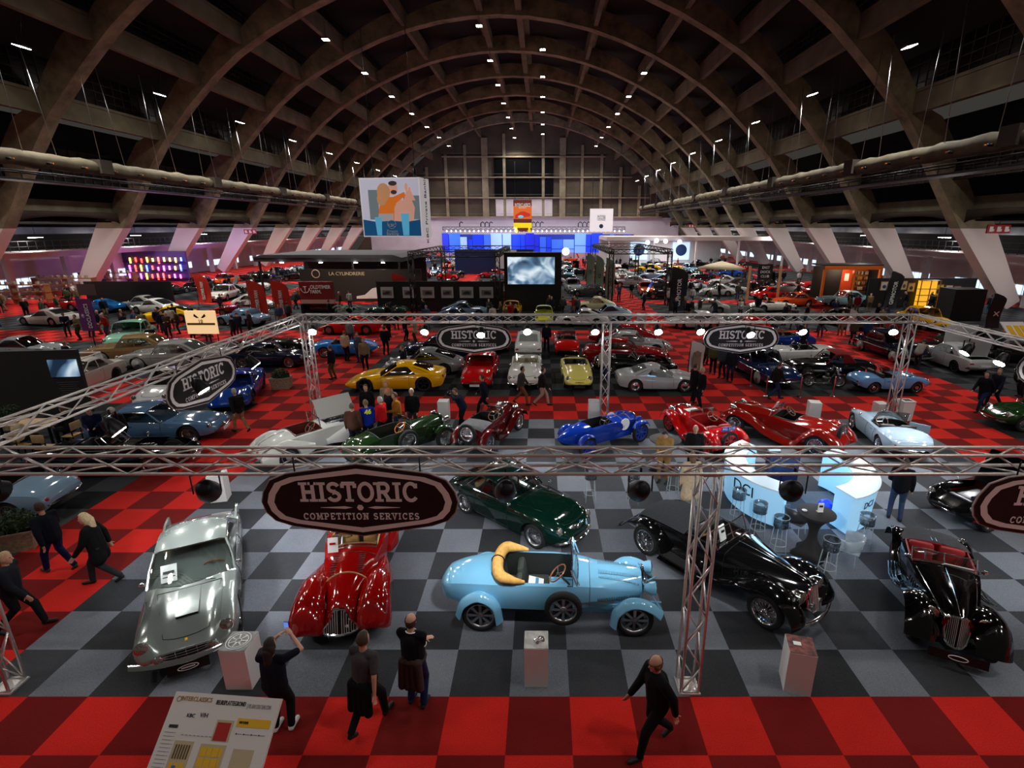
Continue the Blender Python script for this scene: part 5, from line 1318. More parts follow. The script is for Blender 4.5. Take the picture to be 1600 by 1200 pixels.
def more_morg(k, sh):
 tonneau(k, sh, -1.6, -.80, .96, .03)
 b = MB(); b.tube([(-1.6, -.06, sh.top(-1.6, 0) + .04), (-.85, -.06, sh.top(-.85, 0) + .04)], .012, 5); b.tube([(-1.6, .02, sh.top(-1.6, 0) + .04), (-.85, .02, sh.top(-.85, 0) + .04)], .012, 5); k.part('cover_zip', b, 'chrome', None, 'tonneau_cover')
 b = MB(); b.box((1.90, 0, .30), (.02, .86, .16), ry=-.2); k.part('stand_plate', b, 'dark_metal')
 b = MB(); b.tube([(1.916, .14 * math.cos(t * PI / 10), .30 + .045 * math.sin(t * PI / 10)) for t in range(20)], .008, 5, closed=True); k.part('plate_oval', b, 'paper', None, 'stand_plate')
 for s in (-1, 1):
  b = MB()
  for i in range(3): b.tube([(-.75 + .02 * i, s * (.66 + .06 * i), .36), (-.2, s * (.70 + .06 * i), .36), (.1, s * (.71 + .06 * i), .44), (.38, s * (.72 + .05 * i), .56)], .012, 5)
  k.part('tread_strip', b, 'chrome')
  b = MB(); b.tube([(.06, s * .54, .93), (.06, s * .61, 1.01)], .013, 5); b.ell((.05, s * .63, 1.02), (.03, .06, .05), 10, 6); k.part('wing_mirror', b, 'chrome')
  b = MB(); sh.line(b, [(.2 + 1.2 * i / 8, sh.fw(.2 + 1.2 * i / 8) * .80) for i in range(9)], .008, .004, (s,)); k.part('bonnet_trim', b, 'chrome')
 b = MB(); b.X = Matrix.Translation((-1.05, .5, 1.02)); b.lathe([(.02, 0), (.05, .02), (.05, .05), (.01, .06)], 12); k.part('filler_cap', b, 'chrome')
 b = MB(); b.box((.10, .2, 1.04), (.02, .46, .14), ry=.9); k.part('display_card', b, 'paper')
morg = prewar(dict(wb=2.5, track=1.16, r=.35, tw=.15, wheel='racer', more=more_morg,
 st=[(-1.8, .4, .58, .66, .44), (-1.5, .34, .80, .88, .60), (-.7, .3, .90, .97, .68), (.1, .3, .90, .98, .62), (.6, .34, .87, .98, .52), (1.2, .38, .80, .94, .36), (1.52, .42, .72, .88, .25)],
 cockpit=(-.80, -.02, .54), rad=(1.55, .19, .30, .86, 'waterfall'), screen=(.02, .54, .16, 1.1), seats=((-.42, .27), (-.42, -.27)), split=True, sw=.46, floor=.4,
 wings=(('sheet', [(-.55, .34), (0, .42), (.5, .64), (.95, .86), (1.35, .90), (1.70, .70), (1.86, .44)], .24, .80, .24, .08),
   ('sheet', [(-1.95, .40), (-1.8, .66), (-1.3, .90), (-.9, .72), (-.68, .40)], .42, .75, .14, .03)),
 runboard=(-.75, -.1, .58, .76, .34), lamps=(1.42, .40, .74, .13, .2), louvres=(.3, 1.2, 12, .62, .74), bumper=None, tail=(-1.8, .45, .62)))
def more_green(k, sh):
 b = MB(); b.box((.20, -.36, 1.10), (.02, .20, .32), ry=-.62); k.part('display_card', b, 'paper')
 b = MB(); b.box((.214, -.36, 1.14), (.01, .1, .05), ry=-.62); k.part('card_print', b, 'black', None, 'display_card')
 b = MB(); b.lathe([(.03, 0), (.035, .01), (.01, .015)], 10, axis='X', c=(2.08, .02, .75)); k.part('nose_badge', b, mat('badge_blue', S(30, 110, 190), .3))
green = style(GT60, more=more_green, st=[(-2.15, .42, .58, .62, .52), (-1.95, .32, .70, .80, .68), (-1.2, .24, .84, .98, .80, .02), (-.3, .22, .88, .99, .82), (.6, .22, .86, 1.0, .82), (1.15, .24, .83, .97, .81, .03), (1.6, .28, .76, .88, .78, .05), (1.95, .36, .62, .72, .66, .02), (2.1, .42, .50, .56, .46)], wb=2.5, cab=dict(xa=.48, xb=.02, xc=-.85, xd=-1.75, hr=1.36, cpil=.22, bpil=.45, wr=.72, rear_glass=True), lamps=(1.92, .56, .66, .09), fog=(2.08, .38, .44, .06), fb=(2.16, .62, .36, .24, .08), grille=dict(x=2.06, yw=.26, z0=.40, z1=.70, n=9), hood=(.62, 1.9, .6, .36), plates=(), tw=.17)
# second row of the stand, behind the front truss
def more_bmw(k, sh):
 b = MB()
 b.rbox((.95, 0, .78), (.9, .34, .3), .05)
 for i in range(6): b.cyl((.62 + .13 * i, .02, .92), .045, .07, 10)
 b.tube([(.55, .16, .95), (1.4, .16, .95)], .04, 8); b.tube([(.6, -.2, .8), (1.35, -.2, .8)], .035, 8); b.rbox((.42, -.2, .85), (.2, .2, .2), .03); b.rbox((.4, .22, .86), (.16, .16, .2), .03)
 k.part('engine', b, 'engine')
 b = MB(); rows = []
 for i in range(9):
  x = .28 + 1.35 * i / 8; w = .56 - .24 * (i / 8)
  rows.append([(x + .0, .26 + .07 * j + (w * .5) * .2 * j / 4, 1.0 + .17 * j - .03 * abs(j - 2)) for j in range(5)])
 b.grid(rows); k.part('open_bonnet', b, 'paint', 'c')
 b = MB(); b.tube([(-.0 , .50, 1.0), (-.02, .50, 1.32), (-.04, 0, 1.38), (-.02, -.50, 1.32), (0, -.5, 1.0)], .022, 6); k.part('roll_hoop', b, 'chrome')
 b = MB(); sh.line(b, [(-1.9 + .9 * i / 8, 0.0) for i in range(9)], .008, .004); k.part('tail_seam', b, 'black')
bmw = prewar(dict(wb=2.4, track=1.26, r=.34, tw=.14, wheel='steel', more=more_bmw, bonnet_open=(.32, 1.5, .30), hinge=False,
 st=[(-2.0, .40, .50, .54, .24), (-1.75, .32, .68, .82, .50), (-1.1, .28, .86, .98, .66), (-.3, .28, .90, .98, .66), (.25, .3, .9, 1.0, .58), (.9, .36, .82, .96, .44), (1.45, .4, .72, .88, .30), (1.62, .42, .60, .76, .24)],
 cockpit=(-.85, .05, .5), rad=(1.62, .20, .40, .80, 'split'), screen=None, seats=((-.5, .27), (-.5, -.27)),
 wings=(('shell', [(.1, .40, .5, .54, .08), (.6, .34, .64, .72, .17), (1.1, .30, .74, .86, .22), (1.45, .34, .66, .78, .22), (1.68, .40, .50, .56, .14)], .60, [(1.2, .40, .34)], dict(tuck=.1, sh=.2, p=2.0)),
   ('shell', [(-2.0, .38, .46, .5, .10), (-1.65, .28, .62, .78, .22), (-1.2, .26, .72, .90, .25), (-.75, .28, .64, .76, .20), (-.3, .34, .5, .55, .09)], .62, [(-1.2, .36, .34)], dict(tuck=.1, sh=.2, p=2.0))),
 lamps=(1.5, .36, .70, .10), tail=(-1.95, .2, .6)))
vgreen = prewar(dict(wb=2.75, track=1.3, r=.38, tw=.13, wheel='wire', barm='chrome',
 st=[(-1.9, .46, .62, .70, .40), (-1.5, .42, .90, .98, .52), (-.9, .42, .98, 1.05, .56), (0, .42, 1.0, 1.06, .56), (.3, .44, .98, 1.08, .53), (.8, .46, .92, 1.08, .46), (1.5, .48, .86, 1.06, .38)],
 cockpit=(-1.0, .15, .48), rad=(1.53, .33, .46, 1.10, 'flat'), screen=(.25, .45, .26, .2), wheel_m='amber',
 wings=(('sheet', [(.95, .70), (1.15, .84), (1.38, .88), (1.62, .82), (1.8, .66)], .52, .78, .06, None), ('sheet', [(-1.85, .5), (-1.7, .74), (-1.4, .86), (-1.1, .78), (-.95, .6)], .5, .76, .06, None)),
 lamps=(1.68, .40, .92, .14, .22), louvres=(.4, 1.4, 16, .62, .8), hinge=True, seams=(.3,), spare='side', spare_at=(-.1, .68, .72), tail=(-1.9, .4, .6)))
def more_maroon(k, sh): tonneau(k, sh, -1.4, -.75, .98, .03)
maroon = prewar(dict(wb=2.3, track=1.16, r=.36, tw=.12, wheel='wire', more=more_maroon,
 st=[(-1.5, .44, .70, .78, .46), (-1.3, .38, .88, .94, .54), (-.6, .36, .94, .98, .56), (.1, .36, .94, 1.0, .53), (.5, .40, .88, 1.0, .44), (1.0, .44, .84, .98, .36), (1.28, .46, .82, .97, .31)],
 cockpit=(-.75, .05, .46), rad=(1.31, .27, .44, 1.0, 'flat'), screen=(.12, .46, .26, .1),
 wings=(('sheet', [(-.6, .30), (0, .34), (.4, .50), (.8, .76), (1.15, .86), (1.5, .74), (1.66, .52)], .36, .74, .14, .04), ('sheet', [(-1.72, .42), (-1.56, .7), (-1.15, .85), (-.8, .70), (-.6, .34)], .40, .72, .12, .03)),
 runboard=(-.65, .05, .52, .72, .30), lamps=(1.32, .36, .88, .11, .2), louvres=(.3, 1.1, 12, .6, .78), seams=(.25,), spare='back', spare_at=(-1.6, .78), bumper=None, tail=(-1.5, .5, .6)))
def more_racer(k, sh):
 for s in (-1, 1):
  b = MB(); b.X = Matrix.Translation((.62, s * (sh.side(.62, .74) + .012), .74)); b.lathe([(.22, 0), (.22, .012), (.01, .014)], 24, axis='Y'); k.part('number_disc', b, 'paper')
 b = MB()
 for x in (.55, .95): b.tube([(x, y, sh.top(x, y) + .006) for y in [sh.fw(x) * .92 * (1 - j / 8) for j in range(17)]], .014, 5)
 k.part('bonnet_strap', b, 'leather', 'i')
racer = prewar(dict(wb=2.4, track=1.2, r=.36, tw=.13, wheel='racer', more=more_racer, chassis='paint',
 st=[(-2.0, .55, .64, .66, .06), (-1.7, .44, .72, .80, .24), (-1.1, .40, .86, .94, .42), (-.5, .38, .90, .96, .46), (.1, .38, .90, .98, .45), (.6, .40, .84, .96, .40), (1.25, .42, .78, .92, .28)],
 cockpit=(-.85, .08, .38), rad=(1.28, .25, .42, .95, 'horseshoe'), screen=None, seats=((-.5, .0),), wheel_m='black',
 wings=(('sheet', [(.85, .62), (1.0, .78), (1.22, .84), (1.45, .78), (1.58, .62)], .46, .74, .06, None), ('sheet', [(-1.6, .5), (-1.48, .72), (-1.22, .82), (-.95, .74), (-.84, .56)], .44, .72, .06, None)),
 lamps=(1.35, .36, .80, .10, .2), lampm='paint', lampkey='c', louvres=(.4, 1.1, 12, .6, .7), hinge=True, trim=False, seams=(.2,)))
def more_mg(k, sh):
 b = MB(); b.box((-1.50, .05, 1.02), (.02, .56, .15)); b.tube([(-1.49, .05, .7), (-1.49, .05, 1.0)], .02, 5); k.part('number_plate', b, mat('plate_blue', S(24, 60, 140), .4))
 b = MB(); text_into(b, 'MG 3338', .13, face_matrix((-1.513, .05, 1.02), (0, -1, 0), (0, 0, 1)), .003); k.part('plate_lettering', b, 'paper', None, 'number_plate')
 b = MB(); b.box((.62, 0, sh.top(.62, 0) + .01), (.3, .5, .01)); k.part('bonnet_card', b, 'paper')
mg = prewar(dict(wb=2.3, track=1.16, r=.35, tw=.12, wheel='racer', more=more_mg,
 st=[(-1.45, .42, .66, .74, .48), (-1.25, .36, .80, .88, .56), (-.6, .34, .90, .94, .58), (.1, .34, .92, .98, .55), (.5, .38, .88, .98, .46), (1.0, .42, .84, .96, .37), (1.28, .44, .82, .95, .31)],
 cockpit=(-1.0, .05, .49), rad=(1.31, .27, .42, .98, 'flat'), screen=(.1, .48, .24, .2), rear=None, seats=((-.55, .27), (-.55, -.27)),
 wings=(('sheet', [(-.6, .30), (0, .34), (.4, .5), (.8, .76), (1.15, .86), (1.5, .76), (1.68, .54)], .36, .76, .14, .04), ('sheet', [(-1.74, .42), (-1.58, .7), (-1.15, .85), (-.8, .70), (-.6, .34)], .40, .74, .12, .03)),
 runboard=(-.65, .05, .52, .74, .30), lamps=(1.36, .36, .84, .12, .2), louvres=(.3, 1.1, 12, .6, .78), spare='back', spare_at=(-1.56, .58), tail=(-1.45, .5, .6)))
def more_alfa(k, sh):
 b = MB(); b.box((.42, -.32, 1.14), (.02, .2, .28), ry=-.4); k.part('display_card', b, 'paper')
alfa = prewar(dict(wb=2.9, track=1.36, r=.37, tw=.14, wheel='wire', more=more_alfa,
 st=[(-2.2, .42, .54, .60, .34), (-1.85, .34, .78, .90, .60), (-1.2, .30, .92, 1.04, .70), (-.4, .3, .94, 1.0, .66), (.25, .32, .96, 1.04, .58), (.8, .38, .92, 1.04, .46), (1.5, .42, .84, 1.0, .36), (1.75, .44, .80, .98, .32)],
 cockpit=(-.6, .15, .5), rad=(1.80, .28, .42, 1.0, 'flat'), screen=(.3, .52, .22, .3), seats=((-.25, .27), (-.25, -.27)),
 wings=(('sheet', [(-1.2, .30), (-.5, .34), (.2, .50), (.75, .76), (1.3, .94), (1.7, .90), (2.05, .64), (2.1, .5)], .32, .86, .18, .05), ('sheet', [(-2.3, .42), (-2.1, .70), (-1.5, .98), (-1.0, .74), (-.75, .42), (-.6, .32)], .42, .86, .16, .03)),
 lamps=(1.78, .42, .90, .13, .22), louvres=(.5, 1.5, 16, .6, .8), spare='back', spare_at=(-1.98, .80), spare_tilt=.45, tail=(-2.2, .4, .5), bumper=None))
def more_cobra(k, sh):
 for s in (-1, 1):
  b = MB(); b.box((-1.80, s * .52, .50), (.05, .1, .07)); k.part('indicator', b, 'amber')
 b = MB(); rows = [[(-.3 + .45 * i / 4, -.62 - .45 * j / 3, .74 - .22 * 0 + .02 * i - .03 * j * j) for j in range(4)] for i in range(5)]
 b = MB(); b.box((-.1, -.98, .62), (.62, .06, .36), rz=.9); k.part('open_door', b, 'paint', 'c')
cobra = style(COBRA, more=more_cobra)
healey_open = style(COBRA, hole=(.35, 1.45, .40), twotone=.62, twomat='tail_red', hood=None, wheel='wire', more=lambda k, sh: (k.part('engine', MB().rbox((.85, 0, .55), (.85, .4, .3), .05).rbox((1.3, 0, .5), (.15, .6, .35), .03).tube([(.5, .2, .72), (1.2, .2, .72)], .05, 8), 'engine'), k.part('open_bonnet', MB().grid([[(.32 - .1 * i, y, .82 + .22 * i) for y in (-.44, -.2, 0, .2, .44)] for i in range(5)]), 'paint', 'c')))
def more_jag(k, sh):
 b = MB(); b.rbox((.7, 0, .55), (.8, .4, .36), .05)
 for i in range(6): b.cyl((.4 + .12 * i, .1, .7), .05, .08, 8)
 k.part('engine', b, 'engine')
openhood = style(CONV60, hole=(.6, 1.7, .5), hood=None, more=lambda k, sh: (more_jag(k, sh), k.part('open_bonnet', MB().grid([[(1.85 + .0 * i - .12 * i, y, .78 + .26 * i) for y in (-.55, -.25, 0, .25, .55)] for i in range(5)]), 'paint', 'c')))
E = {}
E['gt60'] = style(GT60); E['p911'] = style(P911); E['super'] = style(SUPER); E['dino'] = style(DINO); E['fgt'] = style(FGT); E['etype'] = style(ETYPE); E['vette'] = style(VETTE)
E['sprite'] = style(SPRITE); E['sed50'] = style(SED50); E['amer'] = style(AMER); E['b356'] = style(B356); E['sed80'] = style(SED80); E['viper'] = style(VIPER); E['conv60'] = style(CONV60); E['cobra'] = cobra
E['openhood'] = openhood; E['bare'] = style(CONV60, hole=(.6, 1.95, .58), hood=None, more=more_jag); E['vgreen'] = vgreen; E['mg'] = mg; E['alfa'] = alfa
E['soft'] = style(CONV60, cockpit=None, more=lambda k, sh: softtop(k, sh, .55, .1, -.75, -1.2, 1.3))
def more_cage(k, sh):
 b = MB()
 for s in (-1, 1): b.tube([(-1.0, s * .62, .9), (-.9, s * .58, 1.55), (.35, s * .55, 1.5), (.8, s * .62, .9)], .03, 6)
 b.tube([(-.9, -.58, 1.55), (-.9, .58, 1.55)], .03, 6); b.tube([(.35, -.55, 1.5), (.35, .55, 1.5)], .03, 6)
 b.box((1.4, 0, 1.0), (.3, 1.1, .14)); k.part('roll_cage', b, 'white')
E['rally'] = style(SED80, more=more_cage)
def more_boot(k, sh):
 k.part('open_boot_lid', MB().grid([[(-1.55 - .04 * i, y, .95 + .25 * i) for y in (-.62, -.3, 0, .3, .62)] for i in range(5)]), 'paint', 'c')
E['boot'] = style(SED80, hole=(-2.1, -1.62, .6), more=more_boot)
CARS = []
def box_of(pts): return (min(p[0] for p in pts), max(p[0] for p in pts), max(abs(p[1]) for p in pts))
def corners(b, x, y, ang):
 a = math.radians(ang); c, s = math.cos(a), math.sin(a)
 return [(x + px * c - py * s, y + px * s + py * c) for px in b[:2] for py in (-b[2], b[2])], ((c, s), (-s, c))
def push(A, B):
 best = None
 for ax in A[1] + B[1]:
  pa = [p[0] * ax[0] + p[1] * ax[1] for p in A[0]]; pb_ = [p[0] * ax[0] + p[1] * ax[1] for p in B[0]]
  d1, d2 = max(pa) - min(pb_), max(pb_) - min(pa)
  if d1 <= 0 or d2 <= 0: return None
  d, sg = (d1, 1) if d1 < d2 else (d2, -1)
  if best is None or d < best[0]: best = (d, ax[0] * sg, ax[1] * sg)
 return best
def settle(b, x, y, ang, o, reg=True):
 for _ in range(40):
  hit = False
  for c in CARS:
   if c[2] and (c[0] - x) ** 2 + (c[1] - y) ** 2 > 49: continue
   m = push(c[3], corners(b, x, y, ang))
   if m: x += m[1] * (m[0] + .04); y += m[2] * (m[0] + .04); hit = True
  if not hit: break
 if reg: CARS.append((x, y, o, corners(b, x, y, ang)))
 return x, y
PPL = []
def obstacle(x0, x1, y0, y1): CARS.append(((x0 + x1) / 2, (y0 + y1) / 2, None, corners((x0, x1, (y1 - y0) / 2), 0, (y0 + y1) / 2, 0)))
def clear_of_cars(q, r=.34):
 x, y = q.x, q.y
 for _ in range(12):
  x, y = settle((-r, r, r), x, y, 0, None, False); hit = [(a, b) for a, b in PPL if (a - x) ** 2 + (b - y) ** 2 < .42]
  if not hit: break
  a, b = hit[0]; d = math.hypot(x - a, y - b) + 1e-3; x += (x - a) / d * .2 + .02; y += (y - b) / d * .2
 x, y = settle((-r, r, r), x, y, 0, None, False); PPL.append((x, y)); return V((x, y, 0))
def car(kit, x, y, ang, label, c, i=DARKL, i2=None, t=None, rim=(.5, .5, .52, 1), name='classic_car', cat='car', group=None):
 if not hasattr(kit, 'box'): kit.box = box_of([v for p in kit.parts for v in p[1].v] + [(w[0] + d, w[1] + (.1 if w[1] > 0 else -.1), 0) for w in kit.wheels for d in (-w[2], w[2])])
 x, y = settle(kit.box, x, y, ang, None); r = place(kit, name, x, y, ang, dict(c=c, i=i, i2=i2 or i, t=t or S(30, 31, 34), rim=rim)); tag(r, label, cat, group); return r
car(silver, -7.18, 9.2, -62, 'silver grey coupe with small tail fins and a bonnet scoop, nose toward the viewer', S(146, 156, 152), i=S(150, 128, 86), i2=DARKL)
car(redcar, -4.08, 9.75, -80, 'red roadster with bulging front wings and a heart shaped grille under the big shield', S(150, 8, 8), i=S(196, 150, 90), i2=S(60, 14, 12), rim=S(150, 20, 16))
car(bug, .30, 8.82, -2.7, 'light blue open vintage tourer seen from its side with folded tan hood', LBLUE, i=S(56, 64, 60), i2=S(34, 38, 36), t=S(214, 166, 92))
car(blk, 3.92, 9.95, -52, 'long black open tourer with a dark cover over its rear, behind the truss column', BLACKC, i=S(20, 20, 21), t=S(44, 46, 50))
car(morg, 8.08, 8.95, -117, 'black roadster with red leather seats and chrome waterfall grille', BLACKC, i=LEATHERRED, t=S(60, 60, 63), rim=S(150, 14, 12))
car(green, -.72, 12.25, -40, 'dark green closed coupe with beige seats behind the big front shield', DGREEN, i=S(214, 178, 120))
car(bmw, -7.9, 16.75, 47, 'silver white roadster with its bonnet propped open and engine showing', S(200, 202, 196), i=S(90, 30, 24))
car(vgreen, -4.85, 16.4, 46, 'dark green vintage open tourer with big chrome headlamps beside the open silver roadster', S(26, 48, 22), i=S(40, 44, 36))
car(maroon, -2.05, 17.85, 66, 'maroon roadster with grey cover over its tail seen from behind', S(84, 10, 14), i=DARKL, t=S(92, 92, 94))
car(racer, 2.2, 17.3, 33, 'bright blue vintage racing car with white discs on its sides', S(12, 52, 160), i=S(150, 100, 60), i2=DARKL, rim=S(14, 60, 170))
car(mg, 5.75, 17.6, 110, 'bright red roadster with a rear spare wheel and plate MG 3338', S(190, 12, 14), i=S(150, 14, 16), rim=S(190, 40, 40))
car(alfa, 8.75, 17.75, 133, 'long brick red open tourer with sweeping wings and rear spare wheel', S(132, 20, 12), i=S(36, 26, 22), rim=S(60, 60, 60))
car(cobra, 12.15, 17.5, 80, 'pale blue white roadster seen from behind with its door open', PALEB, i=S(30, 30, 34))
car(E['gt60'], -14.1, 17.9, 7, 'steel blue long bonnet coupe parked beyond the left red aisle', S(88, 122, 158), i=S(60, 50, 40))
car(E['conv60'], -15.25, 12.45, 188, 'pale metallic blue open car with dark cockpit near the left edge', S(128, 158, 184), i=DARKL)
car(E['bare'], -13.6, 15.3, 8, 'black car without bonnet behind the pale blue open car', BLACKC, i=DARKL)
car(healey_open, 12.3, 12.6, 196, 'black over red open roadster with its bonnet raised, right of the lit counter', BLACKC, i=S(110, 16, 18))
car(E['b356'], 19.4, 18.9, 172, 'dark green rounded coupe with whitewall tyres at the right edge', S(26, 56, 22))
car(E['super'], -6.95, 24.2, 184, 'yellow low sports coupe seen from its left side', S(250, 186, 4))
car(E['p911'], -6.35, 26.9, 184, 'grey rear engined coupe parked behind the yellow sports coupe', S(128, 132, 134))
car(E['p911'], -6.4, 30.3, 174, 'midnight blue coupe parked behind the grey rear engined coupe', S(14, 24, 56))
car(E['gt60'], -3.15, 25.6, -91, 'bright red coupe facing forward, left of the white roadster', S(206, 14, 16), i=S(90, 60, 40))
car(E['vette'], -.85, 25.6, -90, 'white open roadster with twin headlamps facing forward', S(226, 226, 220), i=S(200, 190, 160))
car(E['etype'], 1.68, 25.4, -89, 'pale yellow long nosed roadster facing forward', S(232, 220, 118), i=DARKL)
car(E['dino'], 5.55, 24.1, -1, 'silver low coupe seen from its right side beside the portrait flag', S(176, 178, 180), i=S(70, 44, 30))
car(E['openhood'], 4.9, 26.9, -4, 'black coupe with raised bonnet behind the silver low coupe', BLACKC)
car(E['sed80'], 4.7, 29.2, -6, 'dark red two door saloon behind the black car with raised bonnet', S(150, 10, 18))
car(E['gt60'], 5.7, 31.6, -8, 'silver coupe behind the dark red two door saloon', S(172, 176, 180))
car(E['gt60'], 5.3, 34.2, 172, 'deep red coupe at the back corner by the middle truss column', S(160, 10, 20))
car(E['sed80'], -.85, 31.6, 90, 'white wedge shaped car seen from behind with black tail panel', S(228, 228, 228))
car(E['conv60'], 1.8, 32.2, 90, 'red convertible with folded black hood seen from behind', S(206, 24, 20), i=S(30, 28, 28))
car(E['super'], -3.1, 33.2, 95, 'red sports car mostly hidden behind the middle shield sign', S(200, 16, 18))
car(E['amer'], 11.3, 26.3, -84, 'big navy saloon with chrome bumper behind the rope posts', S(16, 36, 78), name='saloon_car')
car(E['sprite'], 16.45, 23.75, 2, 'sky blue small open roadster on the right corner of its stand', S(112, 160, 214), i=DARKL, rim=S(150, 40, 36))
car(E['soft'], 14.9, 26.3, 178, 'black roadster with dark red fabric roof behind the motorcycle', BLACKC, t=S(120, 26, 26))
car(E['viper'], 14.6, 29.3, 172, 'white open sports car with black cockpit behind the red roofed roadster', S(226, 226, 226))
car(E['conv60'], 15.2, 33.0, 178, 'bright blue convertible in front of the right shield sign', S(14, 56, 150))
car(E['sed50'], 20.9, 30.6, -88, 'black saloon facing forward near the right truss column', S(12, 16, 34))
car(E['boot'], 22.5, 28.2, 88, 'silver saloon with its boot lid raised, right of the truss column', S(178, 180, 182))
car(E['b356'], 27.8, 33.2, 178, 'dark green round coupe behind the right truss beam', S(14, 52, 36))
car(E['vgreen'], 25.4, 24.6, 190, 'black vintage car chassis on the right stand', BLACKC)
car(E['openhood'], 27.6, 29.4, 176, 'black car with raised bonnet at the right behind the chassis', S(20, 20, 22))
car(E['gt60'], -15.3, 28.4, 2, 'navy coupe behind the left of the back truss', S(16, 26, 52))
car(E['fgt'], -13.9, 22.6, -72, 'metallic blue racing coupe with round lamps facing forward', S(16, 62, 150))
car(E['p911'], -16.9, 22.6, -80, 'white rear engined coupe under the left slanting shield sign', S(214, 214, 216))
car(E['rally'], -22.4, 24.1, -85, 'white rally car with tube roll cage beside the dark screen wall', S(216, 214, 206))
car(E['amer'], -23.8, 29.8, 196, 'golden big saloon with long bonnet', S(156, 128, 84))
car(E['amer'], -20.2, 28.6, 186, 'pale grey two door hardtop in front of the golden saloon', S(168, 168, 166))
car(E['sed50'], -27.2, 33.8, -70, 'mint green fifties coupe behind the golden saloon', S(150, 206, 180))
car(E['p911'], -30.6, 30.0, 10, 'silver coupe behind the dark screen wall', S(150, 154, 160))
car(E['cobra'], -12.0, 31.0, 10, 'bright azure open roadster by the left column of the back truss', S(24, 124, 214))
car(E['conv60'], -15.6, 31.4, 6, 'black open car behind the navy coupe', BLACKC)
# people
def remesh(mb, voxel, smooth=6):
 me = mb.mesh('figure_mesh', 'skin'); ob = D.objects.new('figure_mesh', me); COL.objects.link(ob)
 m = ob.modifiers.new('r', 'REMESH'); m.mode = 'VOXEL'; m.voxel_size = voxel; m.use_smooth_shade = True
 s = ob.modifiers.new('s', 'SMOOTH'); s.iterations = smooth; s.factor = 0.5
 bpy.context.view_layer.update()
 dg = bpy.context.evaluated_depsgraph_get(); r = D.meshes.new_from_object(ob.evaluated_get(dg))
 D.objects.remove(ob); D.meshes.remove(me)
 return r
def lerp(a, b, t): return V(a) + (V(b) - V(a)) * t
POSES = {
 'stand': dict(lean=2, feet=((.03, .11), (-.03, -.12)), hands=((.06, .26, -.68), (.05, -.26, -.68))),
 'pocket': dict(lean=1, feet=((.0, .13), (.04, -.12)), hands=((.14, .22, -.60), (.13, -.22, -.60)), elbow=.12),
 'fold': dict(lean=0, feet=((.02, .12), (-.02, -.12)), hands=((.25, -.08, -.36), (.27, .08, -.32)), elbow=.1),
 'walk': dict(lean=6, feet=((.30, .09), (-.32, -.09)), hands=((-.20, .26, -.62), (.28, -.25, -.58)), lift=(0, .10)),
 'walk2': dict(lean=6, feet=((-.30, .09), (.28, -.09)), hands=((.27, .25, -.58), (-.18, -.27, -.62)), lift=(.09, 0)),
 'phone': dict(lean=3, feet=((.0, .12), (.05, -.12)), hands=((.38, .10, .02), (.36, -.14, .08)), elbow=.16),
 'camera': dict(lean=24, feet=((.16, .16), (-.22, -.15)), hands=((.25, .07, .10), (.25, -.07, .10)), elbow=.2),
 'bend': dict(lean=38, feet=((.10, .13), (-.10, -.13)), hands=((.42, .2, -.42), (.44, -.16, -.40))),
 'talk': dict(lean=2, feet=((.05, .12), (-.03, -.13)), hands=((.32, .16, -.36), (.08, -.27, -.66))),
 'read': dict(lean=8, feet=((.02, .12), (.04, -.12)), hands=((.32, .10, -.38), (.32, -.10, -.38)), tilt=28),
 'sit': dict(lean=6, sit=.5, feet=((.42, .14), (.40, -.14)), hands=((.36, .14, -.42), (.36, -.14, -.42)), tilt=10),
}
def skeleton(p, hgt=1.75):
 k = hgt / 1.75; lean = math.radians(p.get('lean', 0)); hz = p['sit'] + .12 if 'sit' in p else .93 - (0.03 if abs(p['feet'][0][0] - p['feet'][1][0]) > .4 else 0)
 hip = V((0, 0, hz)); up = V((math.sin(lean), 0, math.cos(lean)))
 if lean > .3: hip.x -= .12
 neck = hip + up * .545; chest = hip + up * .36
 ht = math.radians(p.get('tilt', 0)) + lean * .5; turn = math.radians(p.get('turn', 0))
 hu = V((math.sin(ht), 0, math.cos(ht))); head = neck + hu * .17 + V((.02, 0, 0))
 J = dict(hip=hip, neck=neck, chest=chest, head=head, hu=hu, turn=turn, up=up)
 for i, s in enumerate((1, -1)):
  h = hip + V((0, .095 * s, -.02)); f = p['feet'][i]; lift = p.get('lift', (0, 0))[i]
  ank = V((f[0], f[1], .09 + lift)); mid = lerp(h, ank, .5); L = .86; d = (ank - h).length
  off = math.sqrt(max(0.0, (L / 2) ** 2 - (d / 2) ** 2)) if d < L else 0
  if 'sit' in p: kn = V((f[0] + .02, f[1], hip.z + .0))
  else: kn = mid + V((1, 0, .15)).normalized() * min(off, .3)
  J['h%d' % i], J['k%d' % i], J['a%d' % i] = h, kn, ank
  sh = neck + V((0, .185 * s, -.055)); hd = neck + V(p['hands'][i]); d = (hd - sh).length
  if d > .56: hd = sh + (hd - sh) * (.56 / d); d = .56
  off = math.sqrt(max(0.0, .285 ** 2 - (d / 2) ** 2)); ed = V((-.55, s * (0.35 + p.get('elbow', 0) * 3), -.6)).normalized()
  t = (hd - sh).normalized(); ed = (ed - t * ed.dot(t)).normalized()
  J['s%d' % i], J['e%d' % i], J['w%d' % i] = sh, lerp(sh, hd, .5) + ed * off, hd
 for q, v in J.items():
  if isinstance(v, Vector) and q not in ('hu', 'up'): J[q] = v * k
 J['k'] = k
 return J
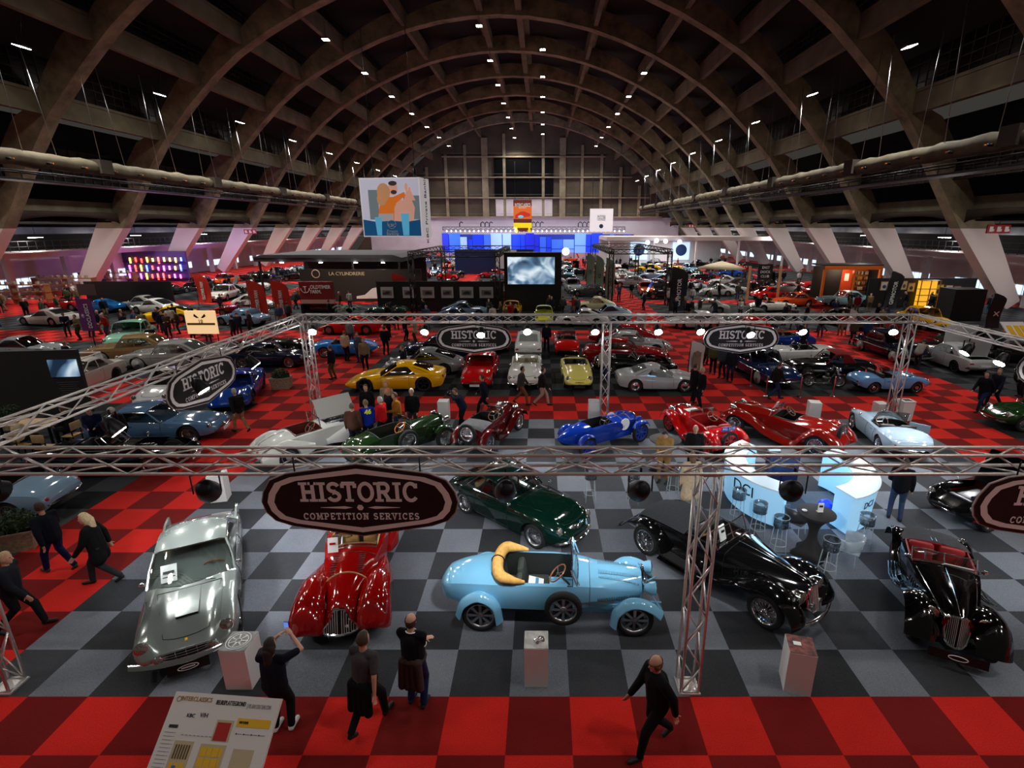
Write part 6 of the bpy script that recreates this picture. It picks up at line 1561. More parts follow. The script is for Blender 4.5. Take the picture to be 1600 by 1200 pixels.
def figure(pose, hgt=1.75, near=False, female=False, coat=0.0, short=False, bald=False, longhair=False, wide=1.08, tied=False, skirt=False):
 p = POSES[pose]; J = skeleton(p, hgt); k = J['k']; vox = .0085 if near else .017
 hd, hu = J['head'], J['hu']; parts = {}
 T_ = Matrix.Rotation(J['turn'], 3, 'Z'); fw = T_ @ V((hu.z, 0, -hu.x)); side = hu.cross(fw)
 HM = Matrix((fw, side, hu)).transposed()
 at = lambda a, b, c: hd + HM @ V((a, b, c)) * k
 b = MB()
 b.ell(hd, (.098 * k, .078 * k, .122 * k), M=HM); b.ell(at(.03, 0, -.06), (.066 * k, .058 * k, .065 * k), M=HM)
 b.capsule(at(.088, 0, .0), .012 * k, at(.108, 0, -.035), .016 * k)
 b.capsule(at(.078, .03, .028), .013 * k, at(.078, -.03, .028), .013 * k)
 b.capsule(at(.080, .018, -.072), .011 * k, at(.080, -.018, -.072), .011 * k)
 b.ell(at(.068, 0, -.108), (.022 * k, .026 * k, .018 * k), M=HM)
 for s in (1, -1): b.ell(at(-.005, .078 * s, -.01), (.022 * k, .012 * k, .034 * k), M=HM)
 b.capsule(at(-.02, 0, -.09), .052 * k, J['neck'] + V((0, 0, -.03)), .058 * k)
 b.capsule(J['chest'], .125 * k * wide, J['hip'], .13 * k * wide); b.capsule(J['s0'], .06 * k, J['s1'], .06 * k)
 for i, s in enumerate((1, -1)):
  b.capsule(J['s%d' % i], .052 * k, J['e%d' % i], .040 * k); b.capsule(J['e%d' % i], .040 * k, J['w%d' % i], .027 * k)
  b.capsule(J['h%d' % i], .088 * k, J['k%d' % i], .058 * k); b.capsule(J['k%d' % i], .056 * k, J['a%d' % i], .036 * k)
  f = (J['w%d' % i] - J['e%d' % i]).normalized(); w_ = J['w%d' % i]
  u = f.cross(V((1, 0, 0)) if abs(f.x) < .8 else V((0, 0, 1))).normalized(); v = f.cross(u).normalized()
  palm = w_ + f * .045 * k
  if near:
   HMm = Matrix((f, v, u)).transposed()
   b.ell(palm, (.052 * k, .042 * k, .018 * k), M=HMm); b.capsule(w_ - f * .02, .026 * k, w_ + f * .02, .026 * k)
   for q, ln in enumerate((.070, .080, .074, .058)):
    o = (q - 1.5) * .022 * k; b0 = w_ + f * .085 * k + v * o; b1 = b0 + f * ln * .55 * k + u * s * -.006; b2 = b1 + (f * .8 + u * (-.5 * s)).normalized() * ln * .5 * k
    b.capsule(b0 - f * .02, .0095 * k, b1, .0088 * k, 7); b.capsule(b1, .0088 * k, b2, .0078 * k, 7)
   t0 = w_ + f * .03 * k + v * .034 * k; b.capsule(t0, .012 * k, t0 + (f * .6 + v * .7 - u * .3 * s).normalized() * .055 * k, .0095 * k, 7)
  else:
   b.capsule(w_, .026 * k, palm, .034 * k, 8); b.capsule(palm, .030 * k, palm + f * .08 * k, .018 * k, 8)
   b.capsule(palm + v * .02, .012 * k, palm + v * .05 * k + f * .03, .011 * k, 6)
 parts['body'] = (remesh(b, vox), 'skin')
 g = 1.0 + .0
 b = MB(); nb, hp = J['neck'], J['hip']; up = J['up']
 pad = .022 if not short else .010
 b.capsule(J['s0'] + V((0, -.03, .0)), (.062 + pad) * k, J['s1'] + V((0, .03, 0)), (.062 + pad) * k)
 ch = .135 * wide + pad
 for dy in (-.075, .075):
  b.capsule(J['chest'] + V((0.01, dy * k, 0.02)), (ch - .035) * k, hp + V((0, dy * .9 * k, (.02 - coat * .5) * k)), (.118 * wide + pad - .01) * k)
  b.capsule(J['chest'] + V((0, 0, .02)), (.135 * wide + pad) * k, hp + V((0, 0, .02 - coat * .2)) * k, (.14 * wide + pad) * k)
  if coat: b.capsule(hp + V((0, dy * k, 0)), (.125 * wide) * k, hp + V((0, dy * 1.25 * k, -coat * k)), (.15 * wide) * k)
 b.capsule(nb + V((-.01, 0, -.07)), .085 * k, J['chest'], ch * k * .95)
 if female: b.capsule(J['chest'] + V((.09, .07, .03)) * k, .055 * k, J['chest'] + V((.09, -.07, .03)) * k, .055 * k)
 for i in range(2):
  e, w_ = J['e%d' % i], J['w%d' % i]
  b.capsule(J['s%d' % i], (.060 + pad) * k, e if not short else lerp(J['s%d' % i], e, .75), (.048 + pad) * k)
  if not short: b.capsule(e, (.046 + pad) * k, lerp(e, w_, .93), (.034 + pad * .8) * k)
 if not short: b.tube([nb + V((.06 * math.cos(a * PI / 5) - .005, .062 * math.sin(a * PI / 5), -.012)) * 1.0 for a in range(10)], .020 * k, 6, closed=True)
 parts['jacket' if not short else 'shirt'] = (remesh(b, vox * 1.15, 8), 'cloth')
 b = MB(); b.capsule(hp + V((0, .075, .03)) * 1.0, .118 * k * wide, hp + V((0, -.075, .03)), .118 * k * wide)
 for i in range(2):
  b.capsule(J['h%d' % i], .104 * k, J['k%d' % i], .074 * k); b.capsule(J['k%d' % i], .074 * k, lerp(J['k%d' % i], J['a%d' % i], .97), .058 * k)
 if skirt: b.capsule(hp, .17 * k, hp + V((0, 0, -.5)), .24 * k)
 parts['trousers'] = (remesh(b, vox * 1.15, 6), 'cloth2')
 for i in range(2):
  a = J['a%d' % i]; kn = J['k%d' % i]; tip = V((.17, 0, -.055)) if a.z < .12 else V((.10, 0, -.13))
  b = MB(); q = a + V((-.02, 0, -.045)); b.capsule(q, .042, a + tip * k, .036); b.capsule(a + V((0, 0, .0)), .043, q, .045)
  b.v = [(x, y, max(z, .004)) for x, y, z in b.v]
  parts['shoe%d' % i] = (b.mesh('shoe', 'plain'), 'shoe')
 if not bald or near:
  b = MB(); rows = []; n = 16
  for r in range(8):
   th = math.radians(88 - r * (15.5 if not bald else 9)); row = []
   for j in range(n + 1):
    a = 2 * PI * j / n; lim = 1.0 if math.cos(a) < .35 else 0.42
    if bald: t2 = math.radians(18 - r * 8) if math.cos(a) < .45 else math.radians(10 - r * 1)
    else: t2 = math.radians(88) - (math.radians(88) - th) * lim
    gr = 1.13 + .05 * math.sin(j * 2.3 + r)
    row.append(at(.098 * gr * math.cos(t2) * math.cos(a), .080 * gr * math.cos(t2) * math.sin(a), .122 * 1.09 * math.sin(t2) + .004))
   rows.append(row)
  b.grid(rows)
  if longhair:
   b.ell(at(-.05, 0, -.04), (.085 * k, .095 * k, .13 * k), M=HM); b.capsule(at(-.085, 0, -.05), .075 * k, at(-.10, 0, -.22), .06 * k)
  parts['hair'] = (b.mesh('hair', 'hair'), 'hair')
 if near:
  b = MB()
  for s in (1, -1): b.ell(at(.084, .032 * s, .006), (.010 * k, .013 * k, .008 * k), 8, 6, M=HM)
  parts['eyes'] = (b.mesh('eyes', 'gloss_black'), None)
 if tied:
  b = MB(); zz = J['hip'].z + .05
  b.tube([(.165 * math.cos(t * PI / 8), .185 * math.sin(t * PI / 8), zz + .01 * math.sin(t)) for t in range(16)], .035, 8, closed=True)
  for dy in (-.12, -.04, .04, .12): b.capsule((-.12, dy, zz), .075, (-.15, dy * 1.25, zz - .45), .07)
  b.capsule((.16, .03, zz), .04, (.17, .10, zz - .28), .035); b.capsule((.16, -.03, zz), .04, (.18, -.06, zz - .3), .035)
  parts['tied_jumper'] = (remesh(b, vox * 1.3, 6), 'tied')
 return parts, J
FIG = {}
def person(x, y, ang, label, pose='stand', top=S(20, 22, 28), legs=S(24, 30, 48), shoe=S(20, 18, 18), hair=S(50, 36, 26), z=0.0, group=None, tied=None, more=None, **kw):
 key = (pose, tuple(sorted(kw.items())), bool(tied))
 if key not in FIG: FIG[key] = figure(pose, tied=bool(tied), **kw)
 parts, J = FIG[key]
 r = empty('person', (x, y, z), math.radians(ang)); tag(r, label, 'person', group)
 for nm, (me, mt) in parts.items():
  nm = nm.rstrip('01')
  if mt in ('cloth', 'cloth2', 'tied') and me.materials[0].name != 'cloth': me.materials[0] = MATS['cloth']
  o = link(nm, me, r, {'cloth': top, 'cloth2': legs, 'shoe': shoe, 'hair': hair, 'tied': tied}.get(mt))
 if more: more(r, J)
 return r
FARFIG = {}
LEGS = {'dark': S(22, 24, 30), 'jeans': S(40, 56, 92), 'tan': S(120, 98, 72)}
def far_person(x, y, ang, label, pose, top, legs, hair, group):
 key = (pose, legs, hair)
 if key not in FARFIG:
  kw = {} if hair != 'bald' else dict(bald=True)
  fk = (pose, tuple(sorted(kw.items())), False)
  if fk not in FIG: FIG[fk] = figure(pose, **kw)
  parts, J = FIG[fk]; mb = MB(); mats = ['skin', 'cloth', mat('legs_' + legs, LEGS[legs], .9), mat('hair_' + hair, {'brown': S(60, 42, 28), 'grey': S(150, 146, 140), 'bald': S(96, 74, 60), 'dark': S(24, 20, 18)}[hair], .8), 'rubber']
  for nm, (me, mt) in parts.items():
   i = {'skin': 0, 'cloth': 1, 'cloth2': 2, 'hair': 3, 'shoe': 4}.get(mt, 0)
   mb.add([v.co.copy() for v in me.vertices], [tuple(q.vertices) for q in me.polygons], i, True)
  FARFIG[key] = mb.mesh('far_person', mats)
 o = link('person', FARFIG[key], None, top); o.location = (x, y, 0); o.rotation_euler = (0, 0, math.radians(ang))
 tag(o, label, 'person', group); return o
# visitors near the stand
def feet(u, v): return G(u, v, 0.0)
def head(u, v, h=1.75): return G(u, v, h)
def P_(q, ang, label, *a, **k):
 if 'sit' not in a: q = clear_of_cars(q)
 return person(q.x, q.y, ang, label, *a, **k)
def phone_extra(r, J):
 b = MB(); m = (J['w0'] + J['w1']) / 2 + V((.08, 0, .10)); b.rbox(m, (.012, .08, .16), .006); o = b.build('phone', 'dark_metal'); o.parent = None
 o.matrix_world = Matrix.Translation(r.location) @ Matrix.Rotation(r.rotation_euler.z, 4, 'Z'); tag(o, 'phone held up by the dark haired woman', 'phone')
 s = MB(); s.box((m.x - .008, m.y, m.z), (.003, .07, .145)); s.build('screen', mat('phone_screen', S(90, 120, 190), .3, emit=S(90, 130, 220), es=1.0), o)
def camera_extra(r, J):
 b = MB(); m = J['head'] + V((.17, 0, -.01)); b.rbox(m, (.07, .13, .09), .012); o = b.build('photo_camera', 'black')
 o.matrix_world = Matrix.Translation(r.location) @ Matrix.Rotation(r.rotation_euler.z, 4, 'Z'); tag(o, 'black camera held to the face of the stooping photographer', 'camera')
 l = MB(); l.lathe([(.035, .03), (.038, .12), (.03, .13)], 12, axis='X', c=m); l.build('camera_lens', 'gloss_black', o)
def collar(r, J):
 b = MB(); n = J['neck']; b.tube([n + V((.075 * math.cos(a * PI / 6), .08 * math.sin(a * PI / 6), -.005 - .02 * math.cos(a * PI / 6))) for a in range(12)], .010, 6, closed=True)
 for i in range(2):
  e = lerp(J['s%d' % i], J['e%d' % i], .82); d = (J['e%d' % i] - J['s%d' % i]).normalized(); u = d.cross(V((1, 0, 0))).normalized(); v = d.cross(u)
  b.tube([e + (u * math.cos(a * PI / 5) + v * math.sin(a * PI / 5)) * .064 for a in range(10)], .006, 5, closed=True)
 b.build('collar_trim', 'paper', r)
def watch(r, J): pass
q = head(417, 1004, 1.68); P_(q, 86, 'dark haired woman in navy seen from behind holding up a phone', 'phone', top=S(16, 18, 32), legs=S(14, 15, 20), shoe=S(220, 220, 220), hair=S(40, 24, 18), near=True, hgt=1.68, female=True, longhair=True, short=True, more=phone_extra)
q = feet(578, 1136); P_(q, 70, 'person in grey t-shirt with black jumper tied at the waist, at the carpet edge', 'walk2', top=S(70, 66, 68), legs=S(20, 20, 23), hair=S(74, 54, 40), near=True, short=True, tied=S(12, 12, 14))
q = feet(632, 1110); P_(q, 78, 'balding man in black polo with brown jumper tied round his waist', 'fold', top=S(16, 17, 24), legs=S(22, 36, 74), shoe=S(30, 38, 60), hair=S(60, 46, 40), near=True, short=True, bald=True, tied=S(66, 50, 48), more=collar)
q = feet(1022, 1168); P_(q, 200, 'person in black walking on the red carpet below the truss column', 'walk', top=S(14, 14, 16), legs=S(14, 14, 17), hair=S(120, 80, 56), near=True, bald=True)
q = feet(97, 893); P_(q, 165, 'man in dark blue jacket and jeans walking beside the planter', 'walk', top=S(14, 18, 32), legs=S(18, 30, 74), shoe=S(60, 50, 40), hair=S(60, 40, 28), near=True)
q = feet(168, 910); P_(q, 200, 'fair haired woman in a black coat striding along the left red aisle', 'walk2', top=S(10, 10, 12), legs=S(40, 40, 42), hair=S(206, 180, 140), near=True, female=True, longhair=True, coat=.22)
q = feet(38, 985); P_(q, 20, 'person in dark striped jumper at the left edge of the red aisle', 'walk', top=S(28, 32, 40), legs=S(24, 26, 32), hair=S(190, 160, 124), near=True)
mid = [
 (578, 668, 270, 'man in black suit standing before the yellow sports coupe', 'stand', S(18, 18, 20), S(14, 14, 16), S(90, 66, 50), {}),
 (600, 664, 260, 'woman in beige waistcoat beside the man in black suit', 'stand', S(150, 132, 112), S(40, 36, 36), S(160, 130, 100), dict(female=True)),
 (612, 676, 225, 'person in dark jacket and orange cap with folded arms', 'fold', S(20, 24, 34), S(22, 24, 30), S(214, 110, 50), {}),
 (648, 676, 262, 'grey haired man in black jacket looking at the open roadster', 'pocket', S(12, 13, 16), S(36, 44, 64), S(206, 200, 190), {}),
 (624, 684, 200, 'man in mustard brown jacket near the open engine', 'talk', S(150, 92, 24), S(30, 46, 76), S(90, 66, 40), {}),
 (597, 690, 160, 'grey haired man in bright red jacket near the open engine', 'pocket', S(196, 18, 26), S(24, 24, 28), S(196, 190, 184), {}),
 (574, 700, 125, 'person in royal blue jersey with yellow number on the back', 'stand', S(16, 44, 150), S(20, 22, 28), S(120, 96, 70), {}),
 (543, 706, 100, 'man in brown jacket between silver roadster and green tourer', 'stand', S(72, 44, 34), S(26, 28, 36), S(96, 80, 66), {}),
 (720, 672, 210, 'photographer in dark blue stooping behind the maroon roadster', 'camera', S(22, 32, 54), S(18, 20, 26), S(90, 60, 44), dict(near=True)),
 (758, 648, 182, 'person in navy jacket walking past the bright red coupe', 'walk', S(18, 22, 40), S(16, 18, 26), S(60, 44, 32), {}),
 (814, 632, 0, 'person in grey top and tan trousers passing the white roadster', 'walk2', S(60, 58, 56), S(116, 76, 44), S(50, 40, 30), {}),
 (846, 634, 0, 'person in dark coat and pale trousers between white and yellow roadsters', 'walk', S(34, 28, 28), S(176, 140, 120), S(70, 50, 36), {}),
 (1094, 636, 190, 'grey haired person in black coat below the white portrait flag', 'stand', S(16, 16, 22), S(20, 26, 40), S(190, 170, 130), {}),
 (1088, 633, 20, 'person in dark coat talking to the grey haired person', 'talk', S(26, 24, 28), S(22, 24, 34), S(60, 46, 36), {}),
 (1101, 570, 300, 'person in long brown coat left of the visitors at the right shield', 'stand', S(60, 46, 40), S(20, 20, 24), S(40, 30, 24), dict(coat=.25)),
 (1113, 584, 250, 'person in olive jacket among the visitors at the right shield', 'stand', S(84, 86, 52), S(20, 22, 26), S(150, 120, 90), {}),
 (1128, 590, 230, 'person in grey blue coat among the visitors at the right shield', 'pocket', S(58, 64, 74), S(22, 26, 40), S(110, 90, 70), {}),
 (1140, 596, 240, 'person in black coat with white shoes at the right shield', 'stand', S(22, 24, 32), S(20, 30, 56), S(70, 50, 40), {}),
 (1209, 624, 5, 'person in dark jacket and jeans crossing before the navy saloon', 'walk', S(30, 24, 24), S(34, 44, 80), S(60, 40, 30), {}),
 (1530, 642, 200, 'man in dark coat and jeans walking in the right red aisle', 'walk', S(14, 16, 26), S(26, 38, 70), S(50, 36, 26), {}),
 (1550, 636, 195, 'second man in navy coat walking right beside the man in dark coat', 'walk2', S(20, 24, 40), S(18, 22, 34), S(130, 100, 70), {}),
 (1594, 620, 180, 'person in navy at the very right edge by the chassis', 'stand', S(18, 22, 34), S(20, 22, 30), S(60, 46, 36), {}),
 (362, 676, 150, 'grey haired man with backpack and tan trousers by the steel blue coupe', 'walk', S(24, 26, 32), S(140, 110, 74), S(180, 170, 160), {}),
 (156, 712, 300, 'man in navy suit reading in front of the steel blue coupe', 'read', S(18, 28, 60), S(20, 24, 40), S(120, 84, 60), {}),
 (176, 718, 240, 'grey haired man in black suit reading beside the man in navy', 'read', S(18, 18, 22), S(18, 18, 22), S(200, 192, 184), {}),
 (522, 592, 170, 'man in navy jacket and olive trousers by the back left truss column', 'stand', S(18, 24, 40), S(84, 78, 48), S(90, 66, 50), {}),
 (545, 560, 80, 'person in cream waistcoat amid the crowd in the red aisle', 'stand', S(200, 180, 150), S(24, 24, 28), S(120, 90, 60), {}),
 (549, 541, 80, 'person in grey shirt behind the cream waistcoat in the red aisle', 'stand', S(120, 118, 116), S(50, 66, 100), S(70, 50, 40), {}),
 (563, 566, 250, 'person in blue grey coat amid the crowd in the red aisle', 'stand', S(74, 84, 100), S(40, 56, 96), S(80, 60, 44), {}),
 (572, 578, 280, 'person in light brown jacket with dark backpack in the red aisle', 'stand', S(140, 120, 90), S(20, 20, 24), S(100, 76, 56), {}),
 (596, 555, 90, 'man in black jacket standing alone in the red aisle', 'pocket', S(16, 16, 20), S(18, 20, 26), S(40, 30, 24), {}),
 (608, 529, 70, 'person in dark red and black behind the man in black jacket', 'walk', S(60, 22, 24), S(20, 20, 24), S(40, 30, 26), {}),
 (634, 532, 350, 'man in black facing the person in beige coat', 'talk', S(18, 20, 26), S(20, 22, 30), S(40, 30, 24), {}),
 (650, 534, 190, 'person in beige coat facing the man in black', 'talk', S(170, 150, 124), S(60, 56, 52), S(60, 44, 34), dict(coat=.2)),
 (636, 588, 200, 'man in dark jacket behind the yellow sports coupe', 'stand', S(22, 26, 40), S(20, 22, 30), S(120, 90, 70), {}),
 (856, 548, 90, 'man in black suit between white wedge car and red convertible', 'stand', S(16, 18, 28), S(18, 20, 30), S(40, 30, 26), {}),
 (943, 596, 100, 'person in pale shirt behind the middle back truss column', 'stand', S(170, 166, 160), S(40, 56, 96), S(60, 46, 36), {}),
 (1330, 538, 270, 'man in olive coat at the right of the white feather flag', 'stand', S(74, 66, 50), S(24, 24, 28), S(60, 46, 36), {}),
 (1341, 540, 80, 'man in blue jacket standing beside the man in olive coat', 'stand', S(34, 50, 84), S(30, 44, 80), S(50, 40, 30), {}),
 (1424, 574, 30, 'man in grey jumper bending into the silver boot', 'bend', S(150, 146, 140), S(40, 44, 60), S(60, 50, 40), {}),
 (1526, 556, 180, 'person in black top and beige trousers beside the right chassis', 'stand', S(16, 16, 18), S(150, 136, 110), S(40, 30, 26), {}),
 (1245, 545, 200, 'man in navy jacket by the bright blue convertible', 'stand', S(22, 34, 66), S(24, 30, 50), S(90, 66, 50), {}),
 (235, 556, 120, 'man in dark jacket by the pale grey hardtop', 'stand', S(22, 28, 44), S(26, 30, 44), S(150, 110, 84), {}),
 (112, 584, 70, 'man in navy jumper beside the silver coupe at left', 'stand', S(20, 26, 44), S(30, 40, 66), S(120, 100, 80), {}),
 (1396, 812, 60, 'person in black jacket and jeans leaning at the black over red roadster', 'talk', S(16, 16, 20), S(60, 74, 100), S(60, 46, 36), {}),
 (1075, 800, 95, 'person in long beige coat behind the black tourer', 'stand', S(196, 176, 146), S(180, 160, 130), S(110, 80, 56), dict(coat=.42, female=True, longhair=True)),
 (1080, 746, 260, 'bald man in black jacket behind the red plated roadster', 'pocket', S(18, 18, 20), S(24, 26, 30), S(150, 110, 90), dict(bald=True)),
 (1036, 752, 240, 'man in tan suit with open collar at the round high table', 'read', S(160, 124, 70), S(150, 116, 66), S(36, 26, 20), {}),
]
for u, v, a, lb, pose, top, legs, hr, kw in mid:
 q = feet(u, v); nm = kw
 def extra(r, J, lb=lb):
  if 'jersey' in lb:
   b = MB(); c = J['chest'] + V((-.165, 0, .08)); text_into(b, '46', .22, face_matrix(c, (0, -1, 0), (-.05, 0, 1)), .012, bold=.012); b.build('jersey_number', mat('number_yellow', S(220, 230, 60), .7), r)
  if 'backpack' in lb:
   b = MB(); b.rbox(J['chest'] + V((-.24, 0, 0)), (.18, .3, .42), .07); o = b.build('backpack', 'cloth', None, S(16, 17, 20)); o.matrix_world = Matrix.Translation(r.location) @ Matrix.Rotation(r.rotation_euler.z, 4, 'Z'); tag(o, 'black backpack worn by the ' + ('man in tan trousers' if 'tan trousers' in lb else 'visitor in light brown jacket'), 'backpack')
 P_(q, a, lb, pose, top=top, legs=legs, hair=hr, more=camera_extra if pose == 'camera' else extra, **kw)
# white display plinths
def plinth(u, v, label, w=.42, d=.42, h=.85, ang=0, topm='white', col=None, extra=None):
 q = G(u, v); r = empty('display_plinth', q, math.radians(ang)); tag(r, label, 'plinth')
 b = MB(); b.box((0, d / 2, h / 2), (w, d, h)); b.build('plinth_body', 'white', r)
 b = MB(); b.box((0, d / 2, h + .006), (w - .01, d - .01, .012)); b.build('printed_top', topm, r)
 if extra: extra(q, h, d)
 return r
mat('chips', S(120, 56, 44), .6, noise=.9, nscale=11)
mat('steel_print', S(120, 124, 124), .3, .3, noise=.5, nscale=9)
mat('grey_top', S(184, 184, 182), .5, noise=.3, nscale=9)
def model_extra(q, h, d):
 r = empty('model_car', (q.x + .05, q.y + d * .42, h + .012), .5); tag(r, 'small silver model engine on the plinth before the light blue tourer', 'model')
 b = MB(); b.rbox((0, 0, .03), (.18, .09, .04), .015); b.rbox((-.01, 0, .06), (.08, .07, .04), .015); b.build('body', 'chrome', r)
 for x in (-.055, .055):
  for y in (-.045, .045):
   c = MB(); c.lathe([(.022, -.008), (.022, .008)], 10, axis='Y', c=(x, y, .022)); c.build('wheel', 'wood', r)
def wheel_print(q, h, d):
 pass
pr = plinth(374, 1078, 'white plinth with a wheel picture on top beside the silver coupe', .44, .44, .80, 0, 'steel_print')
b = MB();
for rr in (.19, .15, .045): b.tube([(rr * math.cos(a * PI / 14), .22 + rr * math.sin(a * PI / 14), .815) for a in range(28)], .008, 5, closed=True)
for k in range(7): b.tube([(.04 * math.cos(k * .9), .22 + .04 * math.sin(k * .9), .815), (.15 * math.cos(k * .9), .22 + .15 * math.sin(k * .9), .815)], .012, 5)
b.build('wheel_picture', 'paper', pr)
plinth(838, 1074, 'white plinth with a small model on it before the light blue tourer', .40, .40, .80, 0, 'grey_top', extra=model_extra)
pr = plinth(1245, 1085, 'white plinth with a brown patterned top right of the truss column', .42, .42, .82, -14, 'chips')
b = MB(); b.box((-.06, .22, .836), (.12, .08, .006)); b.build('small_card', 'paper', pr)
pr = plinth(342, 785, 'white plinth at the edge of the left red aisle', .42, .42, .80, 14)
b = MB(); b.rbox((0, .25, .83), (.2, .14, .03), .01); b.build('top_object', 'dark_metal', pr)
plinth(693, 658, 'white plinth left of the stooping photographer', .42, .42, .8, 0)
plinth(928, 658, 'white plinth at the foot of the back middle truss column', .42, .42, .8, 0, 'grey_top')
plinth(1271, 660, 'white plinth between the brick red tourer and pale blue roadster', .44, .42, .8, -12)
plinth(1378, 652, 'low white plinth behind the pale blue roadster', .42, .42, .55, 0)
q = G(1411, 655); r = empty('litter_bin', q); tag(r, 'white square bin beside the back right truss column', 'bin'); b = MB(); b.prism([(-.2, 0), (.2, 0), (.24, .78), (-.24, .78)], -.2, .2); b.build('bin_body', 'white', r); b = MB(); b.rbox((0, 0, .80), (.50, .44, .05), .02); b.rbox((0, 0, .82), (.3, .26, .03), .01, mi=1); b.build('lid', ['white', 'black'], r)
q = G(597, 1093); r = empty('drink_can', q); tag(r, 'small red drink can standing on the carpet between two visitors', 'can'); b = MB(); b.lathe([(.028, 0), (.033, .01), (.033, .105), (.027, .118)], 14); b.build('can_body', mat('can_red', S(150, 40, 40), .3, .4), r); b = MB(); b.lathe([(.027, .118), (.024, .116), (.005, .116)], 14); b.build('lid', 'steel', r)
# planters
def leaf_ball(mb, c, r, n, size, seed):
 rr = random.Random(seed)
 for _ in range(n):
  th, ph = rr.uniform(0, 2 * PI), math.acos(rr.uniform(-.3, 1)); q = rr.uniform(.75, 1.02)
  p = V(c) + V((math.sin(ph) * math.cos(th) * r[0], math.sin(ph) * math.sin(th) * r[1], math.cos(ph) * r[2])) * q
  a = V((rr.uniform(-1, 1), rr.uniform(-1, 1), rr.uniform(-1, 1))).normalized(); b = a.cross(V((rr.uniform(-1, 1), rr.uniform(-1, 1), 1))).normalized(); s = size * rr.uniform(.6, 1.2)
  mb.add([p - a * s, p + b * s * .45, p + a * s, p - b * s * .45], [(0, 1, 2, 3)])
mat('leaf', S(40, 62, 26), .6, noise=.4, nscale=5); mat('basket', S(150, 132, 108), .85, noise=.4, nscale=16, bump=.5)
def planter(u, v, label, ang, w, d, h, seed):
 q = G(u, v); r = empty('planter', q, math.radians(ang)); tag(r, label, 'planter')
 b = MB(); b.prism([(-w * .44, 0), (w * .44, 0), (w * .5, h), (-w * .5, h)], -d / 2, d / 2); b.box((0, 0, h - .03), (w * 1.04, d * 1.06, .06)); b.build('planter_box', 'basket', r)
 b = MB(); b.ell((0, 0, h + .05), (w * .36, d * .36, .26)); leaf_ball(b, (0, 0, h + .05), (w * .46, d * .48, .38), 900, .05, seed); b.build('foliage', 'leaf', r)
planter(36, 850, 'woven planter with a clipped green bush at the left aisle', 24, .80, .80, .50, 3)
planter(441, 606, 'grey planter with a round bush on the red carpet', 10, .9, .6, .55, 4)
planter(22, 668, 'green bush in a tub below the dark screen wall', 0, .8, .7, .5, 5)
# floor plan board on its stand in front
TL, TR = V((-5.03, 5.604, 1.37)), V((-3.527, 5.483, 1.37)); e1 = (TR - TL).normalized(); dn = V((e1.y, -e1.x, 0)).normalized(); slope = (dn * math.cos(math.radians(40)) + V((0, 0, -math.sin(math.radians(40))))).normalized()
BW, BH = (TR - TL).length, 1.75
r = empty('floor_plan_board', ((TL + TR) / 2 + dn * .7) * 1.0); r.location.z = 0; tag(r, 'tilted white floor plan board with yellow blocks on its stand in front', 'board')
Bm = Matrix.Translation(-r.location) @ face_matrix((TL + TR) / 2, e1, -slope)
b = MB(); b.X = Bm; b.box((0, -BH / 2, -.02), (BW, BH, .04)); b.build('board_panel', mat('board_white', S(222, 214, 212), .55), r)
cols = {'tan': S(190, 172, 140), 'yel': S(230, 176, 30), 'red': S(176, 24, 20), 'blue': S(30, 104, 190), 'plum': S(58, 20, 48), 'teal': S(40, 140, 120), 'dkb': S(90, 72, 40), 'grey': S(160, 156, 156), 'ink': S(34, 30, 30), 'gold': S(160, 118, 50)}
L_ = {k: MB() for k in cols}
def pb(k, x, y, w, h, z=.003):
 L_[k].X = Bm; L_[k].box((x + w / 2 - BW / 2, -(y + h / 2), z), (w, h, .004)); L_[k].X = None
U = BW / 1090.0
def pu(k, x, y, w, h, z=.003): pb(k, x * U, y * U, w * U, h * U, z)
pu('tan', 520, 205, 170, 170); pu('red', 535, 225, 135, 145, .006)
pu('yel', 720, 180, 330, 70)
rb_ = random.Random(5)
pu('tan', 175, 390, 190, 800)
for i in range(6): pu('dkb', 200 + 26 * i, 420, 14, 110, .006)
for j, y in enumerate((560, 640, 720)):
 for i in range(3): pu('yel', 195 + 52 * i, y, 44, 60, .006)
pu('blue', 232, 580, 36, 110, .009)
for j in range(5):
 for i in range(4): pu('plum' if j < 3 else 'teal', 185 + 42 * i, 800 + 62 * j, 34, 46, .006)
pu('tan', 440, 400, 250, 800)
for j in range(9):
 x = 455
 while x < 660:
  w = rb_.choice((40, 52, 66)); w = min(w, 675 - x); pu('yel', x, 425 + 82 * j, w - 6, 70, .006); x += w
pu('blue', 540, 680, 40, 80, .009)
pu('tan', 770, 420, 200, 780)
for j in range(8):
 for i in range(3): pu('yel', 785 + 60 * i, 560 + 78 * j, 52, 62, .006)
for i, y in enumerate((660, 830, 1000)): pu('red', 385, y, 50, 24, .009); pu('red', 705, y + 30, 50, 24, .009)
for j in range(26): pu('grey', 40, 330 + 30 * j, 90, 5)
for j in range(26): pu('grey', 140, 330 + 30 * j, 10, 5)
pu('ink', 60, 270, 90, 26)
for i in range(8): pu('grey', 210 + 40 * i, 340, 24, 8)
for i in range(4): pu('ink', 740 + 75 * i, 300, 14, 10); pu('grey', 760 + 75 * i, 302, 44, 6)
for k, bb in L_.items():
 if bb.v: bb.build('plan_blocks', mat('plan_' + k, cols[k], .6), r)
b = MB(); ofs = lambda x, y: Bm @ Matrix.Translation((x * U - BW / 2, -y * U, .004))
text_into(b, 'INTERCLASSICS', .075, ofs(240, 55), .003, width=318 * U); b.tube([Bm @ V((60 * U - BW / 2 + .03 * math.cos(a * PI / 6), -60 * U + .03 * math.sin(a * PI / 6), .006)) for a in range(12)], .004, 4, closed=True); b.build('title_lettering', mat('plan_gold', cols['gold'], .6), r)
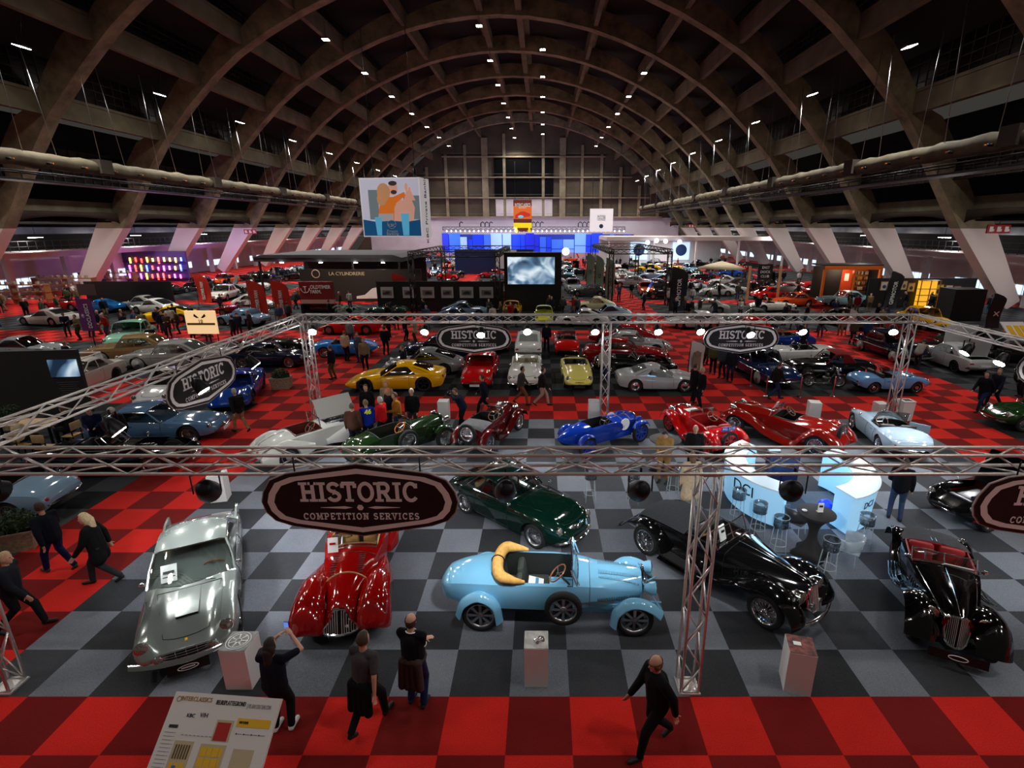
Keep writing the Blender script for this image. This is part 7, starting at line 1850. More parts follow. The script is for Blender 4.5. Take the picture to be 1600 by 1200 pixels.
b = MB(); text_into(b, 'BEURSPLATTEGROND', .075, ofs(600, 68), .003, width=300 * U); text_into(b, 'KBC', .06, ofs(240, 190), .003); text_into(b, 'V/H', .07, ofs(370, 180), .003); text_into(b, 'UW POSITIE', .04, ofs(790, 215), .007, width=90 * U)
b.build('black_lettering', 'black', r)
b = MB(); text_into(b, '| PLAN DU SALON', .07, ofs(890, 80), .003, width=240 * U); b.build('grey_lettering', mat('plan_grey', cols['grey'], .6), r)
b = MB(); b.X = Matrix.Translation(-r.location)
mc = (TL + TR) / 2 + slope * .85 - V((0, 0, .05)); b.X = Matrix.Translation(V((0, 0, 0)))
lc = mc - r.location; b.box((lc.x, lc.y, (lc.z) / 2 - .08), (.5, .5, lc.z - .16), rz=math.atan2(e1.y, e1.x)); b.build('stand_box', 'white', r)
# lit counters, stools and tables
cx_, cy_ = 7.15, 13.25
mat('counter_glow', S(190, 225, 240), .4, emit=S(120, 200, 255), es=.42); mat('counter_top', S(215, 235, 245), .25, emit=S(150, 205, 240), es=.12, coat=.4)
def counter(label, a0, a1, rr, th, h, txt_a, ang_sz):
 r = empty('bar_counter', (cx_, cy_, 0)); tag(r, label, 'counter'); n = 20
 f = lambda a, q: (q * math.cos(math.radians(a)), q * math.sin(math.radians(a)))
 b = MB(); rows = []
 for i in range(n + 1):
  a = a0 + (a1 - a0) * i / n; o = f(a, rr); q = f(a, rr - th); o2 = f(a, rr - .08)
  rows.append([(q[0], q[1], .06), (o2[0], o2[1], .06), (o[0], o[1], h - .04), (q[0], q[1], h - .04)])
 b.loft(rows, smooth=False); b.build('lit_panel', 'counter_glow', r)
 b = MB(); rows = []
 for i in range(n + 1):
  a = a0 + (a1 - a0) * i / n; o = f(a, rr + .03); q = f(a, rr - th - .02); rows.append([(q[0], q[1], h - .039), (o[0], o[1], h - .039), (o[0], o[1], h), (q[0], q[1], h)])
 b.loft(rows, smooth=False); b.build('counter_top', 'counter_top', r)
 b = MB()
 for txt, a in txt_a:
  c = f(a, rr - .025); nx = V((c[0], c[1], 0)).normalized(); rt = V((-nx.y, nx.x, 0)); text_into(b, txt, ang_sz, face_matrix((c[0] + nx.x * .012, c[1] + nx.y * .012, h * .70), rt, (nx.x * .06, nx.y * .06, 1)), .004)
 b.build('lettering', 'black', r); return r
counter('glowing white curved bar counter lettered DCI, the larger one behind the black tourer', 118, 236, 1.95, .55, 1.12, (('DCI', 203),), .44)
counter('glowing white bar counter lettered DCI on the right of the round table', 285, 395, 1.95, .6, 1.12, (('DCI', 303),), .26)
r = empty('back_counter', (cx_ + .05, cy_ + 1.0, 0)); tag(r, 'dark blue cupboard standing inside the lit bar', 'cupboard'); b = MB(); b.rbox((0, 0, .5), (.8, .5, 1.0), .02); b.build('cupboard_body', mat('navy_panel', S(14, 24, 60), .4), r); b = MB(); b.rbox((0, 0, 1.02), (.86, .56, .05), .02); b.build('cupboard_top', 'black', r)
for k, (dx, dy, c, nm) in enumerate(((-1.05, 1.2, 'wood', 'brown tray of brochures on the bar counter'), (-.2, 1.7, 'paper', 'stack of white papers at the back of the bar'), (1.55, .35, 'dark_metal', 'small dark box on the right bar counter'))):
 b = MB(); b.rbox((0, 0, .03), (.34, .24, .06), .01); b.rbox((0, 0, .075), (.28, .2, .03), .008); o = b.build('brochure_tray' if k == 0 else ('paper_stack' if k == 1 else 'small_box'), c); o.location = (cx_ + dx, cy_ + dy - (.55 if k == 1 else 0), 1.125 if k != 1 else 1.05); tag(o, nm, 'tray' if k == 0 else 'box')
b = MB(); b.ell((0, 0, .17), (.2, .16, .16)); b.tube([(.12 * math.cos(a * PI / 6), -.15, .17 + .12 * math.sin(a * PI / 6)) for a in range(12)], .02, 6, closed=True); o = b.build('blue_machine', mat('machine_blue', S(20, 50, 170), .3, emit=S(20, 60, 220), es=.4)); o.location = (cx_ + .62, cy_ - .55, 0); tag(o, 'round blue machine on the floor beside the right lit counter', 'machine')
light('POINT', 'bar_glow_light', (cx_, cy_, 1.6), 60, (.35, .65, 1.0), size=.5)
light('POINT', 'bar_floor_light', (cx_ + .2, cy_ - .9, .35), 18, (.15, .45, 1.0), size=.3)
stool0 = None
def stool(u, v, label, ang=0):
 global stool0
 if stool0 is None:
  stool0 = empty('bar_stool'); b = MB(); b.lathe([(.17, .70), (.17, .72), (.01, .725)], 18); b.lathe([(.165, .70), (.175, .95), (.168, .95), (.158, .70)], 18); b.build('seat', 'clear', stool0)
  for k in range(4):
   a = PI / 4 + k * PI / 2; b = MB(); b.tube([(.14 * math.cos(a), .14 * math.sin(a), .70), (.2 * math.cos(a), .2 * math.sin(a), .0)], .012, 6); b.build('leg', mat('acrylic', S(190, 205, 215), .1, coat=1, alpha=.45), stool0)
  b = MB(); b.tube([(.18 * math.cos(a * PI / 10), .18 * math.sin(a * PI / 10), .25) for a in range(20)], .009, 5, closed=True); b.tube([(.172 * math.cos(a * PI / 10), .172 * math.sin(a * PI / 10), .95) for a in range(20)], .008, 5, closed=True); b.build('foot_ring', 'acrylic', stool0); o = stool0
 else: o = copy_tree(stool0)
 o.location = G(u, v); o.rotation_euler.z = ang; tag(o, label, 'stool', 'clear acrylic bar stools')
for u, v, lb in ((1150, 815, 'clear bar stool left end of the large lit counter'), (1182, 838, 'clear bar stool before the middle of the large lit counter'), (1214, 862, 'clear bar stool at the right end of the large lit counter'),
     (1290, 900, 'clear bar stool in front of the round black table'), (1346, 858, 'clear bar stool before the right lit counter'), (922, 782, 'clear bar stool behind the truss, nearest the green coupe'), (988, 786, 'clear bar stool between green coupe and black tourer'), (1050, 775, 'clear bar stool beside the long beige coat')): stool(u, v, lb)
def high_table(u, v, label, r_=.42, h=1.12):
 q = G(u, v, h); q.z = 0; r = empty('cocktail_table', q); tag(r, label, 'table')
 b = MB(); b.lathe([(r_ - .01, h - .03), (r_, h - .02), (r_, h - .005), (r_ - .01, h), (.01, h)], 28); b.build('table_top', mat('table_cloth', S(30, 30, 33), .85, noise=.1, nscale=30), r)
 b = MB(); rows = []
 for i in range(9):
  t = i / 8; rr = .10 + .30 * (abs(2 * t - 1) ** 2.2); z = .02 + (h - .05) * t
  rows.append([((rr * (1 + (.18 if i < 3 else .03) * math.cos(4 * a * PI / 12))) * math.cos(a * PI / 12), (rr * (1 + (.18 if i < 3 else .03) * math.cos(4 * a * PI / 12))) * math.sin(a * PI / 12), z) for a in range(24)])
 b.loft(rows); b.build('stretch_cover', 'table_cloth', r); return q, h
q, h = high_table(1276, 800, 'round black covered high table before the right lit counter')
b = MB(); b.box((0, 0, .12), (.13, .015, .22)); b.box((0, -.009, .15), (.09, .004, .05), mi=1); b.box((0, .02, .008), (.13, .07, .015)); o = b.build('menu_card', ['paper', 'black']); o.location = (q.x + .08, q.y, h); tag(o, 'white menu card standing on the black round table', 'card')
b = MB(); b.lathe([(.05, 0), (.06, .02), (.055, .025), (.01, .01)], 14); o = b.build('ash_bowl', 'steel'); o.location = (q.x - .26, q.y + .05, h); tag(o, 'small metal bowl on the black round table', 'bowl')
q, h = high_table(1040, 686, 'round black table behind the blue racing car', .5, 1.08)
b = MB(); b.box((0, 0, .1), (.12, .012, .2)); b.box((0, .02, .006), (.12, .06, .012)); o = b.build('menu_card', 'paper'); o.location = (q.x, q.y, h); tag(o, 'white menu card on the table behind the blue racing car', 'card')
def armchair(u, v, label, ang, m):
 r = empty('tub_chair', G(u, v), math.radians(ang)); tag(r, label, 'chair')
 b = MB(); b.rbox((0, 0, .42), (.5, .5, .06), .03); b.build('seat', m, r)
 b = MB(); rows = []
 for i in range(13):
  a = math.radians(60 + 240 * i / 12); rows.append([(.27 * math.cos(a), .27 * math.sin(a), .44), (.30 * math.cos(a), .30 * math.sin(a), .80 - .12 * abs(i - 6) / 6), (.27 * math.cos(a), .27 * math.sin(a), .80 - .12 * abs(i - 6) / 6), (.24 * math.cos(a), .24 * math.sin(a), .45)])
 b.loft(rows); b.build('backrest', m, r)
 for x in (-.2, .2):
  for y in (-.2, .2): b = MB(); b.tube([(x * .8, y * .8, .4), (x, y, 0)], .014, 6); b.build('leg', 'acrylic', r)
armchair(1240, 834, 'dark tub chair tucked against the round black table', 40, mat('smoke_plastic', S(52, 50, 52), .35, alpha=.85))
armchair(1322, 880, 'clear tub chair behind the stool of the round black table', 140, 'acrylic')
# rope posts, motorcycle
def rope_post(u, v, label):
 r = empty('barrier_post', G(u, v)); tag(r, label, 'post', 'barrier posts round the right stand')
 b = MB(); b.lathe([(.15, 0), (.15, .015), (.05, .04), (.02, .06)], 16); b.build('foot_plate', 'chrome', r)
 b = MB(); b.cyl((0, 0, .05), .02, .86, 8); b.build('pole', mat('post_red', S(190, 60, 54), .4), r); b = MB(); b.lathe([(.03, .9), (.04, .93), (.03, .96), (.01, .97)], 10); b.build('knob', 'chrome', r)
 return r.location
pp = [rope_post(*a) for a in ((1172, 603, 'red barrier post at the front left of the navy saloon'), (1196, 619, 'red barrier post at the front right of the navy saloon'), (1249, 620, 'red barrier post left of the motorcycle'), (1301, 619, 'red barrier post before the motorcycle'))]
def motorcycle(u, v, ang, label):
 r = empty('motorcycle', G(u, v), math.radians(ang)); tag(r, label, 'motorcycle')
 for x in (.70, -.70):
  t, m = wheel_meshes('wire', .33, .09)[:2]; o = link('wheel', t, r); o.location = (x, 0, .33); link('rim', m, o)
 b = MB(); b.tube([(.70, .06, .33), (.52, .06, .95)], .022, 6); b.tube([(.70, -.06, .33), (.52, -.06, .95)], .022, 6); b.build('front_fork', 'chrome', r)
 b = MB(); b.tube([(.5, 0, .85), (.25, 0, .35), (-.2, 0, .3), (-.70, .06, .33)], .022, 6); b.tube([(.5, 0, .85), (-.1, 0, .75), (-.70, -.06, .33)], .02, 6); b.build('tube_frame', 'black', r)
 b = MB(); b.rbox((.08, 0, .44), (.34, .24, .22), .05); b.cyl((.12, 0, .5), .09, .26, 12); b.build('engine', 'engine', r)
 b = MB(); b.ell((.22, 0, .84), (.28, .13, .12)); b.build('fuel_tank', 'gloss_black', r)
 b = MB(); b.rbox((-.28, 0, .80), (.55, .24, .09), .04); b.build('seat', 'black', r)
 b = MB(); b.tube([(.45, -.34, 1.02), (.52, 0, .98), (.45, .34, 1.02)], .016, 6); b.build('handlebar', 'chrome', r)
 b = MB(); b.X = Matrix.Translation((.66, 0, .90)); b.lathe([(.01, -.12), (.09, -.05), (.1, .02), (.01, .04)], 14, axis='X'); b.build('headlamp', 'chrome', r)
 for x in (.70, -.70):
  b = MB(); wing_sheet(b, [(x - .36, .42), (x - .25, .60), (x, .70), (x + .25, .61)], -.07, .07, .03, inner_drop=None); b.build('mudguard', 'gloss_black', r)
 b = MB(); b.tube([(.2, -.13, .42), (.1, -.15, .25), (-.8, -.15, .28)], .03, 8); b.build('exhaust_pipe', 'chrome', r)
motorcycle(1286, 605, -6, 'black classic motorcycle with spoked wheels beside the sky blue roadster')
r = empty('wooden_table', G(60, 690)); tag(r, 'light wooden table behind the left truss beam', 'table'); b = MB(); b.rbox((0, 0, .74), (1.9, .8, .05), .01); b.build('table_top', mat('light_wood', S(196, 160, 110), .5, noise=.2, nscale=6), r)
for x in (-.85, .85):
 for y in (-.32, .32): b = MB(); b.box((x, y, .36), (.06, .06, .72)); b.build('leg', 'dark_metal', r)
P_(G(38, 712), 75, 'person in cream jumper seated at the light wooden table', 'sit', top=S(206, 188, 150), legs=S(30, 34, 44), hair=S(60, 44, 30))
P_(G(118, 694), 180, 'person in dark clothes seated at the end of the wooden table', 'sit', top=S(24, 26, 34), legs=S(26, 28, 36), hair=S(80, 60, 44))
def chair(u, v, ang, label):
 r = empty('wooden_chair', G(u, v), math.radians(ang)); tag(r, label, 'chair')
 b = MB(); b.rbox((0, 0, .46), (.42, .42, .04), .01); b.build('seat', 'light_wood', r); b = MB(); b.rbox((-.2, 0, .82), (.03, .42, .28), .01); b.build('backrest', 'light_wood', r)
 for x in (-.18, .18):
  for y in (-.18, .18): b = MB(); b.box((x, y, .23 if x > 0 else .4), (.03, .03, .44 if x > 0 else .80)); b.build('leg', 'dark_metal', r)
chair(38, 716, 75, 'wooden chair under the person in cream jumper'); chair(118, 698, 180, 'wooden chair under the person in dark clothes'); chair(78, 718, 90, 'empty wooden chair at the light wooden table')
# booths, walls, flags and banners further back
BLOCK = []
def block(x0, x1, y0, y1): BLOCK.append((x0, x1, y0, y1))
block(G(548, 500).x - 1.3, G(548, 500).x + 1.3, G(548, 500).y - 1.3, G(548, 500).y + 1.3); block(PY(884, 393, 110).x - .4, PY(884, 393, 110).x + .4, 109, 111)
def wall_panel(name, label, x0, x1, y, h, m='black', th=.12, z0=0.0, cat='panel wall'):
 r = empty(name, ((x0 + x1) / 2, y, 0)); tag(r, label, cat); b = MB(); b.box((0, 0, z0 + h / 2), (x1 - x0, th, h)); b.build('panel', m, r); block(x0, x1, y - 1.2, y + 1.0); obstacle(x0, x1, y - th, y + th); return r
def label_plate(parent, x, z, y, w, h, m, name='print', th=.02):
 b = MB(); b.box((x, y, z), (w, th, h)); return b.build(name, m, parent)
def words(parent, txt, x, z, y, size, m='paper', width=None, name='lettering', rot=0, **k):
 b = MB(); M = face_matrix((x, y, z), (1, 0, 0), (0, 0, 1)) if not rot else face_matrix((x, y, z), (0, 0, 1), (-1, 0, 0)); text_into(b, txt, size, M, .01, width=width, **k); return b.build(name, m, parent)
y = 48.0; r = wall_panel('photo_wall', 'long black wall hung with framed photographs', -15.2, -3.6, y, 2.75)
for i, (u, wd) in enumerate(((605, 1.15), (638, 1.0), (668, 1.25), (699, 1.1), (729, 1.25), (760, 1.25))):
 p = PY(u, 461, y - .12); f = empty('framed_photograph', (p.x, y - .1, 1.75)); tag(f, '%s black and white framed photograph from the left on the black wall' % OR[i], 'picture', 'framed photographs on the black wall')
 label_plate(f, 0, 0, 0, wd, 1.0, mat('mount', S(190, 184, 184), .6), 'mount'); b = MB(); b.box((0, -.02, -.02), (wd * .72, .01, .46)); b.box((.1 * (i % 3 - 1), -.028, -.08), (wd * .5, .01, .16), mi=1); b.ell((.05, -.03, .02), (wd * .2, .008, .10), 10, 6, mi=1); b.build('photograph', [mat('photo_grey', S(120, 116, 114), .6), mat('photo_dark', S(50, 48, 48), .6)], f)
r = wall_panel('screen_tower', 'tall black tower holding a bright video screen', -3.5, 1.7, 48.6, 5.3, th=1.2)
label_plate(r, -.15, 3.7, -.66, 4.45, 2.5, 'gloss_black', 'screen_bezel')
sm = D.materials.new('screen_picture'); sm.use_nodes = True; nt = sm.node_tree; bb_ = nt.nodes['Principled BSDF']; tc = nt.nodes.new('ShaderNodeTexCoord'); no = nt.nodes.new('ShaderNodeTexNoise'); no.inputs['Scale'].default_value = .62; no.inputs['Detail'].default_value = 2; no.inputs['Distortion'].default_value = .7
cr = nt.nodes.new('ShaderNodeValToRGB'); cr.color_ramp.elements[0].position = .36; cr.color_ramp.elements[0].color = S(24, 40, 60); cr.color_ramp.elements[1].position = .62; cr.color_ramp.elements[1].color = S(220, 236, 245); e_ = cr.color_ramp.elements.new(.48); e_.color = S(96, 130, 160)
nt.links.new(tc.outputs['Object'], no.inputs['Vector']); nt.links.new(no.outputs['Fac'], cr.inputs[0]); nt.links.new(cr.outputs[0], bb_.inputs['Emission Color']); bb_.inputs['Emission Strength'].default_value = 1.0; bb_.inputs['Base Color'].default_value = (0, 0, 0, 1); MATS['screen_picture'] = sm
label_plate(r, -.15, 3.7, -.70, 4.25, 2.4, 'screen_picture', 'screen')
def frame_booth(name, label, x0, x1, y0, y1, z, m='black', r_=.09, posts=True):
 r = empty(name, ((x0 + x1) / 2, (y0 + y1) / 2, 0)); tag(r, label, 'frame'); ox, oy = r.location.x, r.location.y
 for (a, b_) in (((x0, y0), (x1, y0)), ((x1, y0), (x1, y1)), ((x1, y1), (x0, y1)), ((x0, y1), (x0, y0))):
  t, q = MB(), MB(); truss_into(t, q, (a[0] - ox, a[1] - oy, z), (b_[0] - ox, b_[1] - oy, z), .45, .8, .04, .025); t.v and (t.v, t.f, t.m, t.sm); n = len(t.v); t.v += q.v; t.f += [tuple(i + n for i in f) for f in q.f]; t.m += q.m; t.sm += q.sm; t.build('roof_truss', m, r)
 if posts:
  for a in ((x0, y0), (x1, y0), (x1, y1), (x0, y1)):
   t, q = MB(), MB(); truss_into(t, q, (a[0] - ox, a[1] - oy, 0.02), (a[0] - ox, a[1] - oy, z), .4, .8, .04, .025); n = len(t.v); t.v += q.v; t.f += [tuple(i + n for i in f) for f in q.f]; t.m += q.m; t.sm += q.sm; t.build('truss_post', m, r)
 for a in ((x0, y0), (x1, y0), (x1, y1), (x0, y1)): obstacle(a[0] - .4, a[0] + .4, a[1] - .4, a[1] + .4); block(a[0] - .3, a[0] + .3, a[1] - .3, a[1] + .3)
 return r
frame_booth('truss_frame', 'black truss frame standing over the cars behind the photo wall', -11.6, -4.0, 46.8, 62, 5.2)
frame_booth('truss_frame', 'black truss frame at the right of the far central aisle', 6.7, 12.4, 52, 70, 5.2)
r = empty('canopy_booth', (-22.6, 62, 0)); tag(r, 'dark canopy booth with a grey pitched roof behind the red sign', 'booth'); block(-33, -12, 56, 70); r.scale = (.82, 1, .84)
b = MB(); b.box((0, 0, 5.0), (19, 12, .5)); b.prism([(-9.6, 5.25), (9.6, 5.25), (8.4, 5.6), (-8.4, 5.6)], -6.2, 6.2); b.build('canopy_roof', mat('canopy_grey', S(66, 64, 70), .8), r)
for x in (-9, -3, 3, 9):
 for y_ in (-5.7, 5.7): b = MB(); b.box((x, y_, 2.4), (.2, .2, 4.8)); b.build('booth_post', 'black', r)
b = MB(); b.box((0, 5.6, 2.4), (19, .15, 4.6)); b.build('back_panel', mat('booth_brown', S(50, 40, 34), .8), r)
b = MB()
for x in (-6, -1, 3.5, 7): b.lathe([(.22, 0), (.22, .05)], 10, c=(x, -5.9, 4.6))
b.build('booth_lamp', 'spot_glow', r)
r = wall_panel('sign_wall', 'dark brown lit wall of the workshop stand lettered in gold', -25.2, -12.6, 54.8, 3.3, mat('booth_wall', S(40, 32, 28), .7))
words(r, 'LA CYLINDRERIE', -1.4, 2.85, -.08, .5, mat('gold_ink', S(214, 190, 150), .5)); b = MB(); b.tube([(-4.6 + .4 * math.cos(a * PI / 8), -.09, 2.85 + .4 * math.sin(a * PI / 8)) for a in range(16)], .05, 5, closed=True); b.build('round_emblem', 'gold_ink', r)
b = MB(); pts = [(-.6, .55), (.3, .7), (1.1, 1.35), (2.3, 1.65), (3.6, 1.5), (4.6, 1.0), (5.6, .8), (5.7, .35), (-.6, .3)]; b.prism(pts, -.12, -.07); b.build('white_car_silhouette', 'paper', r)
light('SPOT', 'booth_light', (-19, 50, 5), 500, (1, .86, .7), (-19, 55, 1.6), .3, math.radians(110))
q = G(500, 492); r = empty('brand_sign', (q.x, q.y, 0)); tag(r, 'red sign wall lettered OLDTIMER FARM with white emblem', 'sign'); block(q.x - 2, q.x + 2, q.y - 1, q.y + 2)
b = MB(); b.box((0, 0, 2.15), (2.95, .3, 1.55)); b.build('sign_panel', mat('farm_red', S(128, 18, 20), .6), r); b = MB(); b.box((0, 0, 1.2), (2.95, .32, .35)); b.box((0, 0, .5), (2.95, .6, 1.0), mi=1); b.build('desk', [mat('desk_pink', S(206, 160, 150), .6), 'gloss_black'], r)
words(r, 'OLDTIMER', .38, 2.45, -.16, .42, width=1.8, bold=.01); words(r, 'FARM.', -.05, 2.05, -.16, .42, width=.95, bold=.01); words(r, 'OLDTIMER FARM', .2, .62, -.32, .3, mat('dull_red', S(120, 40, 40), .6), width=1.7)
b = MB(); b.tube([(-.95 + .38 * math.cos(PI + a * PI / 10), -.17, 2.35 + .38 * math.sin(PI + a * PI / 10)) for a in range(11)], .03, 5); b.tube([(-.95, -.17, 2.0), (-.95, -.17, 2.5)], .03, 5); b.tube([(-1.1, -.17, 2.5), (-.8, -.17, 2.5)], .03, 5); b.build('emblem', 'paper', r)
def feather(u, v, h, w, m, label, txt=None, tm='paper', size=.4, curve=.12, lean=0.0, emblem=False, wd=None):
 q = clear_of_cars(G(u, v), .5); obstacle(q.x - w * .6, q.x + w * .6, q.y - .35, q.y + .35); block(q.x - w, q.x + w, q.y - .5, q.y + .5); r = empty('feather_flag', q); tag(r, label, 'flag'); n = 14
 b = MB(); b.tube([(-w * .5 - .03, 0, 0), (-w * .5 - .03 + lean * .3, 0, h * .6), (-w * .45 + lean, 0, h)], .025, 6); b.lathe([(.3, 0), (.3, .03), (.05, .06)], 12); b.build('flag_pole', 'dark_metal', r)
 b = MB(); f, k = [], []
 for i in range(n + 1):
  t = i / n; z = .35 + (h - .35) * t; xr = w * .5 if t < .8 else w * .5 - (w * .85) * ((t - .8) / .2) ** 2.2; yy = curve * math.sin(t * 5)
  x0 = -w * .5 + lean * t; f.append([(x0, yy - .012, z), (x0 * .5 + (xr + lean * t) * .5, yy - .04 + .03 * math.sin(t * 9), z), (xr + lean * t, yy - .012, z)]); k.append([(a, c + .024, d) for a, c, d in f[-1]])
 b.grid(f); b.grid(k); b.build('flag_cloth', m, r)
 if txt:
  b = MB(); text_into(b, txt, size, face_matrix((0 + lean * .4, -.09, .35 + (h - .35) * .42), (0 + lean / h, 0, 1), (-1, 0, 0)), .006, width=wd or (h - .35) * .62, bold=.008); b.build('lettering', tm, r)
 return r
fr = mat('flag_red', S(206, 46, 26), .8); fd = mat('flag_dark', S(38, 38, 42), .8); fb_ = mat('flag_blue', S(20, 32, 110), .8); fg = mat('flag_sage', S(120, 140, 124), .8); fw_ = mat('flag_white', S(214, 206, 204), .8)
feather(322, 478, 3.1, 1.3, fr, 'red feather flag lettered OLDTIMER FARM, leftmost of the four', 'OLDTIMER FARM')
feather(408, 503, 3.4, 1.35, fr, 'red feather flag lettered OLDTIMER FARM, second from the left', 'OLDTIMER FARM')
feather(445, 503, 3.4, 1.35, fr, 'red feather flag lettered OLDTIMER FARM, just left of the red sign wall', 'OLDTIMER FARM')
feather(628, 484, 3.4, 1.35, fr, 'red feather flag lettered OLDTIMER FARM before the photo wall', 'OLDTIMER FARM')
feather(1058, 492, 4.2, 1.45, fd, 'dark feather flag lettered GIPIMOTOR beside the far central aisle', 'GIPIMOTOR', size=.5)
feather(1388, 488, 3.7, 1.25, fd, 'dark feather flag lettered GIPIMOTOR before the poster wall', 'GIPIMOTOR', size=.5, lean=.25)
feather(1548, 520, 2.9, 1.0, fd, 'dark feather flag with an X at the right', 'X', size=.5, wd=.4)
feather(165, 446, 5.4, 1.2, fb_, 'tall dark blue feather flag with yellow letters by the left bar', 'GENTLE DRIVERS', mat('flag_yellow', S(220, 190, 60), .7), size=.5, lean=-.2)
for i, u in enumerate((922, 936, 952)): feather(u, 468 - 9 * (2 - i), 4.4, .95, fg, '%s of three sage green feather flags along the far aisle' % ('leftmost', 'middle', 'rightmost')[i], 'G', mat('sage_ink', S(30, 40, 34), .7), wd=.5)
feather(1327, 524, 1.9, .55, fw_, 'narrow white feather flag behind the back truss', None)
def portrait(u, v, h, w, label):
 r = feather(u, v, h, w, fw_, label, None); b = MB(); b.box((0, -.07, h * .45), (w * .55, .012, h * .5)); b.ell((0, -.08, h * .66), (w * .2, .008, h * .08), 10, 6); b.build('portrait_print', mat('sepia', S(130, 110, 90), .7), r)
portrait(1086, 590, 1.95, .72, 'white feather flag with a sepia portrait beside the silver low coupe'); portrait(1001, 534, 1.9, .7, 'white feather flag with a faint portrait in the far red aisle')
q = clear_of_cars(G(190, 545), .5); r = empty('banner', q); tag(r, 'purple banner lettered DDCLASSICS on a thin pole', 'banner'); b = MB(); b.tube([(0, .05, 0), (0, .05, 3.2)], .025, 6); b.lathe([(.3, 0), (.3, .03), (.05, .05)], 12); b.build('pole', 'dark_metal', r)
b = MB(); b.grid([[(-.48, -.02 + .03 * math.sin(z * 3), z), (0, .02, z), (.48, -.02, z)] for z in [1.25 + i * .2 for i in range(11)]]); b.grid([[(-.48, .01 + .03 * math.sin(z * 3), z), (0, .045, z), (.48, .01, z)] for z in [1.25 + i * .2 for i in range(11)]]); b.build('banner_cloth', mat('purple', S(110, 44, 110), .8), r); words(r, 'DDCLASSICS', .12, 2.2, -.06, .34, width=1.5, rot=1); b = MB()
for a in range(4): b.tube([(-.22 - .1 * math.cos(a * PI / 4), -.06, 2.2 - .14 * math.sin(a * PI / 4)), (-.22 + .1 * math.cos(a * PI / 4), -.06, 2.2 + .14 * math.sin(a * PI / 4))], .012, 4)
b.build('star_emblem', 'paper', r)
q = G(322, 540); r = empty('lit_board', (q.x, q.y, 0)); tag(r, 'glowing cream board with crossed flags and the number 18', 'sign'); b = MB(); b.box((0, 0, 1.55), (1.95, .14, 1.5)); b.build('board_panel', mat('cream_glow', S(240, 210, 160), .5, emit=S(250, 205, 150), es=.8), r)
b = MB(); b.box((0, -.08, 1.45), (1.8, .02, .14), mi=1); text_into(b, '18', .32, face_matrix((0, -.1, 1.62), (1, 0, 0), (0, 0, 1)), .01)
for s in (-1, 1): b.prism([(s * .06, 1.85), (s * .34, 2.12), (s * .40, 1.96), (s * .2, 1.84)], -.1, -.09)
b.build('board_print', ['black', mat('tan_ink', S(150, 110, 60), .6)], r); b = MB()
for x in (-.9, .9): b.tube([(x, 0, 0), (x, 0, .85)], .03, 6)
b.build('board_leg', 'dark_metal', r)
q0 = G(0, 650); r = empty('screen_wall', (-19.6, 20.6, 0)); tag(r, 'dark display wall with a small video screen at the left edge', 'panel wall'); r.rotation_euler.z = .12
b = MB(); b.box((-2.9, 0, 1.35), (7.0, .15, 2.7)); b.build('panel', mat('charcoal', S(36, 35, 35), .7), r)
b = MB(); b.box((.0, -.10, 1.95), (1.05, .06, .72)); b.build('video_screen', 'screen_picture', r); b = MB()
for i in range(9): b.box((.0, -.085, 1.35 - .09 * i), (.8 - .1 * (i % 3), .01, .025))
b.build('text_lines', mat('text_grey', S(84, 82, 80), .7), r)
wl = G(140, 478); wr_ = G(284, 476); r = wall_panel('stand_wall', 'low black wall in front of the neon lit bar', wl.x, wr_.x, wl.y, 2.4); label_plate(r, -4.1, 1.6, -.08, 1.8, 1.1, mat('dim_print', S(70, 52, 48), .7), 'print')
r = empty('neon_bar', (-55.4, 75, -1.0)); tag(r, 'bar with glowing neon shelves under purple light', 'bar')
b = MB(); b.box((0, 1.2, 2.6), (9, .3, 5.2)); b.build('bar_back', mat('bar_purple', S(70, 50, 110), .7), r)
rb2 = random.Random(11)
for k in range(30):
 c = rb2.choice(('red', 'yel', 'blue', 'pink')); b = MB(); b.box((-3.9 + .27 * k, .85, 1.6 + 1.15 * (k % 3) + rb2.uniform(0, .2)), (.2, .1, rb2.uniform(.5, .95))); b.build('neon_tube', mat('neon_' + c, S(255, 255, 255), .5, emit={'red': S(255, 60, 30), 'yel': S(255, 200, 70), 'blue': S(70, 120, 255), 'pink': S(255, 90, 200)}[c], es=5), r)
for i in range(3): b = MB(); b.box((0, .8, 1.45 + 1.15 * i), (8.6, .4, .06)); b.build('shelf', 'dark_metal', r)
light('POINT', 'bar_purple_light', (-51, 71, 3.2), 420, (.5, .25, 1.0), size=.5); light('POINT', 'bar_purple_light', (-52, 86, 4.5), 500, (.42, .25, 1.0), size=.5)
r = empty('orange_booth', (32.1, 56.2, 0)); r.scale = (.53, .6, .78); tag(r, 'orange framed open booth with shelves', 'booth'); block(28, 36, 53, 60)
om = mat('orange_frame', S(224, 110, 24), .6); b = MB()
for x in (-5, .9, 6): b.box((x, -1.5, 2.2), (.4, .4, 4.4))
b.box((.5, -1.5, 4.4), (11.4, .45, .5)); b.build('booth_frame', om, r); b = MB(); b.box((3.4, 2.2, 2.2), (5.2, .2, 4.4)); b.build('orange_wall', mat('orange_wall', S(196, 66, 16), .7), r); b = MB(); b.box((-2.2, 2.2, 2.2), (5.8, .2, 4.4)); b.box((.5, .5, 4.7), (11.6, 4.4, .2)); b.box((6.3, .4, 2.2), (.2, 4, 4.4)); b.build('dark_wall', 'black', r)
b = MB(); b.box((4.6, 1.9, 2.1), (2.6, .5, 3.6)); b.build('shelf_unit', 'wood', r); rb3 = random.Random(3)
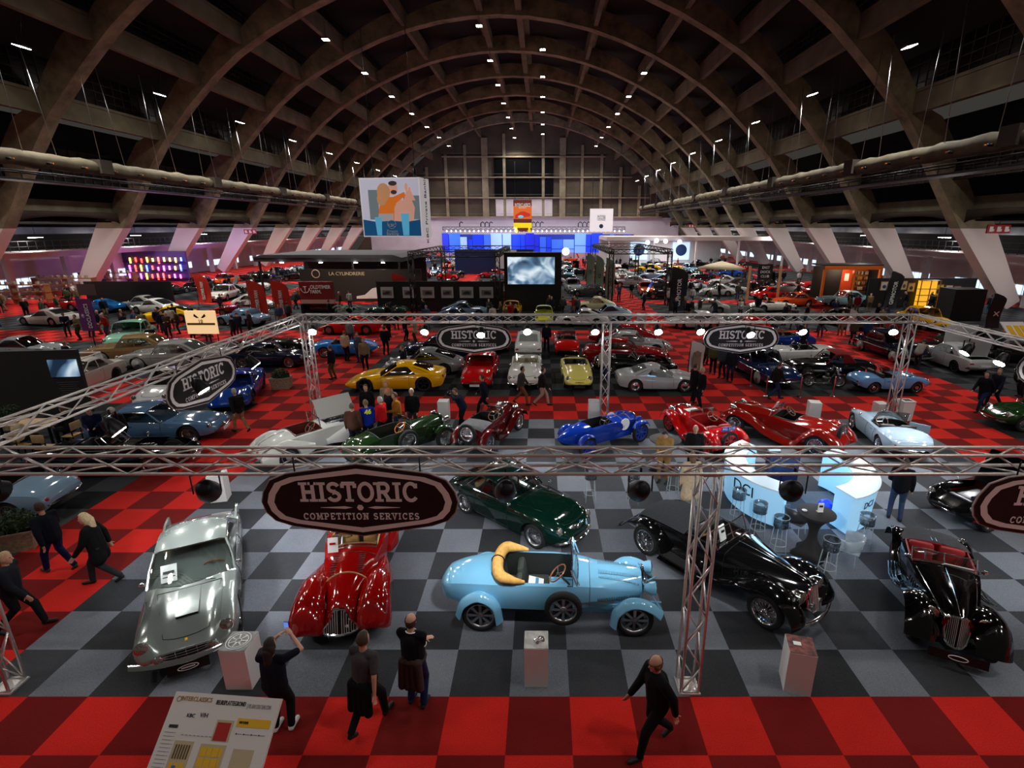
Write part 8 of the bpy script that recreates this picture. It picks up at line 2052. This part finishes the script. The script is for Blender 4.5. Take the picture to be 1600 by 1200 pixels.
for i in range(5):
 for j in range(7): b = MB(); b.rbox((3.5 + .36 * j, 1.55, .7 + .7 * i), (.26, .2, .4), .04); b.build('boxed_model', mat('model_%d' % rb3.randrange(4), [S(200, 190, 160), S(90, 40, 30), S(60, 60, 66), S(170, 120, 60)][rb3.randrange(4)], .5), r)
b = MB(); b.box((1.8, 2.0, 2.9), (.9, .06, 1.0)); b.build('framed_print', 'paper', r); light('POINT', 'booth_light', (32.6, 55.8, 3.0), 160, (1, .8, .55), size=.3)
y = 50.5; r = wall_panel('poster_wall', 'black wall with framed colour posters right of the orange booth', 31.3, 41.6, y, 2.8)
for i, (u, v, w_, h_, c) in enumerate(((1382, 447, .75, .9, S(214, 206, 190)), (1400, 449, .8, 1.2, S(206, 150, 110)), (1413, 446, .6, .9, S(200, 190, 150)), (1424, 449, .7, .9, S(210, 180, 120)), (1467, 454, .9, 1.2, S(230, 210, 60)), (1483, 452, .7, .8, S(220, 214, 210)), (1495, 456, .7, 1.1, S(210, 200, 200)))):
 p = PY(u, v, y - .15); f = empty('framed_poster', (p.x, y - .1, p.z)); tag(f, '%s framed poster from the left on the black poster wall' % OR[i], 'poster', 'framed posters on the black wall')
 label_plate(f, 0, 0, 0, w_, h_, 'wood', 'poster_frame', .05); label_plate(f, 0, 0, -.035, w_ * .84, h_ * .86, mat('poster_%d' % i, c, .6), 'poster_print'); b = MB(); b.ell((0, -.05, -h_ * .06), (w_ * .24, .01, h_ * .2), 10, 6); b.build('poster_motif', mat('poster_motif_%d' % i, [S(40, 60, 120), S(60, 30, 20), S(120, 60, 40), S(50, 70, 60), S(30, 60, 140), S(190, 70, 50), S(60, 60, 70)][i], .6), f)
p = PY(1446, 470, 49.9); r = empty('display_cabinet', (p.x, 49.8, 0)); r.scale = (.95, .9, .84); tag(r, 'glass cabinet lit warm yellow beside the posters', 'cabinet'); b = MB(); b.box((0, .3, 1.6), (1.9, .06, 3.1)); b.build('lit_back', mat('yellow_glow', S(220, 170, 50), .5, emit=S(240, 170, 40), es=1.1), r)
b = MB();
for x in (-.95, 0, .95): b.box((x, -.2, 1.6), (.07, .07, 3.2))
for z in (.1, .8, 1.5, 2.2, 3.15): b.box((0, 0, z), (1.95, .55, .05))
b.build('cabinet_frame', 'wood', r)
r = empty('dark_partition', (35.0, 43.6, 0)); r.scale = (.5, .8, .93); tag(r, 'black boxed partition standing before the poster wall end', 'partition'); b = MB(); b.box((0, 0, 1.4), (5.2, 2.2, 2.8)); b.build('panel', 'black', r); block(33, 37, 42, 45)
q = G(1582, 545); r = empty('floor_plan_board', (q.x, q.y, 0)); tag(r, 'second tilted floor plan board on a white base far at right', 'board'); b = MB(); b.box((0, .2, .45), (.7, .5, .9)); b.build('stand_box', 'white', r); b = MB(); b.box((0, 0, 1.15), (1.5, 1.5, .05), rx=.7); b.build('board_panel', 'board_white', r); b = MB()
for i in (-.4, .05, .45): b.box((i, -.05, 1.15), (.3, .9, .06), rx=.7)
b.build('plan_blocks', 'plan_yel', r)
r = empty('notice_board', (G(1494, 553).x, G(1494, 553).y, 0)); tag(r, 'white board on legs behind the silver saloon with open boot', 'board'); b = MB(); b.box((0, 0, 1.25), (1.9, .06, 1.1)); b.build('panel', 'white', r); b = MB()
for x in (-.8, .8): b.tube([(x, 0, 0), (x, 0, .8)], .03, 6)
b.build('leg', 'wood', r)
for i, (x, y_) in enumerate(((-53.5, 53), (-54.5, 60), (-55.2, 67))):
 r = empty('market_shelf', (x, y_, 0)); tag(r, '%s market stall shelf with boxes along the left wall' % OR[i], 'shelf', 'market stall shelves'); b = MB()
 for z in (.5, 1.2, 1.9): b.box((0, 0, z), (7, .7, .06))
 for xx in (-3.4, 0, 3.4): b.box((xx, 0, 1.0), (.08, .7, 2.0))
 b.build('shelf_frame', 'wood', r); b = MB()
 for k in range(26): b.rbox((-3.3 + .26 * k, -.1, .5 + .7 * (k % 3) + .19), (.2, .3, .3), .02)
 for o in (b,): o.build('goods', mat('goods', S(150, 130, 110), .7, noise=.7, nscale=2.5), r)['kind'] = 'stuff'
 block(x - 4, x + 4, y_ - 1.5, y_ + 1.5)
# far end: blue lit stands, light truss, white canopy
r = empty('hanging_light_truss', (XC + 4, 128, 0)); tag(r, 'long black truss of bright lamps over the blue lit stands', 'truss'); t, q = MB(), MB(); truss_into(t, q, (-22, 0, 7.2), (21, 0, 7.2), .7, 1.2, .06, .035); t.build('chord_tubes', 'black', r); q.build('lattice_braces', 'black', r)
for k in range(40): b = MB(); b.ell((-21 + 1.07 * k, -.5, 6.6), (.17, .17, .17), 8, 6); b.build('truss_lamp', mat('blue_white_glow', (1, 1, 1, 1), .5, emit=S(215, 230, 255), es=7), r)
for k in (2, 7, 8, 9, 19, 20, 21, 30, 31, 32, 37): b = MB(); b.tube([(-20 + 1.0 * k, 0, 7.5), (-20 + 1.0 * k, 0, 8.3), (-19.6 + 1.0 * k, 0, 8.7), (-19.2 + 1.0 * k, 0, 8.4)], .14, 6); b.build('hoist_hook', 'black', r)
blues = [S(20, 60, 220), S(60, 110, 240), S(120, 160, 245), S(30, 40, 200), S(170, 195, 245), S(90, 130, 240)]
rb4 = random.Random(21)
r = empty('backdrop_wall', (-1.2, 132.2, 0)); tag(r, 'long dark blue wall behind the glowing blue panels', 'wall'); b = MB(); b.box((0, 0, 2.9), (47, .2, 5.8)); b.build('panel', mat('back_blue', S(40, 60, 150), .7), r)
x = -24.5; k = 0
while x < 22:
 w_ = rb4.choice((1.2, 1.7, 2.2, 2.8)); c = rb4.randrange(6); h_ = rb4.choice((5.8, 5.8, 4.6, 6.1, 5.2))
 r = empty('backdrop_panel', (x + w_ / 2, 130 + rb4.uniform(0, 1.2), 0)); tag(r, '%s glowing blue stand panel from the left at the far end' % OR[k], 'panel', 'blue lit panels at the far end'); b = MB(); b.box((0, 0, h_ / 2), (w_ - .15, .3, h_)); b.build('lit_cloth', mat('blue_glow_%d' % c, blues[c], .6, emit=blues[c], es=.38), r); b = MB()
 b.box((0, -.17, h_ * .52), (w_ - .15, .06, .14)); b.box((0, -.17, .8), (w_ - .15, .1, 1.5), mi=1); b.build('panel_bars', [mat('blue_dark', S(16, 24, 70), .6), mat('panel_tan', S(170, 140, 120), .6)], r); x += w_; k += 1
block(12, 47, 112, 116); r = empty('white_canopy', (29, 108, 0)); tag(r, 'long white canopy booth with white walls near the far end', 'booth'); b = MB(); b.box((0, 0, 5.4), (34, 14, .7)); b.build('canopy_roof', mat('canopy_white', S(196, 186, 184), .7), r); b = MB(); b.box((-4, 6.5, 2.6), (26, .2, 5.0)); b.build('back_wall', 'white', r)
for x in (-16.5, -8, 0, 8, 16.5): b = MB(); obstacle(28.5 + x, 29.5 + x, 100.8, 101.8); b.box((x, -6.7, 2.6), (.3, .3, 5.2)); b.build('booth_post', 'white', r)
for i, x in enumerate((-8.5, -4.0, .5)): b = MB(); b.box((x, 6.2, 2.6), (3.6, .1, 3.6)); b.ell((x, 6.1, 2.8), (1.2, .05, 1.2), 12, 8, mi=1); b.build('lit_poster', [mat('sky_glow', S(190, 220, 240), .5, emit=S(200, 225, 245), es=.9), mat('wheel_print', S(30, 70, 130), .5)], r)
for x in (-16, -6): b = MB(); b.box((x + 2, -2 if x < -10 else 6.0, 2.4), (4.2, .15, 4.6)); b.build('white_panel', 'white', r)
light('AREA', 'canopy_light', (25, 106, 4.9), 1500, (.92, .96, 1), (25, 106, 0), 8)
for i, (u, v) in enumerate(((1012, 379), (1026, 376), (1040, 377), (1062, 378))): p = PY(u, v, 100); b = MB(); b.ell((0, 0, 0), (.4, .2, .4), 8, 6); o = b.build('canopy_lamp', 'blue_white_glow'); o.location = p; tag(o, '%s bright flood lamp from the left on the white canopy edge' % OR[i], 'lamp', 'flood lamps on the canopy edge')
p = PY(884, 393, 110); b = MB(); b.ell((0, 0, 0), (.75, .75, .75), 16, 10); o = b.build('globe_lamp', mat('globe_glow', (1, 1, 1, 1), .5, emit=(1, .98, .94, 1), es=5)); o.location = p; tag(o, 'big white globe balloon lamp beside the video tower', 'lamp')
b = MB(); b.tube([p - V((0, 0, .76)), V((p.x, p.y, 0))], .06, 6); o = b.build('lamp_mast', 'dark_metal'); tag(o, 'thin dark mast carrying the globe balloon lamp', 'mast')
for lx in (-24, -8, 8): light('AREA', 'blue_wash', (lx, 124, 7.5), 900, (.3, .45, 1.0), (lx, 131, 3), 4)
light('AREA', 'end_wall_wash', (XC, 140, 3), 3500, (.75, .8, 1.0), (XC, 165, 7), 20)
r = empty('navy_partition', (-8.0, 88, 0)); tag(r, 'dark blue partition wall beyond the photo wall', 'partition'); b = MB(); b.box((0, 0, 2.0), (13, .2, 4.0)); b.build('panel', mat('navy_wall', S(22, 44, 96), .6), r); b = MB(); b.box((2, -.2, 2.4), (3.4, .1, 3.0)); b.build('projection_board', 'white', r); block(-15, -1, 86, 90)
# hanging cube, poster and white banner
c0, c1 = PY(560, 277, 53.5), PY(655, 277, 52.6); zt, zb = 12.0, 6.55; wq = (c1 - c0); wq.z = 0; wl_ = wq.length; rt = wq.normalized(); bk = V((-rt.y, rt.x, 0))
r = empty('hanging_cube', (c0 + c1) / 2); r.location.z = 0; tag(r, 'large hanging advertising cube with a dancing couple over blue', 'sign'); og = r.location.copy()
F = face_matrix(V((0, 0, 0)), rt, (0, 0, 1))
X = lambda a, zz, d=0.0: F @ V(((a - .5) * wl_, zb + (zt - zb) * zz, d))
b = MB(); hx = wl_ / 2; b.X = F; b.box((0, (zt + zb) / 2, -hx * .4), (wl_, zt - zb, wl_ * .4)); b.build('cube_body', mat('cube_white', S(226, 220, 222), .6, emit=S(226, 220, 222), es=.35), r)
def art(name, shapes, m, d):
 b = MB()
 for s in shapes:
  n = len(s); b.add([X(a, c, d) for a, c in s], [tuple(range(n))])
 return b.build(name, m, r)
def oval(cx, cy, rx, ry, n=18): return [(cx + rx * math.cos(2 * PI * i / n), cy + ry * math.sin(2 * PI * i / n)) for i in range(n)]
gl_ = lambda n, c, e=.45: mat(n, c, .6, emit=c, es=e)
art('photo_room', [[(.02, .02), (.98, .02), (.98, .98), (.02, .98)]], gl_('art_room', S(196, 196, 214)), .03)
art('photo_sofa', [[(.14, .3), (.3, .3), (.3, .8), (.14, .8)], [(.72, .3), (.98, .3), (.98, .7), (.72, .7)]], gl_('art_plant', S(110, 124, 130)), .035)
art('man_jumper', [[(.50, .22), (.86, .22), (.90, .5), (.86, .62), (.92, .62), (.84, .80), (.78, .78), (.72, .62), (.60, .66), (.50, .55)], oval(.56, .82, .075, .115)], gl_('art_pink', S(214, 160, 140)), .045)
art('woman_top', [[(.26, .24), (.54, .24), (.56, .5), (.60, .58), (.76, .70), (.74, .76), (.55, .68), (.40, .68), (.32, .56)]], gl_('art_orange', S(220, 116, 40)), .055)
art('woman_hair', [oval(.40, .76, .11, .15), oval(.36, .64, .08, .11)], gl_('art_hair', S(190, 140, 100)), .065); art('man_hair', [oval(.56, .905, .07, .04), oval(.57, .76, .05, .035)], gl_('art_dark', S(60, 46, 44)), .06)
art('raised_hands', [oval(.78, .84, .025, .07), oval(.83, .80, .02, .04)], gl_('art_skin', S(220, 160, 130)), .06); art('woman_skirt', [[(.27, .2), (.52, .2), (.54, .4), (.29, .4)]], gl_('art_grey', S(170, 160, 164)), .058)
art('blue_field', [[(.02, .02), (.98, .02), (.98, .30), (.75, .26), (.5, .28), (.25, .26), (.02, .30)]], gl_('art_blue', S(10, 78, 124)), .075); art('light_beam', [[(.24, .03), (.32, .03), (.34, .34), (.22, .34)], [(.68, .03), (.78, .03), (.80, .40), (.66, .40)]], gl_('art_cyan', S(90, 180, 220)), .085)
b = MB(); ring = oval(.5, .22, .07, .075, 20); b.tube([X(a, c, .10) for a, c in ring], .03, 4, closed=True); text_into(b, 'KBC', .42, F @ Matrix.Translation((0, zb + (zt - zb) * .20, .1)), .01); text_into(b, 'Private', .40, F @ Matrix.Translation((0, zb + (zt - zb) * .10, .1)), .01); text_into(b, 'Banking', .40, F @ Matrix.Translation((0, zb + (zt - zb) * .055, .1)), .01); b.build('lettering', 'paper', r)
FS = face_matrix(F @ V((wl_ / 2 + .02, 0, 0)), bk, (0, 0, 1)); b = MB(); text_into(b, 'KBC Private Banking', .8, FS @ Matrix.Translation((wl_ * .2, (zt + zb) / 2, .02)) @ Matrix.Rotation(PI / 2, 4, 'Z'), .01); b.build('side_lettering', mat('art_ink', S(70, 66, 80), .6), r)
b = MB()
for a in (-.35, .35): b.tube([F @ V((a * wl_, zt, -hx * .4)), F @ V((a * wl_, zt + .9, -hx * .4))], .16, 6); b.tube([F @ V((a * wl_, zt + .8, -hx * .4)), F @ V((a * wl_, zt + 13, -hx * .4))], .03, 5)
b.build('hoist', 'dark_metal', r)
def hang(name, label, u0, v0, u1, v1, Y, m, fn):
 a, c = PY(u0, v0, Y), PY(u1, v1, Y); r = empty(name, ((a.x + c.x) / 2, Y, 0)); tag(r, label, 'banner'); w_, h_, zc = c.x - a.x, a.z - c.z, (a.z + c.z) / 2; b = MB(); b.box((0, 0, zc), (w_, .08, h_)); b.build('banner_cloth', m, r); fn(r, w_, h_, zc); b = MB()
 for s in (-.4, .4): b.tube([(s * w_, 0, zc + h_ / 2), (s * w_, 0, zc + h_ / 2 + 8)], .04, 5)
 b.build('cable', 'dark_metal', r)
def poster(r, w_, h_, z):
 b = MB(); b.box((0, -.06, z + h_ * .1), (w_, .02, h_ * .4)); b.build('orange_sky', gl_('poster_orange', S(206, 100, 36), .5), r)
 b = MB(); pts = [(-.42, -.08), (.4, -.02), (.42, .06), (.1, .14), (-.1, .13), (-.4, .03)]; b.prism([(a * w_, z + c * h_) for a, c in pts], -.1, -.08); b.build('poster_car', gl_('poster_red', S(190, 50, 30), .4), r); b = MB(); b.ell((-.1 * w_, -.11, z + -.03 * h_), (.16 * w_, .02, .05 * h_), 10, 6); b.build('poster_grille', gl_('poster_blue', S(130, 190, 220), .4), r)
 words(r, 'INTERCLASSICS', 0, z + h_ * .33, -.08, 1.0, width=w_ * .85, bold=.03); words(r, 'BRUSSELS', 0, z + h_ * .25, -.08, .5, width=w_ * .4)
 b = MB(); b.box((0, -.07, z - h_ * .30), (w_, .03, h_ * .16));
 for s in (-.36, .36): b.prism([(s * w_ - .25, z - h_ * .38), (s * w_ + .25, z - h_ * .38), (s * w_ + .25, z - h_ * .46), (s * w_ + .55, z - h_ * .46), (s * w_, z - h_ * .54), (s * w_ - .55, z - h_ * .46), (s * w_ - .25, z - h_ * .46)], -.09, -.06)
 b.build('yellow_arrow', gl_('arrow_yellow', S(236, 214, 20), .5), r)
hang('hanging_poster', 'hanging poster lettered INTERCLASSICS with yellow arrows below', 802, 312, 831, 362, 124, gl_('poster_brown', S(96, 34, 22), .4), poster)
def wban(r, w_, h_, z):
 for i, (t, y_) in enumerate((('BUSINESS', .18), ('CLUB', .1), ('LOUNGE', .02))): words(r, t, 0, z + h_ * y_, -.06, .55, mat('ban_ink', S(60, 60, 70), .6), width=w_ * .34)
 b = MB(); b.ell((0, -.06, z - h_ * .26), (w_ * .09, .02, w_ * .09), 12, 8); b.build('round_logo', mat('ban_blue', S(30, 50, 90), .6), r)
hang('hanging_banner', 'white hanging banner with dark print near the end wall', 922, 326, 957, 362, 122, gl_('ban_white', S(226, 220, 226), .45), wban)
for i, (u, v, Y) in enumerate(((1560, 358, 49.5), (1214, 346, 92.2), (391, 362, 92.2), (1082, 353, 135))):
 p = PY(u, v, Y); r = empty('exit_sign', p); tag(r, 'red and white hanging exit sign, %s' % ('nearest at the right', 'farther along the right legs', 'along the left legs', 'farthest at the right')[i], 'sign'); b = MB(); b.box((0, 0, 0), (2.1, .12, .75)); b.build('sign_box', mat('exit_red', S(170, 24, 26), .5), r); b = MB()
 for dx in (-.7, 0, .7): b.box((dx, -.07, 0), (.32, .02, .45)); b.box((dx + .2, -.07, -.1), (.14, .02, .2))
 b.build('pictogram', 'paper', r); b = MB(); b.tube([(0, 0, .37), (0, 0, 3)], .03, 5); b.build('rod', 'dark_metal', r)
# the far rows of cars
rf = random.Random(42)
FAR = {k: merge(E[k]) for k in ('gt60', 'p911', 'super', 'dino', 'etype', 'sed50', 'amer', 'b356', 'sed80', 'conv60', 'cobra', 'soft', 'mg', 'alfa', 'vgreen', 'openhood')}
FBOX = {k: box_of([v.co for v in m.vertices]) for k, m in FAR.items()}
KIND = dict(gt60='coupe', p911='rear engined coupe', super='low sports coupe', dino='low coupe', etype='long nosed roadster', sed50='fifties saloon', amer='big saloon', b356='rounded coupe', sed80='square saloon', conv60='convertible', cobra='open roadster', soft='soft top roadster', mg='vintage roadster', alfa='vintage tourer', vgreen='vintage open tourer', openhood='car with raised bonnet')
far_list = []
def far_car(k, x, y, ang, col, label, group=None):
 o = link('classic_car', FAR[k], None, col); x, y = settle(FBOX[k], x, y, ang, o); o.location = (x, y, 0); o.rotation_euler = (0, 0, math.radians(ang)); tag(o, label, 'car', group); far_list.append((x, y)); return o
known = [('b356', 800, 494, -95, YELLOW, 'yellow rounded beetle like car behind the back truss, left of centre'), ('b356', 850, 503, -90, S(216, 216, 70), 'yellow green rounded car facing forward behind the back truss'), ('b356', 930, 486, 175, CREAM, 'cream rounded coupe behind the back truss'),
 ('p911', 948, 500, 178, S(170, 200, 220), 'pale blue coupe in front of the cream rounded coupe'), ('p911', 905, 508, 176, WHITE, 'white coupe in front of the pale blue coupe'), ('p911', 728, 494, 4, S(130, 150, 170), 'silver blue coupe before the black photo wall'), ('p911', 716, 505, 4, S(84, 110, 150), 'steel blue coupe closest before the black photo wall'),
 ('cobra', 606, 494, 178, S(14, 56, 44), 'dark green roadster below the red flag at the photo wall'), ('super', 552, 520, 180, S(200, 16, 18), 'red low sports car just behind the back truss at left'), ('conv60', 838, 477, 182, S(206, 30, 26), 'small red roadster below the video tower'),
 ('gt60', 398, 503, 168, S(120, 156, 184), 'pale blue coupe left of the red feather flags'), ('super', 262, 503, 196, S(250, 200, 10), 'yellow sports car behind the purple banner'), ('p911', 243, 489, 170, WHITE, 'white sports coupe right of the purple banner'), ('p911', 205, 487, 176, S(214, 214, 204), 'cream white coupe behind the purple banner'),
 ('super', 80, 507, 170, S(230, 228, 220), 'white rally coupe with yellow flank among the left crowd'), ('conv60', 105, 484, 175, S(190, 24, 22), 'red open car at the far left'), ('dino', 150, 487, 170, BBLUE, 'bright blue sports car before the low black wall'), ('sed50', 352, 468, -80, S(220, 220, 210), 'cream small saloon beyond the left red flag'),
 ('amer', 1322, 478, 178, S(150, 186, 200), 'pale blue and white fifties saloon before the orange booth'), ('gt60', 1245, 478, 188, S(220, 76, 20), 'orange coupe at the right middle distance'), ('etype', 1205, 486, 8, S(230, 222, 210), 'cream roadster left of the orange coupe'), ('gt60', 1224, 458, 176, S(200, 196, 194), 'silver white coupe right of the black club sign'), ('conv60', 1275, 463, 180, S(150, 20, 24), 'dark red convertible beyond the orange coupe'),
 ('gt60', 1100, 490, 175, S(190, 190, 190), 'silver coupe right of the dark feather flag'), ('gt60', 1085, 512, 178, S(190, 190, 192), 'white roofed dark coupe behind the right shield'), ('b356', 1120, 462, 172, S(196, 196, 196), 'silver rounded car right of the dark flag'), ('dino', 1142, 462, 178, S(180, 184, 188), 'silver low coupe beyond the right shield'), ('sed50', 895, 456, -85, S(150, 154, 158), 'grey saloon facing forward right of the video tower'), ('gt60', 920, 462, 170, S(70, 72, 76), 'dark grey coupe right of the video tower'),
 ('amer', 985, 447, 176, S(160, 162, 166), 'grey saloon right of the far central aisle'), ('gt60', 1020, 452, 178, S(56, 58, 60), 'charcoal coupe left of the dark feather flag'), ('sed80', 1172, 524, 90, S(190, 20, 24), 'red car partly hidden by the right shield'), ('b356', 1130, 446, 176, S(206, 206, 206), 'white rounded car under the cream parasol'), ('super', 1012, 424, 176, S(244, 190, 20), 'yellow sports car near the white canopy'), ('super', 1122, 420, 178, S(240, 196, 30), 'yellow sports car at the right end of the white canopy'), ('dino', 1140, 432, 178, S(30, 90, 200), 'bright blue racing coupe in the right far rows'), ('super', 770, 434, 178, S(190, 24, 28), 'red sports car before the navy partition')]
for k, u, v, a, c, lb in known:
 q = G(u, v); far_car(k, q.x, q.y, a, c, lb)
PAL = [(RED, 'red'), (RED, 'red'), (BLACKC, 'black'), (BLACKC, 'black'), (BLACKC, 'black'), (S(20, 24, 34), 'navy'), (S(34, 60, 110), 'blue'), (WHITE, 'white'), (S(210, 206, 196), 'cream'), (S(170, 172, 174), 'silver'), (S(170, 172, 174), 'silver'), (S(70, 72, 76), 'grey'), (S(18, 54, 38), 'green'), (MAROON, 'maroon'), (YELLOW, 'yellow'), (S(120, 156, 184), 'pale blue'), (S(210, 80, 30), 'orange')]
rowY = [40.5, 45.2, 50.0, 56.5, 61, 65.5, 70.5, 77, 81.5, 86, 90.5, 95, 100.5, 105, 110, 115, 119.5, 126, 133]
for ri, y in enumerate(rowY):
 x = -43.0; cand = []
 while x < 37:
  cand.append((x, y + rf.uniform(-.5, .5))); x += rf.uniform(2.6, 4.4) * (1 if y < 75 else 1.1)
 n = 0
 for x, yy in cand:
  if any(abs(x - a) < 1.6 for a in ((A1 + A2) / 2, (A3 + A4) / 2)) or -31.6 < x < -28.5 or 25.4 < x < 28.5: continue
  if any(b0 - 2.2 < x < b1 + 2.2 and c0 - 2.2 < yy < c1 + 2.2 for b0, b1, c0, c1 in BLOCK): continue
  if any((x - a) ** 2 + ((yy - c) * 1.15) ** 2 < 4.4 ** 2 for a, c in far_list): continue
  if (y > 120 and x > -26) or len(far_list) > 236: continue
  k = rf.choice(list(FAR)); c, cn = rf.choice(PAL); n += 1
  ang = rf.choice((0, 180, 90, -90, -90, 20, 160)) + rf.uniform(-8, 8)
  far_car(k, x, yy, ang, c, '%s %s, car %s from the left in far row %s' % (cn, KIND[k], OR[n - 1] if n <= 20 else 'last', OR[ri]), 'cars in the far rows')
# far visitors
TOPS = [(S(18, 19, 22), 'black'), (S(18, 19, 22), 'black'), (S(24, 30, 48), 'navy'), (S(24, 30, 48), 'navy'), (S(62, 62, 66), 'grey'), (S(110, 92, 66), 'tan'), (S(70, 54, 42), 'brown'), (S(190, 186, 180), 'white'), (S(150, 24, 24), 'red'), (S(60, 76, 110), 'blue'), (S(60, 70, 48), 'olive')]
spots = []
def crowd(n, x0, x1, y0, y1, zone):
 pts = []
 for _ in range(n * 6):
  x, y = rf.uniform(x0, x1), rf.uniform(y0, y1)
  if all((x - a) ** 2 + (y - b) ** 2 > .7 for a, b in spots) and all((x - a) ** 2 + (y - b) ** 2 > 2.6 ** 2 for a, b in [c[:2] for c in CARS if c[2]]) and not any(a < x < b and c - .4 < y < d + .4 for a, b, c, d in BLOCK) and settle((-.3, .3, .3), x, y, 0, None, False) == (x, y): pts.append((x, y)); spots.append((x, y))
  if len(pts) >= n: break
 pts.sort(key=lambda p: p[0] / (p[1] * CT + 2))
 for i, (x, y) in enumerate(pts):
  c, cn = rf.choice(TOPS); lg = rf.choice(('dark', 'dark', 'jeans', 'tan')); hr = rf.choice(('brown', 'grey', 'dark', 'bald'))
  far_person(x, y, rf.uniform(0, 360), '%s visitor from the left %s, in %s top' % (OR[i] if i < 20 else 'last', zone, cn), rf.choice(('stand', 'pocket', 'fold', 'walk', 'walk2', 'talk', 'read')), c, lg, hr, 'visitors ' + zone)
crowd(14, -33, -20, 36, 43, 'behind the golden saloon'); crowd(16, -51, -37, 40, 56, 'by the left market stalls'); crowd(9, A1, A2, 36, 60, 'in the left far aisle'); crowd(9, -9, 1, 39, 47, 'before the black photo wall'); crowd(7, -1.5, 3, 43, 46.5, 'below the video tower')
crowd(12, A3, A4, 44, 120, 'in the far central aisle'); crowd(9, 11, 17, 39, 46, 'by the dark feather flag'); crowd(10, 19, 30, 36, 42, 'right of the back truss'); crowd(9, 31, 40, 46, 49.5, 'before the poster wall'); crowd(16, -40, -14, 72, 97, 'far behind the canopy booth'); crowd(18, -13, 8, 92, 122, 'in front of the blue stands'); crowd(16, 12, 38, 74, 98, 'before the white canopy'); crowd(12, 14, 38, 103, 110, 'under the white canopy'); crowd(8, -42, -32, 62, 80, 'near the neon bar'); crowd(12, -34, -21, 34.5, 37.5, 'in the left cross aisle'); crowd(12, -30, -13, 39, 53, 'among the left middle cars'); crowd(10, 12, 30, 43, 53, 'among the right middle cars'); crowd(14, -8, 7, 50, 90, 'beyond the photo wall'); crowd(14, 12, 36, 56, 73, 'among the far right cars')
q = G(1190, 470); r = empty('club_sign', (q.x, q.y, 0)); tag(r, 'small black sign lettered EAST DOCK CLUB on lit posts', 'sign'); b = MB(); b.box((0, 0, 3.0), (1.5, .15, 1.6)); b.build('sign_panel', 'black', r)
for i, t in enumerate(('EAST', 'DOCK', 'CLUB')): words(r, t, 0, 3.45 - .45 * i, -.09, .36)
b = MB()
for x in (-1.6, 1.6): b.box((x, 0, 1.8), (.2, .2, 3.6))
b.build('sign_post', 'light_wood', r)
q = G(1124, 452); r = empty('parasol', (q.x, q.y, 0)); tag(r, 'cream parasol standing among the far right cars', 'parasol'); b = MB(); b.lathe([(2.9, 2.6), (1.4, 3.1), (.05, 3.45)], 12); b.build('canopy', mat('parasol_cream', S(206, 190, 160), .8), r); b = MB(); b.tube([(0, 0, 0), (0, 0, 3.4)], .05, 6); b.build('pole', 'wood', r)
q = G(548, 500); r = empty('potted_palm', (q.x, q.y, 0)); tag(r, 'green potted palm right of the red sign wall', 'plant'); b = MB(); b.lathe([(.25, 0), (.32, .5), (.28, .5), (.02, .45)], 14); b.build('pot', 'dark_metal', r); b = MB(); rr = random.Random(2)
for k in range(26):
 a = rr.uniform(0, 2 * PI); L = rr.uniform(.8, 1.5); rows = []
 for i in range(7):
  t = i / 6; d = L * t; z = .5 + 1.3 * t * (1.25 - t) * L; w_ = .16 * math.sin(PI * min(1, t + .08)); c, s = math.cos(a), math.sin(a); rows.append([(d * c - s * w_, d * s + c * w_, z - .04), (d * c, d * s, z), (d * c + s * w_, d * s - c * w_, z - .04)])
 b.grid(rows)
b.build('fronds', 'leaf', r)
